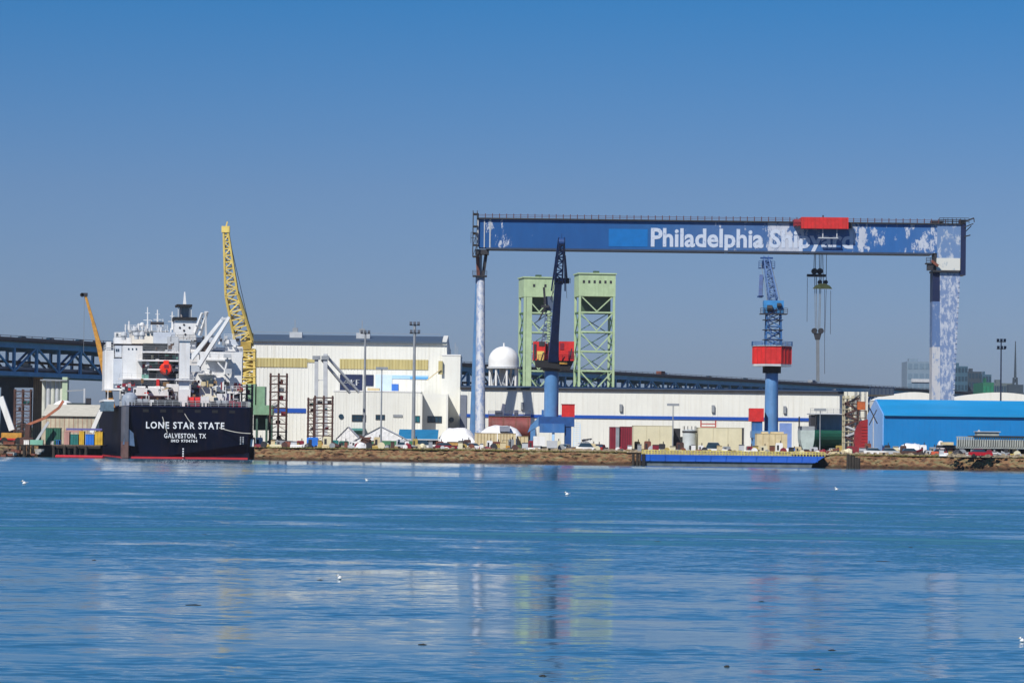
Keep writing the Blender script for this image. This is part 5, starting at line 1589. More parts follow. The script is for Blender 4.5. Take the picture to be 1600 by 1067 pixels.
for x, y, w_, h_, m in ((191, 604, 11, 5, m_maroon), (201, 602, 9, 4, m_red), (206, 603, 5, 5, m_maroon), (338, 602, 6, 7, m_red), (345, 598, 4, 9, m_maroon), (255, 603, 9, 6, mat('bronze', (.22, .13, .06), .6)), (183, 606, 4, 4, m_maroon), (322, 600, 9, 8, m_cream), (300, 604, 10, 5, m_cream), (366, 606, 5, 8, m_maroon), (373, 606, 3, 7, m_maroon), (270, 618, 7, 6, m_lgrey), (280, 619, 8, 6, m_swhite), (306, 618, 7, 5, m_grey), (243, 612, 7, 9, m_swhite), (216, 616, 8, 9, m_dark)):
    sbox('deck_gear', x, x + w_, y - h_, y, W1s - 5, 1.4, m)
sbox('shade_panel', 308, 330, 535, 557, W1s + 6.4, .25, MATS['gallery_brown'])
random.seed(88)
for i in range(60):
    x = random.uniform(184, 376); y = random.uniform(598, 633); w_, h_ = random.uniform(2, 7), random.uniform(2, 7)
    sbox('deck_gear', x, x + w_, y - h_, y, random.uniform(9, 14.5), .9, random.choice([m_swhite, m_swhite, m_lgrey, m_dark, m_gd, m_maroon, m_red, m_grey, MATS['bronze'], m_beige]))
for i in range(22):
    x = random.uniform(226, 276); y = random.uniform(540, 600); w_, h_ = random.uniform(2, 6), random.uniform(2, 6)
    sbox('deck_gear', x, x + w_, y - h_, y, random.uniform(15.6, 17), .8, random.choice([m_swhite, m_lgrey, m_gd, MATS['gallery_brown'], m_sea, m_maroon]))
for i in range(16):
    x = random.uniform(192, 275); a_, b_ = pt(x, 519, Wb - .5), pt(x + random.uniform(-1, 1), 519 - random.uniform(4, 14), Wb - .5)
    MB().bar(a_, b_, .13).build('aerial', m_swhite, ship, False)
for i in range(14):
    x = random.uniform(306, 374); y = random.uniform(524, 545); sbox('top_gear', x, x + random.uniform(2, 5), y - random.uniform(3, 8), y, 26, 1, random.choice([m_swhite, m_grey, m_dark, m_lgrey]))
# ---- things carried by the ship
lb = thing('lifeboat', 'bright red enclosed lifeboat hanging stern on, left of the white crane pedestal', 'lifeboat', ship.matrix_basis @ pt(260, 580, 14) if False else (S0 + Rs * pt(260, 580, 14).x + Fs * 14 + Vector((0, 0, sz(260, 585, 14)))), HD)
rL = (su(270.5, 14) - su(250, 14)) / 2
vs = []; ns = []
secs = [(0, .72), (.8, .95), (3, 1.0), (6, .9), (8, .35)]
b = MB(); k = 14
for w, s_ in secs:
    for i in range(k):
        t = 2 * math.pi * i / k
        vs.append((rL * s_ * math.cos(t), w, rL * .95 * s_ * math.sin(t) + rL * .9))
fs = [(i * k + j, i * k + (j + 1) % k, (i + 1) * k + (j + 1) % k, (i + 1) * k + j) for i in range(4) for j in range(k)] + [tuple(range(k)), tuple(range(5 * k - 1, 4 * k - 1, -1))]
b.add(vs, fs).build('hull', mat('lifeboat_red', (.80, .04, .015), .4, var=.05), lb, False, smooth=True)
MB().box(-rL * .35, rL * .35, -.05, .5, rL * 1.0, rL * 1.5).build('hatch', m_maroon, lb, False)
MB().box(-.15, .15, -.35, .1, 0, rL * .8).build('rudder', m_dark, lb, False)
MB().box(-rL * .4, rL * .4, 1.2, 3, rL * 1.75, rL * 2.15).build('canopy', MATS['lifeboat_red'], lb, False)
# mooring lines from the stern
def shipw(v): return S0 + Rs * v.x + Fs * v.y + Vector((0, 0, v.z))
def line(a, b, lab, sag=.6, t=.13, m=m_rope, nm='mooring_line'):
    a = Vector(a); b = Vector(b); mb = MB(); n = 8; pr = None
    for i in range(n + 1):
        f = i / n; p = a.lerp(b, f); p.z -= sag * 4 * f * (1 - f)
        if pr is not None: mb.bar(pr, p, t)
        pr = p
    o = mb.build(nm, m); return tag(o, lab, 'rope', 'mooring lines of the ship')
qy = P(408, 700, 772)
line(shipw(Vector((su(343, -.2), -.3, sz(343, 668, 0)))), (X(392, 768, 680), 767.5, Z(392, 677, 768)), 'pale mooring line running right from the end of the ship name', .3)
line(shipw(Vector((su(288.5, -.3), -.35, sz(288, 646, 0)))), shipw(Vector((su(298, -.5), -.6, sz(298, 660, 0)))), 'short pale rope hanging slantwise above the ship name', .1)
line(shipw(Vector((su(254, -.3), -.35, sz(254, 651, 0)))), shipw(Vector((su(262, -.5), -.6, sz(262, 676, 0)))), 'slanting pale rope hanging across the letter E of the ship name', .1)
# boom of red floats left of the ship
mb = MB()
x0, x1 = X(88, 770, 711), X(162, 760, 711)
for i in range(40):
    x = x0 + (x1 - x0) * i / 40; mb.cyl((x, 770 - i * .25, .22), (x + (x1 - x0) / 44, 770 - (i + .9) * .25, .22), .34, n=8)
tag(mb.build('floating_boom', MATS['antifouling_red']), 'low red floating boom on the water left of the ship stern', 'floating boom')
# ================================================================ YARD THINGS
def at(x, Y): return Vector((X(x, Y, 702), Y, GZ))
def W_(px_, Y): return px_ * Y / FPX                      # photo pixels to metres at a depth

# ---- yellow lattice crane right of the ship
YY = 850
a = P(384, 540, YY); b0 = at(388, YY)
yc = thing('lattice_crane', 'tall yellow lattice boom crane standing between the ship and the white hall', 'crane', b0)
def yl(x, y, dy=0): p = P(x, y, YY + dy); return Vector((p.x - b0.x, dy, p.z - b0.z))
top, foot = yl(352.5, 357, -6), yl(381, 533)
mid = yl(362, 460, -3)
MB().truss(foot, mid, W_(27, YY), 3.2, 6, .50, W_(19, YY), 2.6).build('lower_boom', m_yellow, yc, False)
MB().truss(mid, top, W_(19, YY), 2.6, 10, .42, W_(6.5, YY), 1.2).build('upper_boom', m_yellow, yc, False)
mb = MB(); mb.box(top.x - .9, top.x + 1.0, -6.8, -5.2, top.z - 1, top.z + .5); mb.bar(top, top + Vector((.4, 0, 1.6)), .3)
mb.build('boom_tip', m_yellow, yc, False)
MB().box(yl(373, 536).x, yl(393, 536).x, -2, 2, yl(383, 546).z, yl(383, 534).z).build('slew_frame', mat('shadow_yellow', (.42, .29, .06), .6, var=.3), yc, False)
MB().bar(yl(392, 520), yl(389, 540), 1.2, 1.2, 2.2, 1.8).build('back_mast', m_yellow, yc, False)
MB().truss((yl(387.5, 545).x, 0, yl(387, 546).z - .01), (yl(387.5, 600).x, 0, yl(387, 600).z), W_(21, YY), 3.4, 7, .55).build('tower', m_yellow, yc, False)
for y in (549, 562, 575, 588, 600):
    MB().box(yl(375.5, y).x, yl(400, y).x, -2.1, 2.1, yl(387, y).z - .15, yl(387, y).z + .15).build('tower_platform', m_yellow, yc, False)
for x, y in ((380, 556), (391, 569), (382, 582), (393, 594)):
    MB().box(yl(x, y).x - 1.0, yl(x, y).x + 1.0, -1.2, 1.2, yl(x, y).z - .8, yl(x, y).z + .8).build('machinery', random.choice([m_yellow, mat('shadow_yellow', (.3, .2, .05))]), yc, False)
m_pg = mat('portal_green', (.20, .36, .22), .6, var=.15, streak=.3)
for x0, x1, y0, y1 in ((386, 400, 600, 640), (402, 415, 604, 640)):
    MB().box(yl(x0, 620).x, yl(x1, 620).x, -3, 3, yl(x0, y1).z, yl(x0, y0).z).build('portal_panel', m_pg, yc, False)
MB().box(yl(383, 640).x, yl(427, 640).x, -3.4, 3.4, yl(405, 648).z, yl(405, 633).z).build('portal_beam', m_pg, yc, False)
m_dg = mat('portal_dark_green', (.06, .12, .09), .7, var=.3)
MB().box(yl(396, 660).x, yl(420, 660).x, 0, 3, yl(405, 672).z, yl(405, 648.2).z).build('portal_body', m_dg, yc, False)
for x in (386, 401, 416, 424):
    MB().box(yl(x, 660).x, yl(x + 3, 660).x, -2.6, -1.4, .05, yl(x, 648.2).z).build('portal_leg', m_dg, yc, False)
# hanging wires of the crane
MB().bar(yl(356, 362, -6), yl(392, 520, -.2), .10).build('pendant_rope', m_cable, yc, False)

# ---- telescopic boom behind the ship
Yt = 880
b1 = at(166, Yt)
tcn = thing('telescopic_crane', 'orange yellow telescopic boom crane rising behind the left side of the ship', 'crane', b1)
def tl(x, y): p = P(x, y, Yt); return Vector((p.x - b1.x, 0, p.z - b1.z))
MB().bar(tl(133.5, 462), tl(146, 505), .55, .6, .75, .8).build('boom_tip_section', m_orange, tcn, False)
MB().bar(tl(146, 505.2), tl(153, 532), .85, .9, 1.05, 1.1).build('boom_mid_section', m_orange, tcn, False)
MB().bar(tl(153, 532.2), tl(176, 640), 1.15, 1.2, 1.5, 1.5).build('boom_base_section', m_orange, tcn, False)
mb = MB(); p = tl(133.5, 461); mb.box(p.x - 1.0, p.x + .5, -.5, .5, p.z - .3, p.z + .5); mb.cyl((p.x - .8, -.5, p.z), (p.x - .8, .5, p.z), .5, n=10)
mb.build('boom_head', m_dark, tcn, False)
p = tl(132, 462); MB().bar(p, Vector((p.x, 0, p.z - 14)), .08).build('hoist_rope', m_cable, tcn, False)
MB().box(tl(166, 690).x, tl(190, 690).x, -2, 2, 1.0, 4.5).build('carrier', m_orange, tcn, False)
MB().box(tl(160, 690).x, tl(172, 690).x, -3, -2.1, 1.5, 4.0).build('cab', m_glass, tcn, False)

# ---- brown rack and scaffold towers
def rack(x0, x1, ytop, ybot, Y, nlev, lab, m=m_brown, depth=2.4, posts=3, fill=True, name='rack_tower', seed=0):
    random.seed(seed + int(x0))
    a, b = X(x0, Y, 650), X(x1, Y, 650)
    zt = Z((x0 + x1) / 2, ytop, Y) - GZ
    cx_ = (a + b) / 2
    t = thing(name, lab, 'rack tower', (cx_, Y, GZ), 0, None)
    w = (b - a); hw = w / 2
    post = MB().box(-.15, .15, -.15, .15, 0, zt).build('post', m, t, False, loc=(-hw, 0, 0))
    for i in range(posts):
        for yy in (0, depth):
            if i == 0 and yy == 0: continue
            rep(post, (-hw + w * i / (posts - 1), yy, 0))
    beam = MB().box(-hw - .2, hw + .2, -.16, depth + .16, -.13, .13).build('shelf', m, t, False, loc=(0, 0, zt * .96))
    for k in range(1, nlev):
        rep(beam, (0, 0, zt * .96 * (nlev - k) / nlev))
    for k in range(nlev):
        z0 = zt * .96 * k / nlev; z1 = zt * .96 * (k + 1) / nlev
        mb = MB()
        mb.bar((-hw, -.1, z0 + .2), (0, -.1, z1 - .2), .1); mb.bar((hw, -.1, z0 + .2), (0, -.1, z1 - .2), .1)
        mb.bar((-hw, -.15, z0 + (z1 - z0) * .55), (hw, -.15, z0 + (z1 - z0) * .55), .09)
        mb.build('bracing', m, t, False)
        if fill and k > 0:
            for j in range(random.randint(0, 2)):
                xx = random.uniform(-hw * .85, hw * .6); ww = random.uniform(.4, 1.3); hh = random.uniform(.4, .75) * (z1 - z0 - .5)
                MB().box(xx, min(xx + ww, hw - .1), .4, 1.8, z0 + .14, z0 + .14 + hh).build('stored_part', random.choice([m_rust, m_grey, m_brown, m_lgrey, m_teal, m_maroon, m_dark]), t, False)
    return t
rack(421.5, 447, 583, 690, 800, 9, 'tall brown steel rack tower just right of the green crane portal', seed=3)
rack(376, 393, 600, 700, 790, 8, 'brown scaffold tower against the right edge of the ship stern', m_dark, seed=5)
rack(481, 490, 621, 695, 795, 8, 'narrow brown rack tower left of the wider one before the hall', posts=2, seed=9)
rack(491.5, 519, 618, 695, 790, 8, 'wide brown rack tower with crowded shelves before the annex', seed=12)
rack(22, 47, 608, 690, 900, 8, 'grey framed rack tower beside the tan bridge pier', m_brown, seed=6)

# ---- twin grey posts with lattice booms before the hall
t = thing('derrick', 'pair of grey posts with two slanting stays standing before the white hall', 'derrick', at(502, 840))
def dl(x, y, Y=840): p = P(x, y, Y); return Vector((p.x - t.location.x, Y - 840, p.z - GZ))
MB().bar(dl(494.5, 556), dl(494, 690), .85).build('post', m_lgrey, t, False)
MB().bar(dl(508.5, 553), dl(508.5, 690), .95).build('post', m_lgrey, t, False)
MB().bar(dl(494, 594), dl(508, 594), .2).build('tie', m_lgrey, t, False)
for (x0, y0, x1, y1) in ((510, 556, 561, 613), (503, 562, 547, 614)):
    MB().bar(dl(x0, y0), dl(x1, y1, 845), .5).build('stay', m_lgrey, t, False)
for x in (494.5, 508.5):
    MB().box(dl(x, 553).x - .9, dl(x, 553).x + .9, -.8, .8, dl(x, 562).z, dl(x, 556).z).build('post_head', m_grey, t, False)

# ---- light masts
def light_mast(x, ytop, Y, r, lab, lamps=6, twoarm=False):
    g0 = at(x, Y); H = Z(x, ytop, Y) - GZ
    t = thing('light_mast', lab, 'light mast', g0, 0)
    MB().cyl((0, 0, 0), (0, 0, H), r, r * .62, 10).build('pole', m_grey, t, False)
    if lamps:
        mb = MB().box(-1.15, 1.15, -.1, .1, H - .1, H + .06).box(-1.15, 1.15, -.1, .1, H - 1.9, H - 1.75)
        mb.build('lamp_frame', m_dark, t, False)
        l0 = MB().prismx([(-.4, -.25), (.15, -.35), (.2, .3), (-.3, .35)], -.30, .30)
        o = l0.build('floodlight', mat('lamp_housing', (.07, .08, .10), .4), t, False, loc=(-.85, -.2, H + .4))
        for k in range(1, lamps):
            rep(o, (-.85 + .85 * (k % 3) + .1 * (k // 3), -.2, H + .4 - 1.8 * (k // 3)))
    else:
        MB().box(-1.3, 1.3, -.3, .3, H, H + .5).build('lamp_head', m_grey, t, False)
    return t
light_mast(645.5, 508, 800, .45, 'tall floodlight mast in front of the right half of the white hall')
light_mast(568.5, 521, 850, .38, 'grey light mast with wide head reaching just above the hall roof', 3)
light_mast(595, 577, 775, .22, 'slim single headed light pole in front of the white tent', 0)
light_mast(1563, 534, 900, .26, 'slender floodlight mast behind the blue hall at far right', 6)
light_mast(1051, 634, 770, .16, 'thin short light pole standing between the cream block and the grey tank', 0)
light_mast(1281, 642, 770, .14, 'thin dark pole beside the grey round bow section', 0)

# ---- tents
def tent(x0, x1, ytop, yeave, Y, D, lab, peak=.5, m=None):
    a, b = X(x0, Y, 690), X(x1, Y, 690)
    cx_ = (a + b) / 2
    t = thing('tent', lab, 'tent', (cx_, Y, GZ))
    ze = max(.3, Z((x0 + x1) / 2, yeave, Y) - GZ); zt = Z((x0 + x1) / 2, ytop, Y) - GZ
    h = (b - a) / 2; px_ = -h + 2 * h * peak
    MB().prism([(-h, 0), (h, 0), (h, ze), (px_, zt), (-h, ze)], 0, .12).build('gable', m or m_tarp, t, False)
    MB().add([(-h - .2, -.25, ze - .1), (px_, -.25, zt + .06), (px_, D, zt + .06), (-h - .2, D, ze - .1)], [(0, 1, 2, 3)]).build('canopy', m or m_tarp, t, False)
    MB().add([(px_, -.25, zt + .062), (h + .2, -.25, ze - .1), (h + .2, D, ze - .1), (px_, D, zt + .062)], [(0, 1, 2, 3)]).build('canopy', m or m_tarp, t, False)
    MB().prism([(-h + .02, 0), (h - .02, 0), (h - .02, ze - .02), (px_, zt - .03), (-h + .02, ze - .02)], .2, D - .1).build('side_wall', m_lgrey, t, False)
    for k in range(1, 5):
        x = -h + 2 * h * k / 5
        zz = ze + (zt - ze) * (1 - abs(x - px_) / (h + abs(px_)))
        MB().box(x - .03, x + .03, -.03, -.003, 0, zz - .1).build('seam', m_lgrey, t, False)
    return t
tent(547, 648, 666.5, 692, 805, 16, 'large white gable tent with wide low roof in front of the annex', .47)
tent(527, 559, 667, 684, 830, 12, 'small white tent roof beside the wide rack tower', .5)
tent(686, 712, 668, 684, 815, 10, 'small white tent left of the pale tarpaulin heap', .6)
gb = MB().box(X(580, 795), X(645, 795), 795, 797.4, GZ, Z(612, 688.5, 795)).build('green_hoarding', mat('hoarding_green', (.06, .20, .10), .7, var=.2))
tag(gb, 'long low green hoarding in front of the white gable tent', 'hoarding')
# blue roofed open shed
Y = 812
t = thing('open_shed', 'open sided shed with teal blue roof right of the white gable tent', 'shed', at(655, Y))
def ol(x, y, Y=812): p = P(x, y, Y); return (p.x - t.location.x, p.z - GZ)
MB().prismx([(0, ol(655, 686)[1]), (9, ol(655, 672)[1] + .2), (9, ol(655, 672)[1]), (0, ol(655, 686)[1] - .25)], ol(622, 680)[0], ol(684, 680)[0]).build('roof', mat('roof_teal_blue', (.015, .17, .34), .6, var=.15), t, False)
for x in (648, 660, 672, 683):
    MB().box(ol(x, 690)[0], ol(x, 690)[0] + .25, .3, .55, 0, ol(655, 686)[1] - .2).build('post', m_dark, t, False)
MB().box(ol(648, 690)[0], ol(684, 690)[0], 6, 6.3, 0, ol(655, 686)[1]).build('back_wall', m_dark, t, False)
MB().box(ol(622, 686)[0], ol(690, 686)[0], -.25, -.01, ol(655, 687.5)[1], ol(655, 685.6)[1]).build('fascia', m_lgrey, t, False)

# ---- white tarpaulin heaps / covered sections
def dome(x0, x1, ytop, Y, D, lab, m=None, nm='covered_mound', cat='tarpaulin cover', base=.35):
    random.seed(int(x0))
    a, b = X(x0, Y, 690), X(x1, Y, 690)
    t = tag(MB_dome(a, b, Z((x0 + x1) / 2, ytop, Y), Y, D, base).build(nm, m or m_tarp, smooth=True), lab, cat)
    return t
def MB_dome(a, b, zt, Y, D, base):
    nx, ny = 16, 8
    vs = []; fs = []
    for j in range(ny + 1):
        for i in range(nx + 1):
            u = i / nx * 2 - 1; v = j / ny * 2 - 1
            r = max(0.0, 1 - abs(u) ** 3.2) ** .55 * max(0.0, 1 - abs(v) ** 2.5) ** .5
            z = GZ + (zt - GZ) * r * (1 + random.uniform(-.05, .03))
            vs.append(((a + b) / 2 + u * (b - a) / 2, Y + (v + 1) * D / 2, z))
    for j in range(ny):
        for i in range(nx):
            k = j * (nx + 1) + i
            fs.append((k, k + 1, k + nx + 2, k + nx + 1))
    return MB().add(vs, fs)
dome(683, 746, 667.5, 798, 12, 'long low white tarpaulin covered mound left of the beige boards')
dome(742, 822, 664.5, 806, 14, 'rounded white tarpaulin dome with a grey hatch behind the beige boards')
h = MB().box(X(781, 802), X(797, 802), 804.0, 809, Z(789, 674, 802), Z(789, 665.5, 802)).build('grey_hatch_box', mat('hatch_grey', (.24, .26, .32), .6)); tag(h, 'small grey hatch box set into the white tarpaulin dome', 'hatch')
dome(1405, 1450, 692.5, 770, 9, 'small round white dome in front of the blue hall')
dome(1466, 1478, 688, 760, 5, 'little white cover left of the grey slatted platform')
# maroon cylinder section
Yc = 838
t = thing('hull_section', 'maroon painted round hull section lying behind the beige boards', 'hull section', at(800, Yc))
xa, xb = X(763, Yc, 665) - t.location.x, X(829, Yc, 665) - t.location.x
zc = Z(796, 668, Yc) - GZ; rc = Z(796, 649.5, Yc) - GZ - zc
MB().cyl((xa, 3, zc), (xb, 3, zc), rc, n=28).build('shell', mat('shell_maroon', (.19, .045, .04), .6, var=.25, streak=.4), t, False, smooth=True)
for i in range(4):
    x = xa + .6 + i * (xb - xa - 1.2) / 3
    MB().cyl((x - .1, 3, zc), (x + .1, 3, zc), rc + .08, n=28).build('ring_frame', m_rust, t, False)
    MB().box(x - .3, x + .3, 1, 5, 0, zc - rc * .6).build('cradle', m_dark, t, False)
mb = MB().box(xa, xb, 1.5, 4.5, zc + rc - .1, zc + rc + .15); mb.rail([(xa, 1.5, zc + rc + .15), (xb, 1.5, zc + rc + .15)], 1.0, 1.5, .1)
mb.box(xa + 1.5, xa + 3, 2, 3.5, zc + rc + .15, zc + rc + 1.2); mb.box(xa + 6, xa + 7, 2, 3.5, zc + rc + .15, zc + rc + 1.4)
mb.bar((xa + 3.1, 3, zc + rc + .1), (xa + 3.6, 3, zc + rc + 2.8), .8); 
mb.build('top_gear', mat('slate_gear', (.10, .11, .16), .7, var=.4), t, False)

# ---- beige boards, blocks, tanks
def block(nm, x0, x1, y0, y1, Y, D, m, lab, cat, label_ok=True, panels=0, pm=None, z0=GZ):
    a, b = X(x0, Y, (y0 + y1) / 2), X(x1, Y, (y0 + y1) / 2)
    t = thing(nm, lab, cat, ((a + b) / 2, Y, GZ))
    zt = Z((x0 + x1) / 2, y0, Y) - GZ
    h = (b - a) / 2
    MB().box(-h, h, 0, D, z0 - GZ + .002, zt).build('body', m, t, False)
    MB().box(-h - .06, h + .06, -.06, D + .06, zt + .002, zt + .1).build('top_edge', pm or m, t, False)
    for k in range(1, panels):
        x = -h + 2 * h * k / panels
        MB().box(x - .06, x + .06, -.07, -.002, .1, zt - .05).build('batten', pm or m, t, False)
    return t
m_bd = mat('batten_brown', (.36, .26, .12), .7)
block('board_stack', 741.5, 776.5, 677, 702, 785, 3, m_beige, 'left stack of beige boards in front of the white dome', 'board stack', panels=7, pm=m_bd)
block('board_stack', 777.5, 806, 677.5, 702, 785, 3, m_beige, 'middle stack of beige boards in front of the white dome', 'board stack', panels=6, pm=m_bd)
block('board_stack', 807, 825, 682, 703, 788, 3, m_beige, 'lower beige box at the right end of the board stacks', 'board stack', panels=3, pm=m_bd)
block('cargo_container', 953, 969, 667.5, 700, 778, 6, m_maroon, 'left maroon steel box with a grey edge, standing on the quay', 'container', panels=5, pm=mat('dark_maroon', (.12, .01, .02), .6))
block('grey_post_box', 962, 967.5, 668, 700, 777.5, .45, m_grey, 'narrow grey panel set against the maroon boxes', 'panel')
block('cargo_container', 969.5, 987.5, 667, 700, 778, 6, m_maroon, 'right maroon steel box beside the cream block wall', 'container', panels=5, pm=MATS['dark_maroon'])
block('concrete_block', 989.5, 1051, 665.5, 709, 790, 9, m_cream, 'wide cream block wall right of the maroon boxes', 'block', panels=3, pm=mat('cream_edge', (.58, .53, .36), .7))
block('concrete_block', 1091, 1160, 668.5, 709, 785, 9, m_cream, 'wide cream block wall right of the round grey tank', 'block', panels=3, pm=MATS['cream_edge'])

block('dark_end_post', 1159.5, 1162.3, 669, 706, 784, 1.2, m_dark, 'dark upright beam against the right end of the cream block wall', 'beam')
block('equipment_block', 1182.5, 1230, 678, 706, 770, 6, m_beige, 'sandy beige equipment block at the foot of the right jib crane', 'block', panels=5, pm=mat('sand_edge', (.50, .40, .22), .8))
for x0, x1, y0, lab in ((1190, 1200, 675, 'left box on top of the sandy beige block'), (1204, 1224, 676, 'wide low box on top of the sandy beige block')):
    p0, p1 = P(x0, y0, 773), P(x1, 678, 773)
    zt_ = Z(1206, 678, 770) + .105
    o = MB().box(p0.x, p1.x, 772, 775, zt_, max(p0.z, zt_ + .4)).build('crate', m_beige); tag(o, lab, 'crate')
# round tanks
def tank(x0, x1, ytop, Y, m, lab, lid=.9):
    a, b = X(x0, Y, 690), X(x1, Y, 690); r = (b - a) / 2; H = Z((x0 + x1) / 2, ytop, Y) - GZ
    t = thing('storage_tank', lab, 'tank', ((a + b) / 2, Y + r, GZ))
    MB().lathe((0, 0, 0), [(r, 0), (r, H), (r * .5, H + .15), (.2, H + .2)], 28).build('shell', m, t, False, smooth=True)
    MB().lathe((0, 0, H - .5), [(r + .12, 0), (r + .12, .35)], 28).build('top_ring', m_dark, t, False)
    mb = MB()
    for k in range(10):
        tt = 2 * math.pi * k / 10
        mb.bar(((r - .1) * math.cos(tt), (r - .1) * math.sin(tt), H), ((r - .1) * math.cos(tt), (r - .1) * math.sin(tt), H + lid), .08)
    mb.build('top_railing', m_dark, t, False)
    MB().box(-r * .1, r * .2, -r - .3, -r + .2, 0, 1.6).build('valve_box', m_dark, t, False)
    return t
tank(1067, 1089, 672, 786, mat('tank_grey_white', (.50, .54, .54), .5, var=.12), 'round pale grey tank between the two cream blocks')
block('dark_frame_box', 1053, 1063, 670, 686, 795, 2, m_dark, 'dark steel box high beside the round grey tank', 'box')
block('cream_wall', 1052, 1091, 683, 708, 797, 3, m_cream, 'low cream wall behind the round grey tank', 'wall')
# red trestle on top of the right cream block
t = thing('trestle', 'small red steel trestle standing on the right cream block', 'trestle', (X(1107, 788), 788, Z(1125, 668.5, 785) + .105))
w3 = W_(23, 788) / 2; h3 = W_(11, 788)
for x in (-w3, w3):
    MB().bar((x, 0, 0), (x, 0, h3), .3).build('leg', mat('trestle_red', (.38, .07, .06), .6), t, False)
MB().bar((-w3, 0, h3 * .5), (w3, 0, h3 * .5), .25).build('cross_bar', MATS['trestle_red'], t, False)
MB().bar((-w3, 0, h3 * .05), (w3, 0, h3 * .05), .25).build('cross_bar', MATS['trestle_red'], t, False)
# round bow section, green hull block, open shed block
Yg = 815
t = thing('hull_block', 'dark green curved hull block under a blue grey deck house', 'hull block', at(1297, Yg))
def gl(x, y, Y=Yg): p = P(x, y, Y); return (p.x - t.location.x, p.z - GZ)
xa, xb = gl(1273, 680)[0], gl(1319, 680)[0]
zt_ = gl(1297, 672)[1]; n = 10
prof = [(0, zt_)] + [(7.0 * (1 - math.cos(rad(9 * k))), zt_ * (1 - math.sin(rad(9 * k)) * .86)) for k in range(1, n + 1)] + [(9, zt_ * .14), (9, zt_)]
MB().prismx(prof, xa, xb).build('shell', mat('block_green', (.008, .10, .065), .55, var=.15), t, False)
MB().box(xa, xb, 1, 9, 0, zt_ * .13).build('cradle', m_black, t, False)
MB().box(gl(1278, 650)[0], gl(1319, 650)[0], 3.2, 9, zt_ + .01, gl(1297, 647.5)[1]).build('deck_house', mat('deckhouse_slate', (.16, .20, .26), .6, var=.2, scale=1.4, stretch=(1, 1, .1)), t, False)
MB().box(gl(1266, 648)[0], gl(1320, 648)[0], -.6, 9.2, gl(1297, 647.5)[1] + .003, gl(1297, 645.8)[1]).build('top_slab', m_lgrey, t, False)
mb = MB().rail([(gl(1266, 648)[0], -.5, gl(1297, 645.8)[1]), (gl(1320, 648)[0], -.5, gl(1297, 645.8)[1])], 1.1, 1.2, .07)
mb.build('slab_railing', m_grey, t, False)
MB().box(gl(1267, 660)[0], gl(1274, 660)[0], 0, 6, zt_ + .5, gl(1270, 648)[1]).build('side_frame', m_dark, t, False)
t2 = thing('bow_section', 'pale grey rounded tank section left of the green hull block', 'hull section', at(1262, 800))
def bl_(x, y): p = P(x, y, 800); return (p.x - t2.location.x, p.z - GZ)
a, b = bl_(1250.5, 680)[0], bl_(1273, 680)[0]; zt_ = bl_(1261, 672)[1]
pts = [(a, zt_)] + [(a + (b - a) * (.5 - .5 * math.cos(math.pi * k / 10)), zt_ - (zt_ * .93) * math.sin(math.pi * k / 10) ** .75) for k in range(1, 10)] + [(b, zt_)]
MB().prism(pts, 0, 8).build('shell', mat('section_grey', (.42, .50, .48), .55, var=.15), t2, False)
MB().box(a, b, .5, 7, zt_ + .003, zt_ + .9).build('rim', m_grey, t2, False)
MB().bar((a - .3, -.2, zt_ + .4), (a - .3, -.2, zt_ + 3), .3).build('stub_post', m_dark, t2, False)
MB().box(a * .5, b * .5, 1, 6, 0, .35).build('cradle', m_black, t2, False)
# scaffold stair tower with red ribbed wall and orange machine
Ys = 790
st = thing('scaffold_stair', 'cream and brown scaffold stair tower left of the blue hall', 'scaffold', at(1333, Ys))
def sl(x, y): p = P(x, y, Ys); return (p.x - st.location.x, p.z - GZ)
for x in (1319.5, 1326, 1334, 1342):
    for yy in (0, 4):
        MB().box(sl(x, 660)[0] - .15, sl(x, 660)[0] + .15, yy, yy + .3, 0, sl(x, 618)[1]).build('post', mat('scaffold_sand', (.42, .38, .26), .7, var=.2), st, False)
for k in range(9):
    y = 622 + k * 8.6
    MB().box(sl(1319, y)[0], sl(1343, y)[0], -.1, 4.4, sl(1330, y)[1] - .12, sl(1330, y)[1] + .06).build('landing', m_brown if k % 2 else MATS['scaffold_sand'], st, False)
    xs_ = (1320, 1341) if k % 2 else (1341, 1320)
    if k < 8: MB().bar((sl(xs_[0], y)[0], -.2, sl(1330, y)[1]), (sl(xs_[1], y)[0], -.2, sl(1330, y + 8.6)[1]), .3, .45).build('stair_flight', random.choice([m_grey, m_brown, m_lgrey]), st, False)
mb = MB()
mb.bar((sl(1327, 630)[0], -.4, sl(1327, 628)[1]), (sl(1343, 617)[0], -.4, sl(1343, 617)[1]), .25)
mb.bar((sl(1327, 628)[0], -.4, sl(1327, 628)[1]), (sl(1341, 643)[0], -.4, sl(1341, 643)[1]), .25)
mb.build('diagonal_brace', m_dark, st, False)
ob = block('orange_winch', 1340, 1352, 628, 640, 789, 2.5, mat('winch_orange', (.50, .12, .03), .6, var=.3), 'orange brown machine high on the scaffold beside the blue hall', 'winch', z0=Z(1346, 640, 789))
rw = thing('red_stair_wall', 'red ribbed steel panel tower between the scaffold and the blue hall', 'panel tower', at(1345, 784))
def rl(x, y): p = P(x, y, 784); return (p.x - rw.location.x, p.z - GZ)
MB().prism([(rl(1334, 700)[0], 0), (rl(1356, 700)[0], 0), (rl(1356, 656)[0], rl(1356, 655)[1]), (rl(1344, 656)[0], rl(1344, 658)[1]), (rl(1337, 672)[0], rl(1337, 674)[1])], 0, 3).build('body', mat('panel_red', (.26, .015, .02), .6, var=.2), rw, False)
for k in range(9):
    MB().box(rl(1346, 700)[0], rl(1355.5, 700)[0], -.12, -.003, .8 + k * .68, 1.0 + k * .68).build('rib', mat('rib_red', (.42, .02, .02), .5), rw, False)
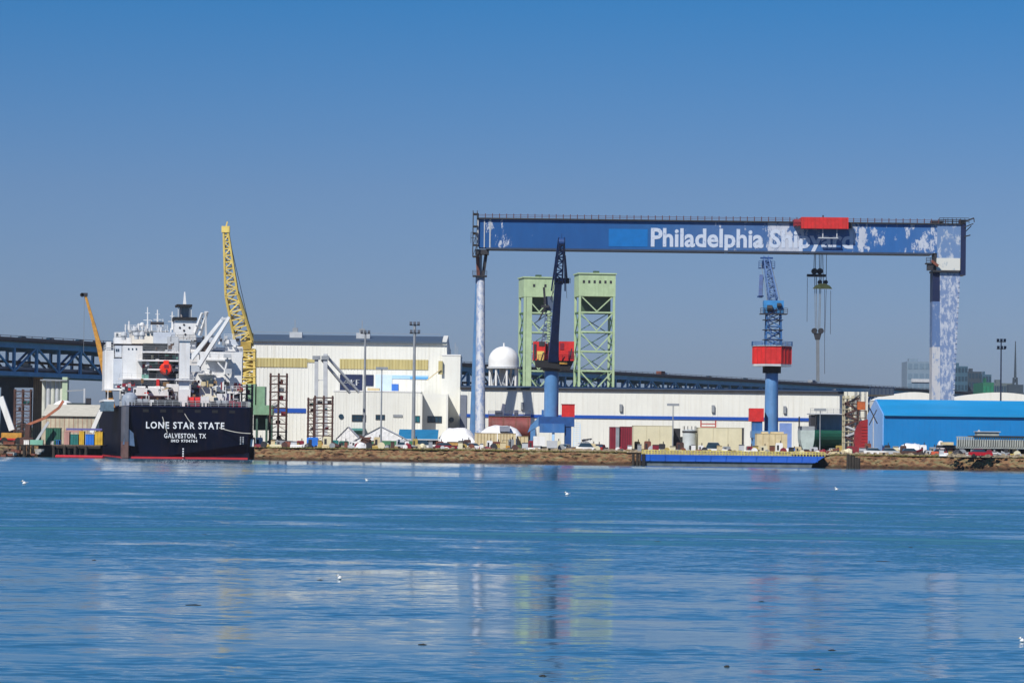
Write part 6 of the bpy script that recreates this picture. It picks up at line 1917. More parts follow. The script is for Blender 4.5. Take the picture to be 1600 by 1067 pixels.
mb = MB()
for yy in (641, 652): mb.box(rl(1340, yy)[0], rl(1354, yy)[0], .4, 3, rl(1346, yy)[1] - .15, rl(1346, yy)[1])
for xx in (1341, 1353): mb.box(rl(xx, 650)[0], rl(xx, 650)[0] + .25, .5, .8, rl(1346, 658)[1] - 1, rl(1346, 641)[1])
mb.build('upper_frame', m_brown, rw, False)
# crossed dark struts at the gable of the blue hall
t = thing('folding_ladder', 'dark crossed struts leaning on the light blue gable', 'strut', at(1368, 783))
q = lambda x, y: Vector((P(x, y, 783).x - t.location.x, 0, P(x, y, 783).z - GZ))
MB().bar(q(1358, 636), q(1371, 662), .22).build('strut', m_dark, t, False)
MB().bar(q(1370, 640), q(1358, 664), .2).build('strut', m_dark, t, False)
MB().bar(q(1364.5, 650), q(1364.5, 706), .2).build('post', m_lgrey, t, False)

# ---- blue dock gate (floating caisson) across the dry dock
dg = thing('dock_gate', 'long bright blue floating dock gate lying along the quay at the water', 'dock gate', ((x1003 + x1290) / 2, 727, 0))
def dgl(x, y, Y=722): p = P(x, y, Y); return (p.x - dg.location.x, p.z)
a, b = X(1003, 725, 718) - dg.location.x, X(1289, 719, 722) - dg.location.x
b = dgl(1289, 720, 721)[0]
zt_ = dgl(1140, 711.3, 722)[1]; zm_ = dgl(1140, 721.5, 722)[1]
MB().add([(a, -3, zm_), (b - 2, -6, zm_), (b - 2, 0, zm_), (a, 2, zm_), (a, -3, zt_), (b, -6, zt_), (b, 0, zt_), (a, 2, zt_)], [(0,3,2,1),(4,5,6,7),(0,1,5,4),(1,2,6,5),(2,3,7,6),(3,0,4,7)]).build('upper_hull', mat('gate_blue', (.008, .085, .42), .45, var=.12, streak=.2, dirt=(.02, .05, .2)), dg, False)
MB().add([(a + .4, -2.6, -1), (b - 3, -5.6, -1), (b - 3, 0, -1), (a + .4, 1.8, -1), (a + .4, -2.6, zm_ - .003), (b - 2.4, -5.6, zm_ - .003), (b - 2.4, 0, zm_ - .003), (a + .4, 1.8, zm_ - .003)], [(0,3,2,1),(4,5,6,7),(0,1,5,4),(1,2,6,5),(2,3,7,6),(3,0,4,7)]).build('lower_hull', mat('gate_grey', (.10, .12, .13), .7, var=.3), dg, False)
MB().box(a, a + .6, -3.3, -2, -.5, zt_ + .1).build('end_fender', m_black, dg, False)
mb = MB()
for k in range(60):
    f = k / 59; x = a + (b - a) * f; y = -2.9 - 3 * f
    mb.box(x - .08, x + .08, y, y + .15, zt_ + .002, zt_ + .85)
mb.bar((a, -2.8, zt_ + .85), (b, -5.8, zt_ + .85), .12); mb.bar((a, -2.8, zt_ + .45), (b, -5.8, zt_ + .45), .09)
mb.build('yellow_railing', mat('rail_yellow', (.60, .50, .12), .6, var=.3), dg, False)
MB().box(a, b, -1, 2, zt_ + .003, zt_ + .3).build('walkway', mat('ochre_deck', (.42, .34, .14), .8, var=.35, scale=1.5), dg, False)
for k in range(12):
    f = (k + .5) / 12; x = a + (b - a) * f; y = -3.0 - 3 * f
    MB().box(x - .1, x + .1, y - .14, y - .02, zm_ + .1, zt_ - .1).build('fender_rib', MATS['gate_blue'], dg, False)

# ---- timber piles at the corners of the banks
def piles(cols, Y, lab, ht=2.4, r=.3, g=None):
    for x, l in cols:
        p = X(x, Y, 720)
        o = MB().cyl((p, Y, -1.2), (p + random.uniform(-.1, .1), Y, ht), r, r * .9, 10).build('mooring_pile', m_pile)
        tag(o, l, 'pile', g)
ORD = ['first', 'second', 'third', 'fourth', 'fifth', 'sixth', 'seventh', 'eighth', 'ninth', 'tenth', 'eleventh', 'twelfth', 'thirteenth', 'fourteenth']
m_pile = mat('tarred_timber', (.035, .028, .022), .9, var=.4)
piles([(990, 'leftmost dark timber pile left of the blue dock gate'), (995.5, 'second dark timber pile left of the blue dock gate'), (1000.5, 'dark timber pile touching the left end of the blue dock gate')], 731, '', g='timber piles left of the dock gate')
for k, x in enumerate((1325, 1328.5, 1333, 1337.5, 1341)):
    p = X(x, 716, 725)
    o = MB().cyl((p, 716 - k * .2, -1.2), (p, 716 - k * .2, 2.9 - .2 * k), .34, .3, 10).build('mooring_pile', m_pile)
    tag(o, ['leftmost dark pile of the row below the scaffold stair', 'second dark pile of the row below the scaffold stair', 'middle dark pile of the row below the scaffold stair', 'fourth dark pile of the row below the scaffold stair', 'rightmost dark pile of the row below the scaffold stair'][k], 'pile', 'piles below the scaffold stair')
for k in range(15):
    x = 84 + k * 5.6 if k < 10 else 27 + (k - 10) * 5.5
    p = P(x, 708, 772)
    o = MB().cyl((p.x, 772 + (k % 3), -1.2), (p.x, 772 + (k % 3), 2.5), .36, .33, 10).build('pier_pile', m_pile)
    tag(o, (ORD[k] + ' timber pile from the left under the pier beside the ship') if k < 10 else (ORD[k - 10] + ' dark pile from the left at the low bank near the left edge'), 'pile', 'piles under the left pier' if k < 10 else 'piles at the left bank')
pd = thing('timber_pier', 'low timber pier deck on dark piles left of the ship', 'pier', at(123, 774))
xa, xb = X(82, 774, 705) - pd.location.x, X(158, 774, 705) - pd.location.x
npl = 14
for k in range(npl):
    MB().box(xa + (xb - xa) * k / npl + .03, xa + (xb - xa) * (k + 1) / npl - .03, -1.5, 12, -.1, .12 + .03 * (k % 2)).build('plank', mat('pier_plank', (.16, .12, .09), .9, var=.3), pd, False)
MB().box(xa, xb, -1.6, -1.3, -.6, -.12).build('fender_beam', m_pile, pd, False)

# ---- grey slatted platform at the right edge
Yp = 712
gp = thing('slatted_platform', 'grey elevated platform with close set slats at the right bottom of the yard', 'platform', at(1550, Yp))
def pl(x, y): p = P(x, y, Yp); return (p.x - gp.location.x, p.z - GZ)
xa, xb = pl(1494, 690)[0], pl(1640, 690)[0]
zd_, zt_ = pl(1550, 699)[1], pl(1550, 683.5)[1]
m_pgr = mat('platform_grey', (.34, .36, .33), .7, var=.2)
MB().box(xa, xb, 0, 8, zd_ - .2, zd_ + .1).build('deck', m_pgr, gp, False)
s0 = MB().prism([(-.14, 0), (.14, 0), (.20, zt_ - zd_ - .1), (-.08, zt_ - zd_ - .1)], -.12, .12).build('slat', m_pgr, gp, False, loc=(xa + .2, 0, zd_ + .1))
k = 1
while xa + .2 + k * .46 < xb - .2:
    rep(s0, (xa + .2 + k * .46, 0, zd_ + .1)); k += 1
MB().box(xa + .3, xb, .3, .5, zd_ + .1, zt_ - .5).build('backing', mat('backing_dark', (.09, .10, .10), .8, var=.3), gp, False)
MB().box(xa, xb, -.15, .15, zt_, zt_ + .15).build('top_rail', m_pgr, gp, False)
MB().box(pl(1520, 690)[0], xb, -.6, 8, zt_ + .16, zt_ + .36).build('canopy', m_dark, gp, False)
MB().box(pl(1528, 690)[0], pl(1562, 690)[0], 1, 5, zt_ + .37, pl(1545, 675)[1]).build('cabin', m_pgr, gp, False)
MB().box(pl(1528, 690)[0] - .2, pl(1562, 690)[0] + .3, .7, 5.3, pl(1545, 675)[1] + .003, pl(1545, 675)[1] + .15).build('cabin_roof', m_lgrey, gp, False)
MB().prism([(pl(1528, 690)[0], pl(1530, 675)[1]), (pl(1533, 690)[0], pl(1530, 675)[1]), (pl(1531, 690)[0], pl(1530, 671)[1])], .8, 2).build('vent_cowl', m_lgrey, gp, False)
for x in range(1500, 1625, 18):
    MB().box(pl(x, 705)[0] - .15, pl(x, 705)[0] + .15, .2, .5, 0, zd_ - .21).build('leg', m_grey, gp, False)
MB().box(xa, xb, 5, 8, 0, zd_ - .21).build('under_shade', m_black, gp, False)  # black box stands in for the shadow under the deck
t = thing('gangway', 'small pale gangway step left of the grey slatted platform', 'gangway', at(1482, Yp))
q = lambda x, y: (P(x, y, Yp).x - t.location.x, P(x, y, Yp).z - GZ)
MB().box(q(1472, 692)[0], q(1490, 692)[0], 0, 3, q(1480, 695)[1], q(1480, 690.5)[1]).build('body', m_beige, t, False)
MB().box(q(1466, 698)[0], q(1494, 698)[0], .5, 4, q(1480, 700)[1], q(1480, 695.3)[1]).build('under_frame', m_dark, t, False)
for x in (1468, 1490): MB().box(q(x, 700)[0], q(x, 700)[0] + .3, 1, 1.3, 0, q(1480, 700.2)[1]).build('leg', m_dark, t, False)

# ================================================================ LEFT YARD BEHIND THE PIER
sil = thing('silo_row', 'row of tall pale grey silos below the bridge at left', 'silo building', at(84, 1040))
for k, x in enumerate((64, 71, 78, 85, 92, 99)):
    p = X(x + 3.4, 1040, 620) - sil.location.x
    MB().cyl((p, 2, 0), (p, 2, Z(x, 594, 1040) - GZ - .3 * (k % 2)), W_(3.3, 1040), n=14).build('silo', m_lgrey if k % 2 else mat('silo_cream', (.55, .56, .48), .7, var=.15), sil, False)
MB().box(X(97, 1040, 620) - sil.location.x, X(105, 1040, 620) - sil.location.x, 0, 4, 0, Z(100, 589, 1040) - GZ).build('lift_tower', mat('lift_pale_green', (.42, .52, .36), .7), sil, False)
MB().box(X(63, 1040, 600) - sil.location.x, X(105, 1040, 600) - sil.location.x, -.5, 4.5, Z(84, 595, 1040) - GZ, Z(84, 593, 1040) - GZ).build('gallery', m_grey, sil, False)
wh = block('warehouse', 65, 150, 651, 690, 960, 20, mat('warehouse_sand', (.50, .44, .32), .7, var=.2, scale=.5, streak=.4), 'long sandy coloured warehouse left of the ship', 'building', panels=12, pm=mat('panel_rust', (.40, .22, .15), .7, var=.3))
MB().prismx([(-.6, 0), (12, 3.2), (24, 0)], -W_(42, 960), W_(42, 960)).build('roof', mat('roof_sand', (.52, .50, .42), .8, var=.1), wh, False, loc=(0, 0, Z(107, 650, 960) - GZ))
block('dark_warehouse', 104, 133, 630, 660, 1000, 10, mat('dark_grey_green', (.06, .08, .08), .7), 'dark grey shed behind the sandy warehouse at left', 'building')
for x0, x1, lab in ((132.5, 138.5, 'left white round tank beside the ship'), (139.5, 146, 'right white round tank beside the ship')):
    tk = tank(x0, x1, 647, 985, m_white, lab)
t = thing('white_dome_roof', 'low white domed roof between the silos and the dark shed', 'roof', at(94, 1005))
MB().lathe((0, 6, 0), [(W_(17, 1005), 0), (W_(17, 1005), Z(94, 632, 1005) - GZ), (W_(12, 1005), Z(94, 628, 1005) - GZ), (1, Z(94, 625, 1005) - GZ)], 24).build('drum', m_white, t, False)
t = thing('chimney', 'slim dark stack with white lower part left of the ship', 'chimney', at(137, 1010))
MB().bar((0, 0, 0), (0, 0, Z(137, 622, 1010) - GZ), 1.4).build('shaft', m_dark, t, False); MB().box(-1.2, 1.2, -1, 1, 0, Z(137, 640, 1010) - GZ).build('foot', m_white, t, False)
t = thing('pipe_bridge', 'thin grey pipe frame on posts left of the ship', 'pipe frame', at(118, 1020))
MB().bar((X(104, 1020, 612) - t.location.x, 0, Z(110, 611, 1020) - GZ), (X(133, 1020, 610) - t.location.x, 0, Z(133, 609, 1020) - GZ), .4).build('pipe', m_grey, t, False)
MB().bar((X(132, 1020, 612) - t.location.x, 0, 0), (X(132, 1020, 612) - t.location.x, 0, Z(133, 607, 1020) - GZ), .5).build('post', m_lgrey, t, False)
# leaning crane booms at left
def boomthing(nm, pts, t_, m, lab, cat='boom', lattice=False, Y=800):
    base = at(pts[0][0], Y)
    o = thing(nm, lab, cat, base)
    q = [P(x, y, Y) - base for x, y in pts]
    for a, b in zip(q[:-1], q[1:]):
        (MB().truss(a, b, t_, t_, 6, t_ * .22) if lattice else MB().bar(a, b, t_)).build('boom_section', m, o, False)
    return o
o = boomthing('white_boom_crane', [(19, 672), (1, 620)], 1.3, m_white, 'white leaning crane boom at the far left edge', 'crane', Y=815)
MB().box(-2.4, 2.2, -1, 1, 1.4, Z(18, 676, 815) - GZ).build('crane_house', m_orange, o, False)
for x in (-1.7, 1.5): MB().cyl((x, -1.2, .8), (x, 1.2, .8), .8, n=12).build('wheel', m_tyre, o, False)
MB().box(-2.8, 2.6, -1, 1, 1.0, 1.39).build('chassis', m_red, o, False)
o = boomthing('rust_boom_crane', [(42, 664), (70, 653), (92, 637), (99, 626)], .55, mat('boom_rust', (.38, .13, .07), .7, var=.3), 'rusty red crane boom slanting up to the right at left', 'crane', Y=805)
MB().box(-1.5, 1.5, -1, 1, 0, 1.6).build('crane_house', m_brown, o, False)
MB().bar((0, 0, 1.5), P(44, 663, 805) - o.location, 1.0).build('mast', m_brown, o, False)
o = boomthing('pale_boom_crane', [(56, 690), (76, 659)], .55, m_lgrey, 'thin pale boom slanting up between the rusty boom and the green boxes', 'crane', Y=790)
MB().box(-1.2, 1.6, -.8, .8, 0, 1.1).build('crane_house', m_sea, o, False)
o = boomthing('white_hose_boom', [(143, 676), (158, 641)], .9, m_white, 'short white boom close to the left side of the ship', 'crane', Y=812)
MB().box(-1.6, 1.6, -.8, .8, 0, 2.4).build('crane_house', m_lgrey, o, False)
# coloured site boxes on the pier
m_yb = mat('box_yellow', (.62, .38, .03), .6, var=.2)
for x0, x1, y0, m, lab, nm in (
    (71, 82, 669, mat('box_green', (.02, .11, .07), .6), 'left dark green container on the left pier', 'container'),
    (83.5, 94, 669, MATS['box_green'], 'right dark green container on the left pier', 'container'),
    (110, 122, 679, m_teal, 'teal site box left of the bright blue one', 'container'),
    (133.5, 146.5, 679, m_bluebox, 'bright blue site box on the left pier', 'container'),
    (123.5, 131, 674, m_yb, 'yellow box between the teal and the bright blue boxes', 'container'),
    (148, 160, 675, m_yb, 'yellow box next to the left side of the ship', 'container'),
    (86, 94, 688, m_bluebox, 'small dark blue bin in front of the green containers', 'bin'),
    (78, 84, 690, m_white, 'small white box in front of the green containers', 'box'),
    (100, 108, 675, mat('pinkish_frame', (.45, .25, .22), .7), 'pinkish upright box left of the teal box', 'box'),
    (5, 22, 690, m_rust, 'low rusty skip near the left edge', 'skip'),
    (37, 45, 688, m_white, 'white round topped box below the brown rack at left', 'box')):
    block('site_box', x0, x1, y0, 705, 792 if x0 > 60 else 800, 2.5, m, lab, nm, panels=3, pm=m)
t = thing('steel_portal', 'long low pink and blue steel frame behind the site boxes', 'steel portal', at(128, 800))
for x in (104, 128, 156): MB().box(X(x, 800) - t.location.x - .2, X(x, 800) - t.location.x + .2, 0, .4, 0, Z(x, 670, 800) - GZ).build('post', MATS['pinkish_frame'], t, False)
MB().box(X(104, 800) - t.location.x, X(160, 800) - t.location.x, -.1, .5, Z(130, 672, 800) - GZ, Z(130, 669, 800) - GZ).build('beam', mat('purple_blue', (.12, .12, .34), .6), t, False)
MB().box(X(104, 800) - t.location.x, X(130, 800) - t.location.x, -.15, .6, Z(117, 675.5, 800) - GZ, Z(117, 672.3, 800) - GZ).build('beam', MATS['pinkish_frame'], t, False)
# stones of the low bank at left
random.seed(44)
for k in range(14):
    x = random.uniform(-4, 64); Yk = random.uniform(771, 775)
    r = random.uniform(.5, 1.2); p = P(x, 707, Yk)
    vs = [((r * random.uniform(.7, 1.1)) * math.cos(t) , r * .7 * math.sin(t), z * random.uniform(.8, 1.1)) for z, rr in ((0, 1), (r * .6, .8)) for t in [k2 * 1.047 for k2 in range(6)]]
    b = MB().add([(p.x + v[0], Yk + v[1], random.choice([.3, .9, 1.6]) * 0 + v[2] + (Yk - 771) * .45 - .1) for v in vs], [(0,1,7,6),(1,2,8,7),(2,3,9,8),(3,4,10,9),(4,5,11,10),(5,0,6,11),(6,7,8,9,10,11)])
    o = b.build('boulder', random.choice([m_conc2, mat('boulder_brown', (.14, .09, .06), .9, var=.3), m_rust]))
    tag(o, 'rough boulder among the rubble of the low bank at the left edge', 'boulder', 'boulders at the left bank')

# ================================================================ CLUTTER ALONG THE QUAY
def crate(x, Y, w, h, m, lab, cat='crate', nm='crate', slats=3):
    t = thing(nm, lab, cat, at(x, Y)); ww = W_(w, Y) / 2; hh = W_(h, Y)
    MB().box(-ww, ww, 0, ww * 1.4, .12, hh).build('body', m, t, False)
    for k in range(slats):
        z = .2 + (hh - .3) * k / max(1, slats - 1)
        MB().box(-ww - .04, ww + .04, -.06, -.002, z - .06, z + .06).build('batten', m_bd if m in (m_beige,) else m_dark, t, False)
    for s_ in (-.7, .7): MB().box(ww * s_ - .12, ww * s_ + .12, 0, ww * 1.4, 0, .118).build('runner', m_dark, t, False)
    return t
def pallet_heap(x, Y, w, lab, mats, cat='scrap heap', n=14, h=1.6):
    random.seed(int(x * 3))
    t = thing('scrap_heap', lab, cat, at(x, Y)); ww = W_(w, Y) / 2
    for k in range(n):
        xx = random.uniform(-ww, ww); z = random.uniform(.15, h * (1 - abs(xx) / ww * .7)); l = random.uniform(.8, 2.2); a_ = random.uniform(-.5, .5)
        MB().bar((xx - l / 2, random.uniform(-.6, .6), max(.12, z - a_ * l / 2)), (xx + l / 2, random.uniform(-.6, .6), max(.12, z + a_ * l / 2)), random.uniform(.15, .5)).build('piece', random.choice(mats), t, False)
    MB().prism([(-ww, 0), (ww, 0), (ww * .4, h * .6), (-ww * .3, h * .7)], -.5, .6).build('core', mats[0], t, False)
    return t
def spool(x, Y, r, m, lab):
    t = thing('cable_reel', lab, 'cable reel', at(x, Y))
    for y in (0, 1.0): MB().cyl((0, y, r), (0, y + .15, r), r, n=18).build('flange', m, t, False)
    MB().cyl((0, .15, r), (0, 1.0, r), r * .6, n=16).build('drum', m_dark, t, False)
    return t
def lift(x, Y, m, lab):
    t = thing('forklift', lab, 'forklift', at(x, Y))
    MB().prism([(-1.2, .35), (.9, .35), (.9, 1.1), (-.4, 1.1), (-.6, 1.4), (-1.2, 1.3)], -.6, .6).build('body', m, t, False)
    mb = MB()
    for xx in (-.7, .6): mb.bar((xx, -.5, 1.1), (xx, -.5, 2.2), .08); mb.bar((xx, .5, 1.1), (xx, .5, 2.2), .08)
    mb.box(-.8, .7, -.6, .6, 2.2, 2.28); mb.build('cage', m_dark, t, False)
    MB().box(.95, 1.08, -.5, .5, .1, 2.7).build('mast', m_dark, t, False); MB().box(1.09, 2.1, -.35, .35, .12, .2).build('fork', m_dark, t, False)
    for xx in (-.75, .6): MB().cyl((xx, -.65, .36), (xx, .65, .36), .36, n=12).build('wheel', m_tyre, t, False)
    return t
def gen(x, Y, w, h, m, lab, cat='generator', nm='generator'):
    t = thing(nm, lab, cat, at(x, Y)); ww = W_(w, Y) / 2; hh = W_(h, Y)
    MB().prism([(-ww, .35), (ww, .35), (ww, hh * .9), (ww * .8, hh), (-ww * .8, hh), (-ww, hh * .9)], 0, 1.6).build('housing', m, t, False)
    MB().box(-ww * .7, -ww * .1, -.04, -.002, hh * .35, hh * .8).build('louvre', m_dark, t, False)
    MB().cyl((ww * .4, .8, hh), (ww * .4, .8, hh + .5), .1, n=8).build('exhaust', m_dark, t, False)
    for xx in (-ww * .6, ww * .6): MB().cyl((xx, -.05, .32), (xx, .25, .32), .32, n=12).build('wheel', m_tyre, t, False)
    return t
def drum(x, Y, m, lab, g=None):
    t = thing('oil_drum', lab, 'drum', at(x, Y), 0, g)
    MB().cyl((0, 0, 0), (0, 0, .9), .3, n=12).build('shell', m, t, False); MB().cyl((0, 0, .9), (0, 0, .93), .32, n=12).build('rim', m_dark, t, False)
    return t
def carx(x, Y, m, lab, L_=4.6, H=1.55, rz=0, truck=False, cat='car', nm='parked_car'):
    return vehicle(nm, lab, cat, at(x, Y), rz, m, L_, H, truck)
m_or = mat('crate_orange', (.50, .20, .05), .7, var=.2)
items = [
 # left half of the quay
 lambda: crate(398, 790, 9, 7, m_white, 'white box on the quay right beside the ship stern'),
 lambda: gen(392, 785, 12, 16, m_maroon, 'maroon machine box under the mooring line beside the ship', 'machine box', 'machine_box'),
 lambda: pallet_heap(428, 782, 26, 'grey green scrap heap at the foot of the tall rack tower', [m_sea, m_grey, m_brown]),
 lambda: carx(452, 785, m_white, 'white pickup parked right of the tall rack tower', rz=.5),
 lambda: crate(464, 780, 7, 8, m_yb, 'yellow crate left of the blue skip'),
 lambda: gen(488, 786, 18, 17, m_bluebox, 'bright blue skip under the wide rack tower', 'skip', 'skip'),
 lambda: crate(503, 780, 12, 9, m_or, 'orange crate in front of the wide rack tower'),
 lambda: crate(475, 778, 9, 6, m_white, 'small white box left of the orange crate'),
 lambda: gen(523, 790, 11, 13, m_teal, 'teal skip right of the wide rack tower', 'skip', 'skip'),
 lambda: gen(537, 792, 15, 12, mat('skip_green', (.01, .13, .09), .6), 'dark green skip at the left foot of the gable tent', 'skip', 'skip'),
 lambda: pallet_heap(572, 780, 24, 'large brown heap of scrap in front of the gable tent', [m_brown, m_rust, m_or], n=22, h=3.0),
 lambda: crate(573, 784, 13, 15, m_brown, 'tall brown crate behind the brown scrap heap'),
 lambda: crate(606, 778, 6, 7, m_white, 'white box in front of the left part of the green hoarding'),
 lambda: crate(618, 777, 7, 5, m_beige, 'beige box in front of the green hoarding'),
 lambda: carx(634, 778, m_lgrey, 'silver car parked at the right end of the green hoarding'),
 lambda: carx(662, 784, m_white, 'white van parked under the teal roofed shed', 5.2, 2.1),
 lambda: gen(677, 786, 9, 8, m_white, 'white compressor right of the white van', 'compressor', 'compressor'),
 lambda: carx(697, 777, m_maroon, 'dark red car parked left of the orange crate stack', rz=.2),
 lambda: crate(707, 783, 17, 13, mat('crate_tan_orange', (.48, .27, .08), .7, var=.3), 'tan orange crate stack left of the beige boards'),
 lambda: carx(741, 776, m_white, 'white and red car in front of the left board stack'),
 lambda: pallet_heap(755, 774, 10, 'small red scrap heap in front of the left board stack', [m_maroon, m_grey, m_red], n=8, h=1.0),
 lambda: gen(776, 778, 13, 14, mat('machine_brown', (.16, .05, .035), .7), 'brown machine in front of the middle board stack', 'machine', 'machine'),
 lambda: lift(790, 776, m_orange, 'orange forklift right of the brown machine'),
 lambda: gen(808, 776, 12, 9, mat('machine_green', (.08, .13, .05), .7), 'dark green machine in front of the right board stack', 'machine', 'machine'),
 lambda: drum(822, 775, m_bluebox, 'blue drum left of the dark jib crane foot'),
 # around the first jib crane
 lambda: carx(852, 772, m_white, 'white box lorry parked under the dark boom jib crane', 5.2, 3.2, 0, True, 'lorry', 'lorry'),
 lambda: carx(884, 778, m_lgrey, 'silver pickup under the right leg of the dark boom crane', rz=1.2),
 lambda: crate(897, 770, 24, 5, m_beige, 'long low pale crate right of the dark boom crane'),
 lambda: carx(918, 773, m_white, 'white van with open bed right of the long low crate', 5.0, 1.9),
 lambda: pallet_heap(915, 782, 24, 'dark grey scrap heap with pipes behind the white van', [m_grey, m_dark, m_lgrey], n=24, h=3.6),
 lambda: carx(939, 776, mat('car_red', (.40, .02, .015), .4), 'bright red car left of the maroon boxes', rz=1.3),
 lambda: crate(948, 770, 8, 5, m_white, 'white crate in front of the maroon boxes'),
 lambda: gen(932, 785, 22, 12, m_darkgreen, 'dark green machine behind the bright red car', 'machine', 'machine'),
 lambda: crate(971, 768, 7, 5, m_sea, 'green crate in front of the right maroon box'),
 lambda: crate(983, 766, 8, 5, m_beige, 'pale crate at the corner of the bank left of the dock gate'),
 # between blocks
 lambda: carx(1118, 765, m_white, 'white van in front of the right cream block', 5.4, 2.3),
 lambda: gen(1104, 768, 12, 8, m_grey, 'grey machine left of the white van by the cream block', 'machine', 'machine'),
 lambda: crate(1147, 764, 5, 5, m_dark, 'small dark box in front of the right cream block'),
 lambda: crate(1078, 764, 7, 7, m_brown, 'brown box at the foot of the round grey tank'),
 lambda: gen(1172, 772, 12, 12, m_grey, 'grey machine left of the sandy beige block', 'machine', 'machine'),
 lambda: crate(1165, 764, 6, 5, m_yb, 'yellow box left of the grey machine'),
 lambda: crate(1258, 752, 20, 7, m_yb, 'long yellow crate right of the right jib crane'),
 lambda: gen(1240, 760, 10, 9, m_bluebox, 'blue compressor left of the long yellow crate', 'compressor', 'compressor'),
 lambda: pallet_heap(1287, 748, 26, 'pinkish scrap heap in front of the green hull block', [mat('scrap_pink', (.40, .28, .28), .8), m_maroon, m_lgrey], n=14, h=1.3),
 lambda: pallet_heap(1302, 735, 22, 'sandy scrap heap at the right end of the dock gate', [m_beige, m_rust, m_conc2], n=16, h=1.4),
 lambda: gen(1332, 748, 16, 14, mat('machine_maroon', (.20, .02, .03), .7), 'maroon machine at the foot of the scaffold stair', 'machine', 'machine'),
 lambda: crate(1348, 742, 10, 12, m_lgrey, 'pale grey box stack in front of the red panel tower'),
 # right half
 lambda: carx(1367, 740, m_white, 'white pickup in front of the light blue gable'),
 lambda: crate(1380, 735, 8, 5, m_rust, 'rusty crate right of the white pickup'),
 lambda: carx(1392, 742, m_lgrey, 'silver car left of the small white dome'),
 lambda: crate(1403, 732, 8, 5, m_beige, 'beige crate at the left foot of the small white dome'),
 lambda: carx(1424, 736, m_brown, 'brown pickup in front of the small white dome'),
 lambda: pallet_heap(1436, 734, 16, 'dark scrap heap in front of the small white dome', [m_brown, m_dark, m_maroon], n=12, h=1.4),
 lambda: gen(1452, 735, 9, 9, m_lgrey, 'pale compressor right of the small white dome', 'compressor', 'compressor'),
 lambda: crate(1461, 730, 7, 6, m_beige, 'beige box left of the orange red car'),
 lambda: carx(1473, 726, mat('car_orange_red', (.62, .12, .06), .4), 'orange red car left of the grey slatted platform'),
 lambda: crate(1555, 706, 8, 9, m_white, 'white box under the grey slatted platform') ,
 lambda: carx(1532, 703, mat('car_crimson', (.42, .01, .02), .35), 'crimson car in front of the grey slatted platform'),
 lambda: crate(1514, 705, 9, 8, m_white, 'white crate under the left part of the slatted platform'),
 lambda: pallet_heap(1568, 706, 14, 'grey scrap heap in the shade of the slatted platform', [m_grey, m_lgrey, m_maroon], n=12, h=1.3),
]
# (the first crates stand on the bank in front of everything else)
for f in items: f()

# more loose things, each told by its neighbour
random.seed(9)
cols = [('white', m_white), ('rusty', m_rust), ('grey', m_grey), ('beige', m_beige), ('dark', m_dark), ('dark red', m_maroon), ('pale grey', m_lgrey), ('brown', m_brown), ('cream', m_cream), ('dull yellow', mat('dull_yellow', (.40, .29, .08), .7)), ('white painted', m_tarp)]
places = [(406, 'near the tall rack tower'), (437, 'at the foot of the tall rack tower'), (470, 'left of the wide rack tower'), (512, 'before the wide rack tower'), (553, 'at the left corner of the gable tent'), (590, 'before the light pole of the gable tent'),
          (626, 'before the green hoarding'), (648, 'at the left end of the teal roofed shed'), (686, 'before the teal roofed shed'), (720, 'before the long white mound'), (731, 'left of the beige boards'), (765, 'before the left board stack'),
          (799, 'before the middle board stack'), (832, 'at the left foot of the dark boom crane'), (872, 'between the legs of the dark boom crane'), (907, 'right of the dark boom crane'), (926, 'left of the red car'),
          (958, 'before the left maroon box'), (996, 'at the left end of the dock gate'), (1012, 'before the left cream block'), (1036, 'before the left cream block near the pole'), (1062, 'left of the round grey tank'), (1096, 'right of the round grey tank'), (1135, 'right of the white van'),
          (1172, 'left of the sandy beige block'), (1193, 'before the sandy beige block'), (1218, 'before the sandy beige block, right half'), (1248, 'left of the grey bow section'), (1273, 'before the bow section'), (1312, 'left of the scaffold stair'), (1358, 'at the corner of the light blue gable'),
          (1386, 'before the blue hall near its left corner'), (1413, 'left of the white dome'), (1444, 'right of the white dome'), (1460, 'midway between dome and gangway'), (1484, 'under the pale gangway'), (1497, 'at the left leg of the slatted platform'), (1542, 'under the slatted platform cabin'), (1583, 'under the right part of the slatted platform')]
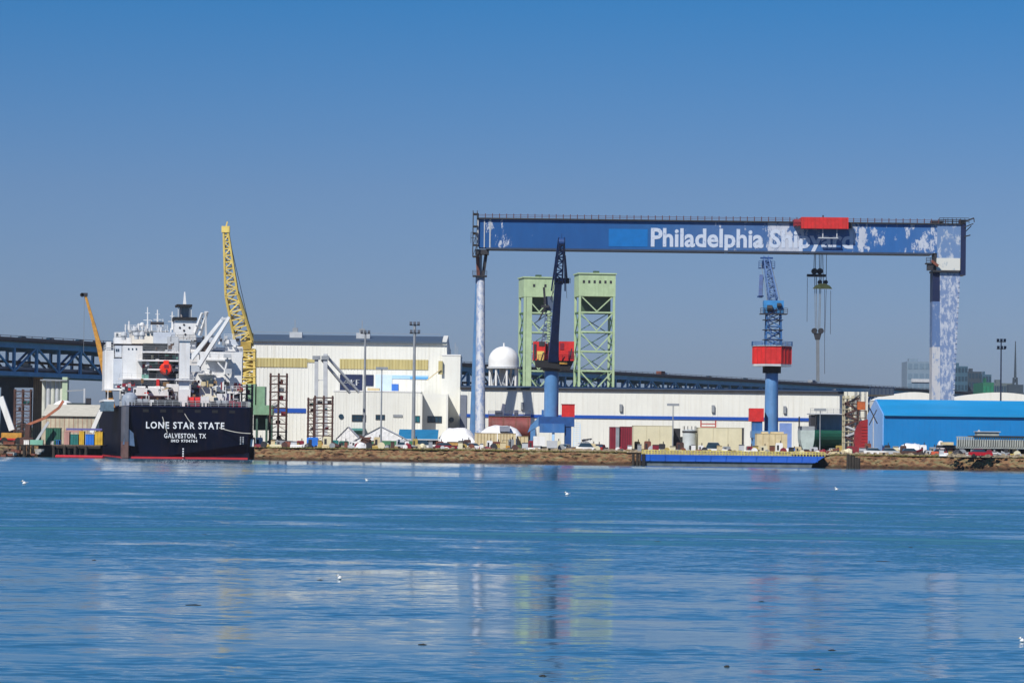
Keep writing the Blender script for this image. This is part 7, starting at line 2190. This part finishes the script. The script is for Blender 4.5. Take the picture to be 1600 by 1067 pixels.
for k, (x, wh_) in enumerate(places):
    for j in range(5):
        cn, cm = cols[(k * 3 + j * 5) % len(cols)]
        Yk = (743 if x > 1000 else 772) + random.uniform(-2, 3) + (j % 3) * 2.5 - (31 if x > 1460 else 0) + (14 if 1000 < x < 1240 else 0)
        if x > 1460: Yk = min(Yk, 710)
        xx = x + (j * 6 - 12) + random.uniform(-1.5, 1.5)
        if j == 0: crate(xx, Yk, random.uniform(5, 10), random.uniform(7, 15), cm, f'small {cn} box {wh_}', 'box', 'small_box', 2)
        elif j == 1:
            t = thing('pipe_bundle', f'low {cn} bundle of pipes {wh_}', 'pipe bundle', at(xx, Yk))
            for q_ in range(3): MB().cyl((-1.3, q_ * .4, .2 + .01 * q_), (1.3, q_ * .4, .2 + .01 * q_), .19, n=8).build('pipe', cm, t, False)
            for q_ in range(2): MB().cyl((-1.3, .2 + q_ * .4, .55), (1.3, .2 + q_ * .4, .55), .19, n=8).build('pipe', cm, t, False)
        elif j == 2: gen(xx, Yk + 3, random.uniform(7, 13), random.uniform(11, 19), cm, f'upright {cn} machine housing {wh_}', 'machine', 'machine')
        elif j == 3: spool(xx, Yk, random.uniform(.45, .8), cm, f'{cn} cable reel {wh_}')
        else:
            t = thing('tarp_bundle', f'lumpy {cn} wrapped bundle {wh_}', 'bundle', at(xx, Yk))
            w_ = random.uniform(.6, 1.3)
            vs = []
            for (r_, z_) in ((1, 0), (1.05, .4), (.7, .9), (.2, 1.1)):
                for q_ in range(8):
                    a_ = q_ * .785; f_ = random.uniform(.75, 1.15)
                    vs.append((w_ * r_ * f_ * math.cos(a_), w_ * r_ * f_ * math.sin(a_) * .7, z_ * w_ * random.uniform(.9, 1.1) if z_ else 0))
            MB().add(vs, [(i * 8 + q_, i * 8 + (q_ + 1) % 8, (i + 1) * 8 + (q_ + 1) % 8, (i + 1) * 8 + q_) for i in range(3) for q_ in range(8)] + [tuple(range(24, 32))]).build('cover', cm, t, False)
            MB().box(-w_ * .9, w_ * .9, -w_ * .85, -w_ * .8, 0, .18).build('skid', m_dark, t, False)
# people are too small to show; fine litter of the yard is one mass
random.seed(50)
mb = MB()
for i in range(2600):
    x = random.uniform(400, 1600); 
    if 1003 < x < 1290: Yk = random.uniform(733, 760)
    else:
        Y0 = 775 - max(0, (x - 600)) * .065
        Yk = Y0 + random.uniform(0, 22)
    if x > 1480: Yk = random.uniform(701, 709)
    p = at(x, Yk); s_ = random.uniform(.08, .35)
    mb.box(p.x - s_, p.x + s_, p.y, p.y + s_, GZ - .02, GZ + s_ * random.uniform(.5, 2.2))
tag(mb.build('yard_litter', mat('litter_mixed', (.30, .24, .16), .8, var=.7, scale=.8)), 'fine scattered debris and gravel heaps along the quay edge', 'debris', kind='stuff')

# ================================================================ GULLS AND FLOTSAM
def gull(x, y, lab, s_=1.0):
    d = ray(x, y); k = -CAMH / d.z; p = Vector((0, 0, CAMH)) + d * k
    t = thing('gull', lab, 'bird', (p.x, p.y, 0), .4)
    k = .16 * s_
    MB().lathe((0, 0, 0), [(.05 * s_, 0), (k, .08 * s_), (k * .9, .17 * s_), (.04 * s_, .26 * s_)], 10).build('body', m_white, t, False, smooth=True)
    MB().lathe((-.13 * s_, 0, .22 * s_), [(.02, 0), (.06 * s_, .04 * s_), (.06 * s_, .10 * s_), (.01, .14 * s_)], 8).build('head', m_white, t, False, smooth=True)
    MB().prism([(.05 * s_, .12 * s_), (.36 * s_, .20 * s_), (.05 * s_, .22 * s_)], -.05 * s_, .05 * s_).build('tail', m_lgrey, t, False)
    MB().bar((-.19 * s_, 0, .28 * s_), (-.27 * s_, 0, .26 * s_), .03 * s_).build('bill', m_yb, t, False)
gull(531, 905, 'white gull floating in the left middle of the river', .42)
gull(38, 757, 'white gull far off near the left edge of the river', 1.1)
gull(573, 752, 'white gull on the far water below the white tent', .9)
gull(886, 774, 'white gull on the far water below the dark boom crane', .9)
gull(1307, 766, 'white gull on the far water below the dock gate end', .9)
gull(1597, 1003, 'white gull at the right edge of the near water', .32)
WOOD = ['long dark stick floating left of centre in the near water', 'dark stick floating at the bottom middle of the picture', 'small dark stick on the water right of centre below the maroon boxes', 'long dark stick on the water at right below the blue hall', 'short dark stick above the long one at right',
        'small dark stick on the dark wake line at left', 'dark stick low on the water at right', 'dark stick near the bottom right of centre', 'dark stick in the middle of the right half of the water', 'dark stick in the bottom right water', 'tiny dark stick at the far left of the water', 'dark stick in the bottom water left of centre', 'dark stick floating just left of the nearest gull']
random.seed(3)
for k, (x, y, l) in enumerate([(302, 945, 24), (848, 1056, 10), (1028, 846, 10), (1380, 877, 22), (1423, 855, 6), (320, 835, 8), (1300, 1016, 10), (1136, 1041, 6), (1190, 940, 8), (1278, 1046, 12), (147, 875, 5), (660, 1007, 12), (500, 906, 8)]):
    d = ray(x, y); kk = -CAMH / d.z; p = Vector((0, 0, CAMH)) + d * kk
    L_ = l * p.y / FPX
    o = thing('driftwood', WOOD[k], 'driftwood', (p.x, p.y, 0), 0, 'floating sticks on the river')
    MB().bar((-L_ / 2, 0, .0), (L_ * .2, .05, .012), .05, .025).build('stick', m_pile, o, False)
    MB().bar((L_ * .1, 0, .01), (L_ / 2, .04, .0), .03, .02).build('twig', m_pile, o, False)
# ================================================================ RIVER HAZE
HZ = MB().box(-2600, 2600, -60, 4200, -1.0, 84).build('haze', bpy.data.materials.new('river_haze'))
hm = HZ.data.materials[0]; hm.use_nodes = True
hn = hm.node_tree; hn.nodes.clear()
ho = hn.nodes.new('ShaderNodeOutputMaterial'); hv = hn.nodes.new('ShaderNodeVolumePrincipled')
hv.inputs['Color'].default_value = (.80, .88, 1.0, 1)
hv.inputs['Density'].default_value = 0.00003
hv.inputs['Anisotropy'].default_value = 0.0
hn.links.new(hv.outputs[0], ho.inputs['Volume'])
tag(HZ, 'thin blue summer haze lying over the river and the yard', kind='stuff')
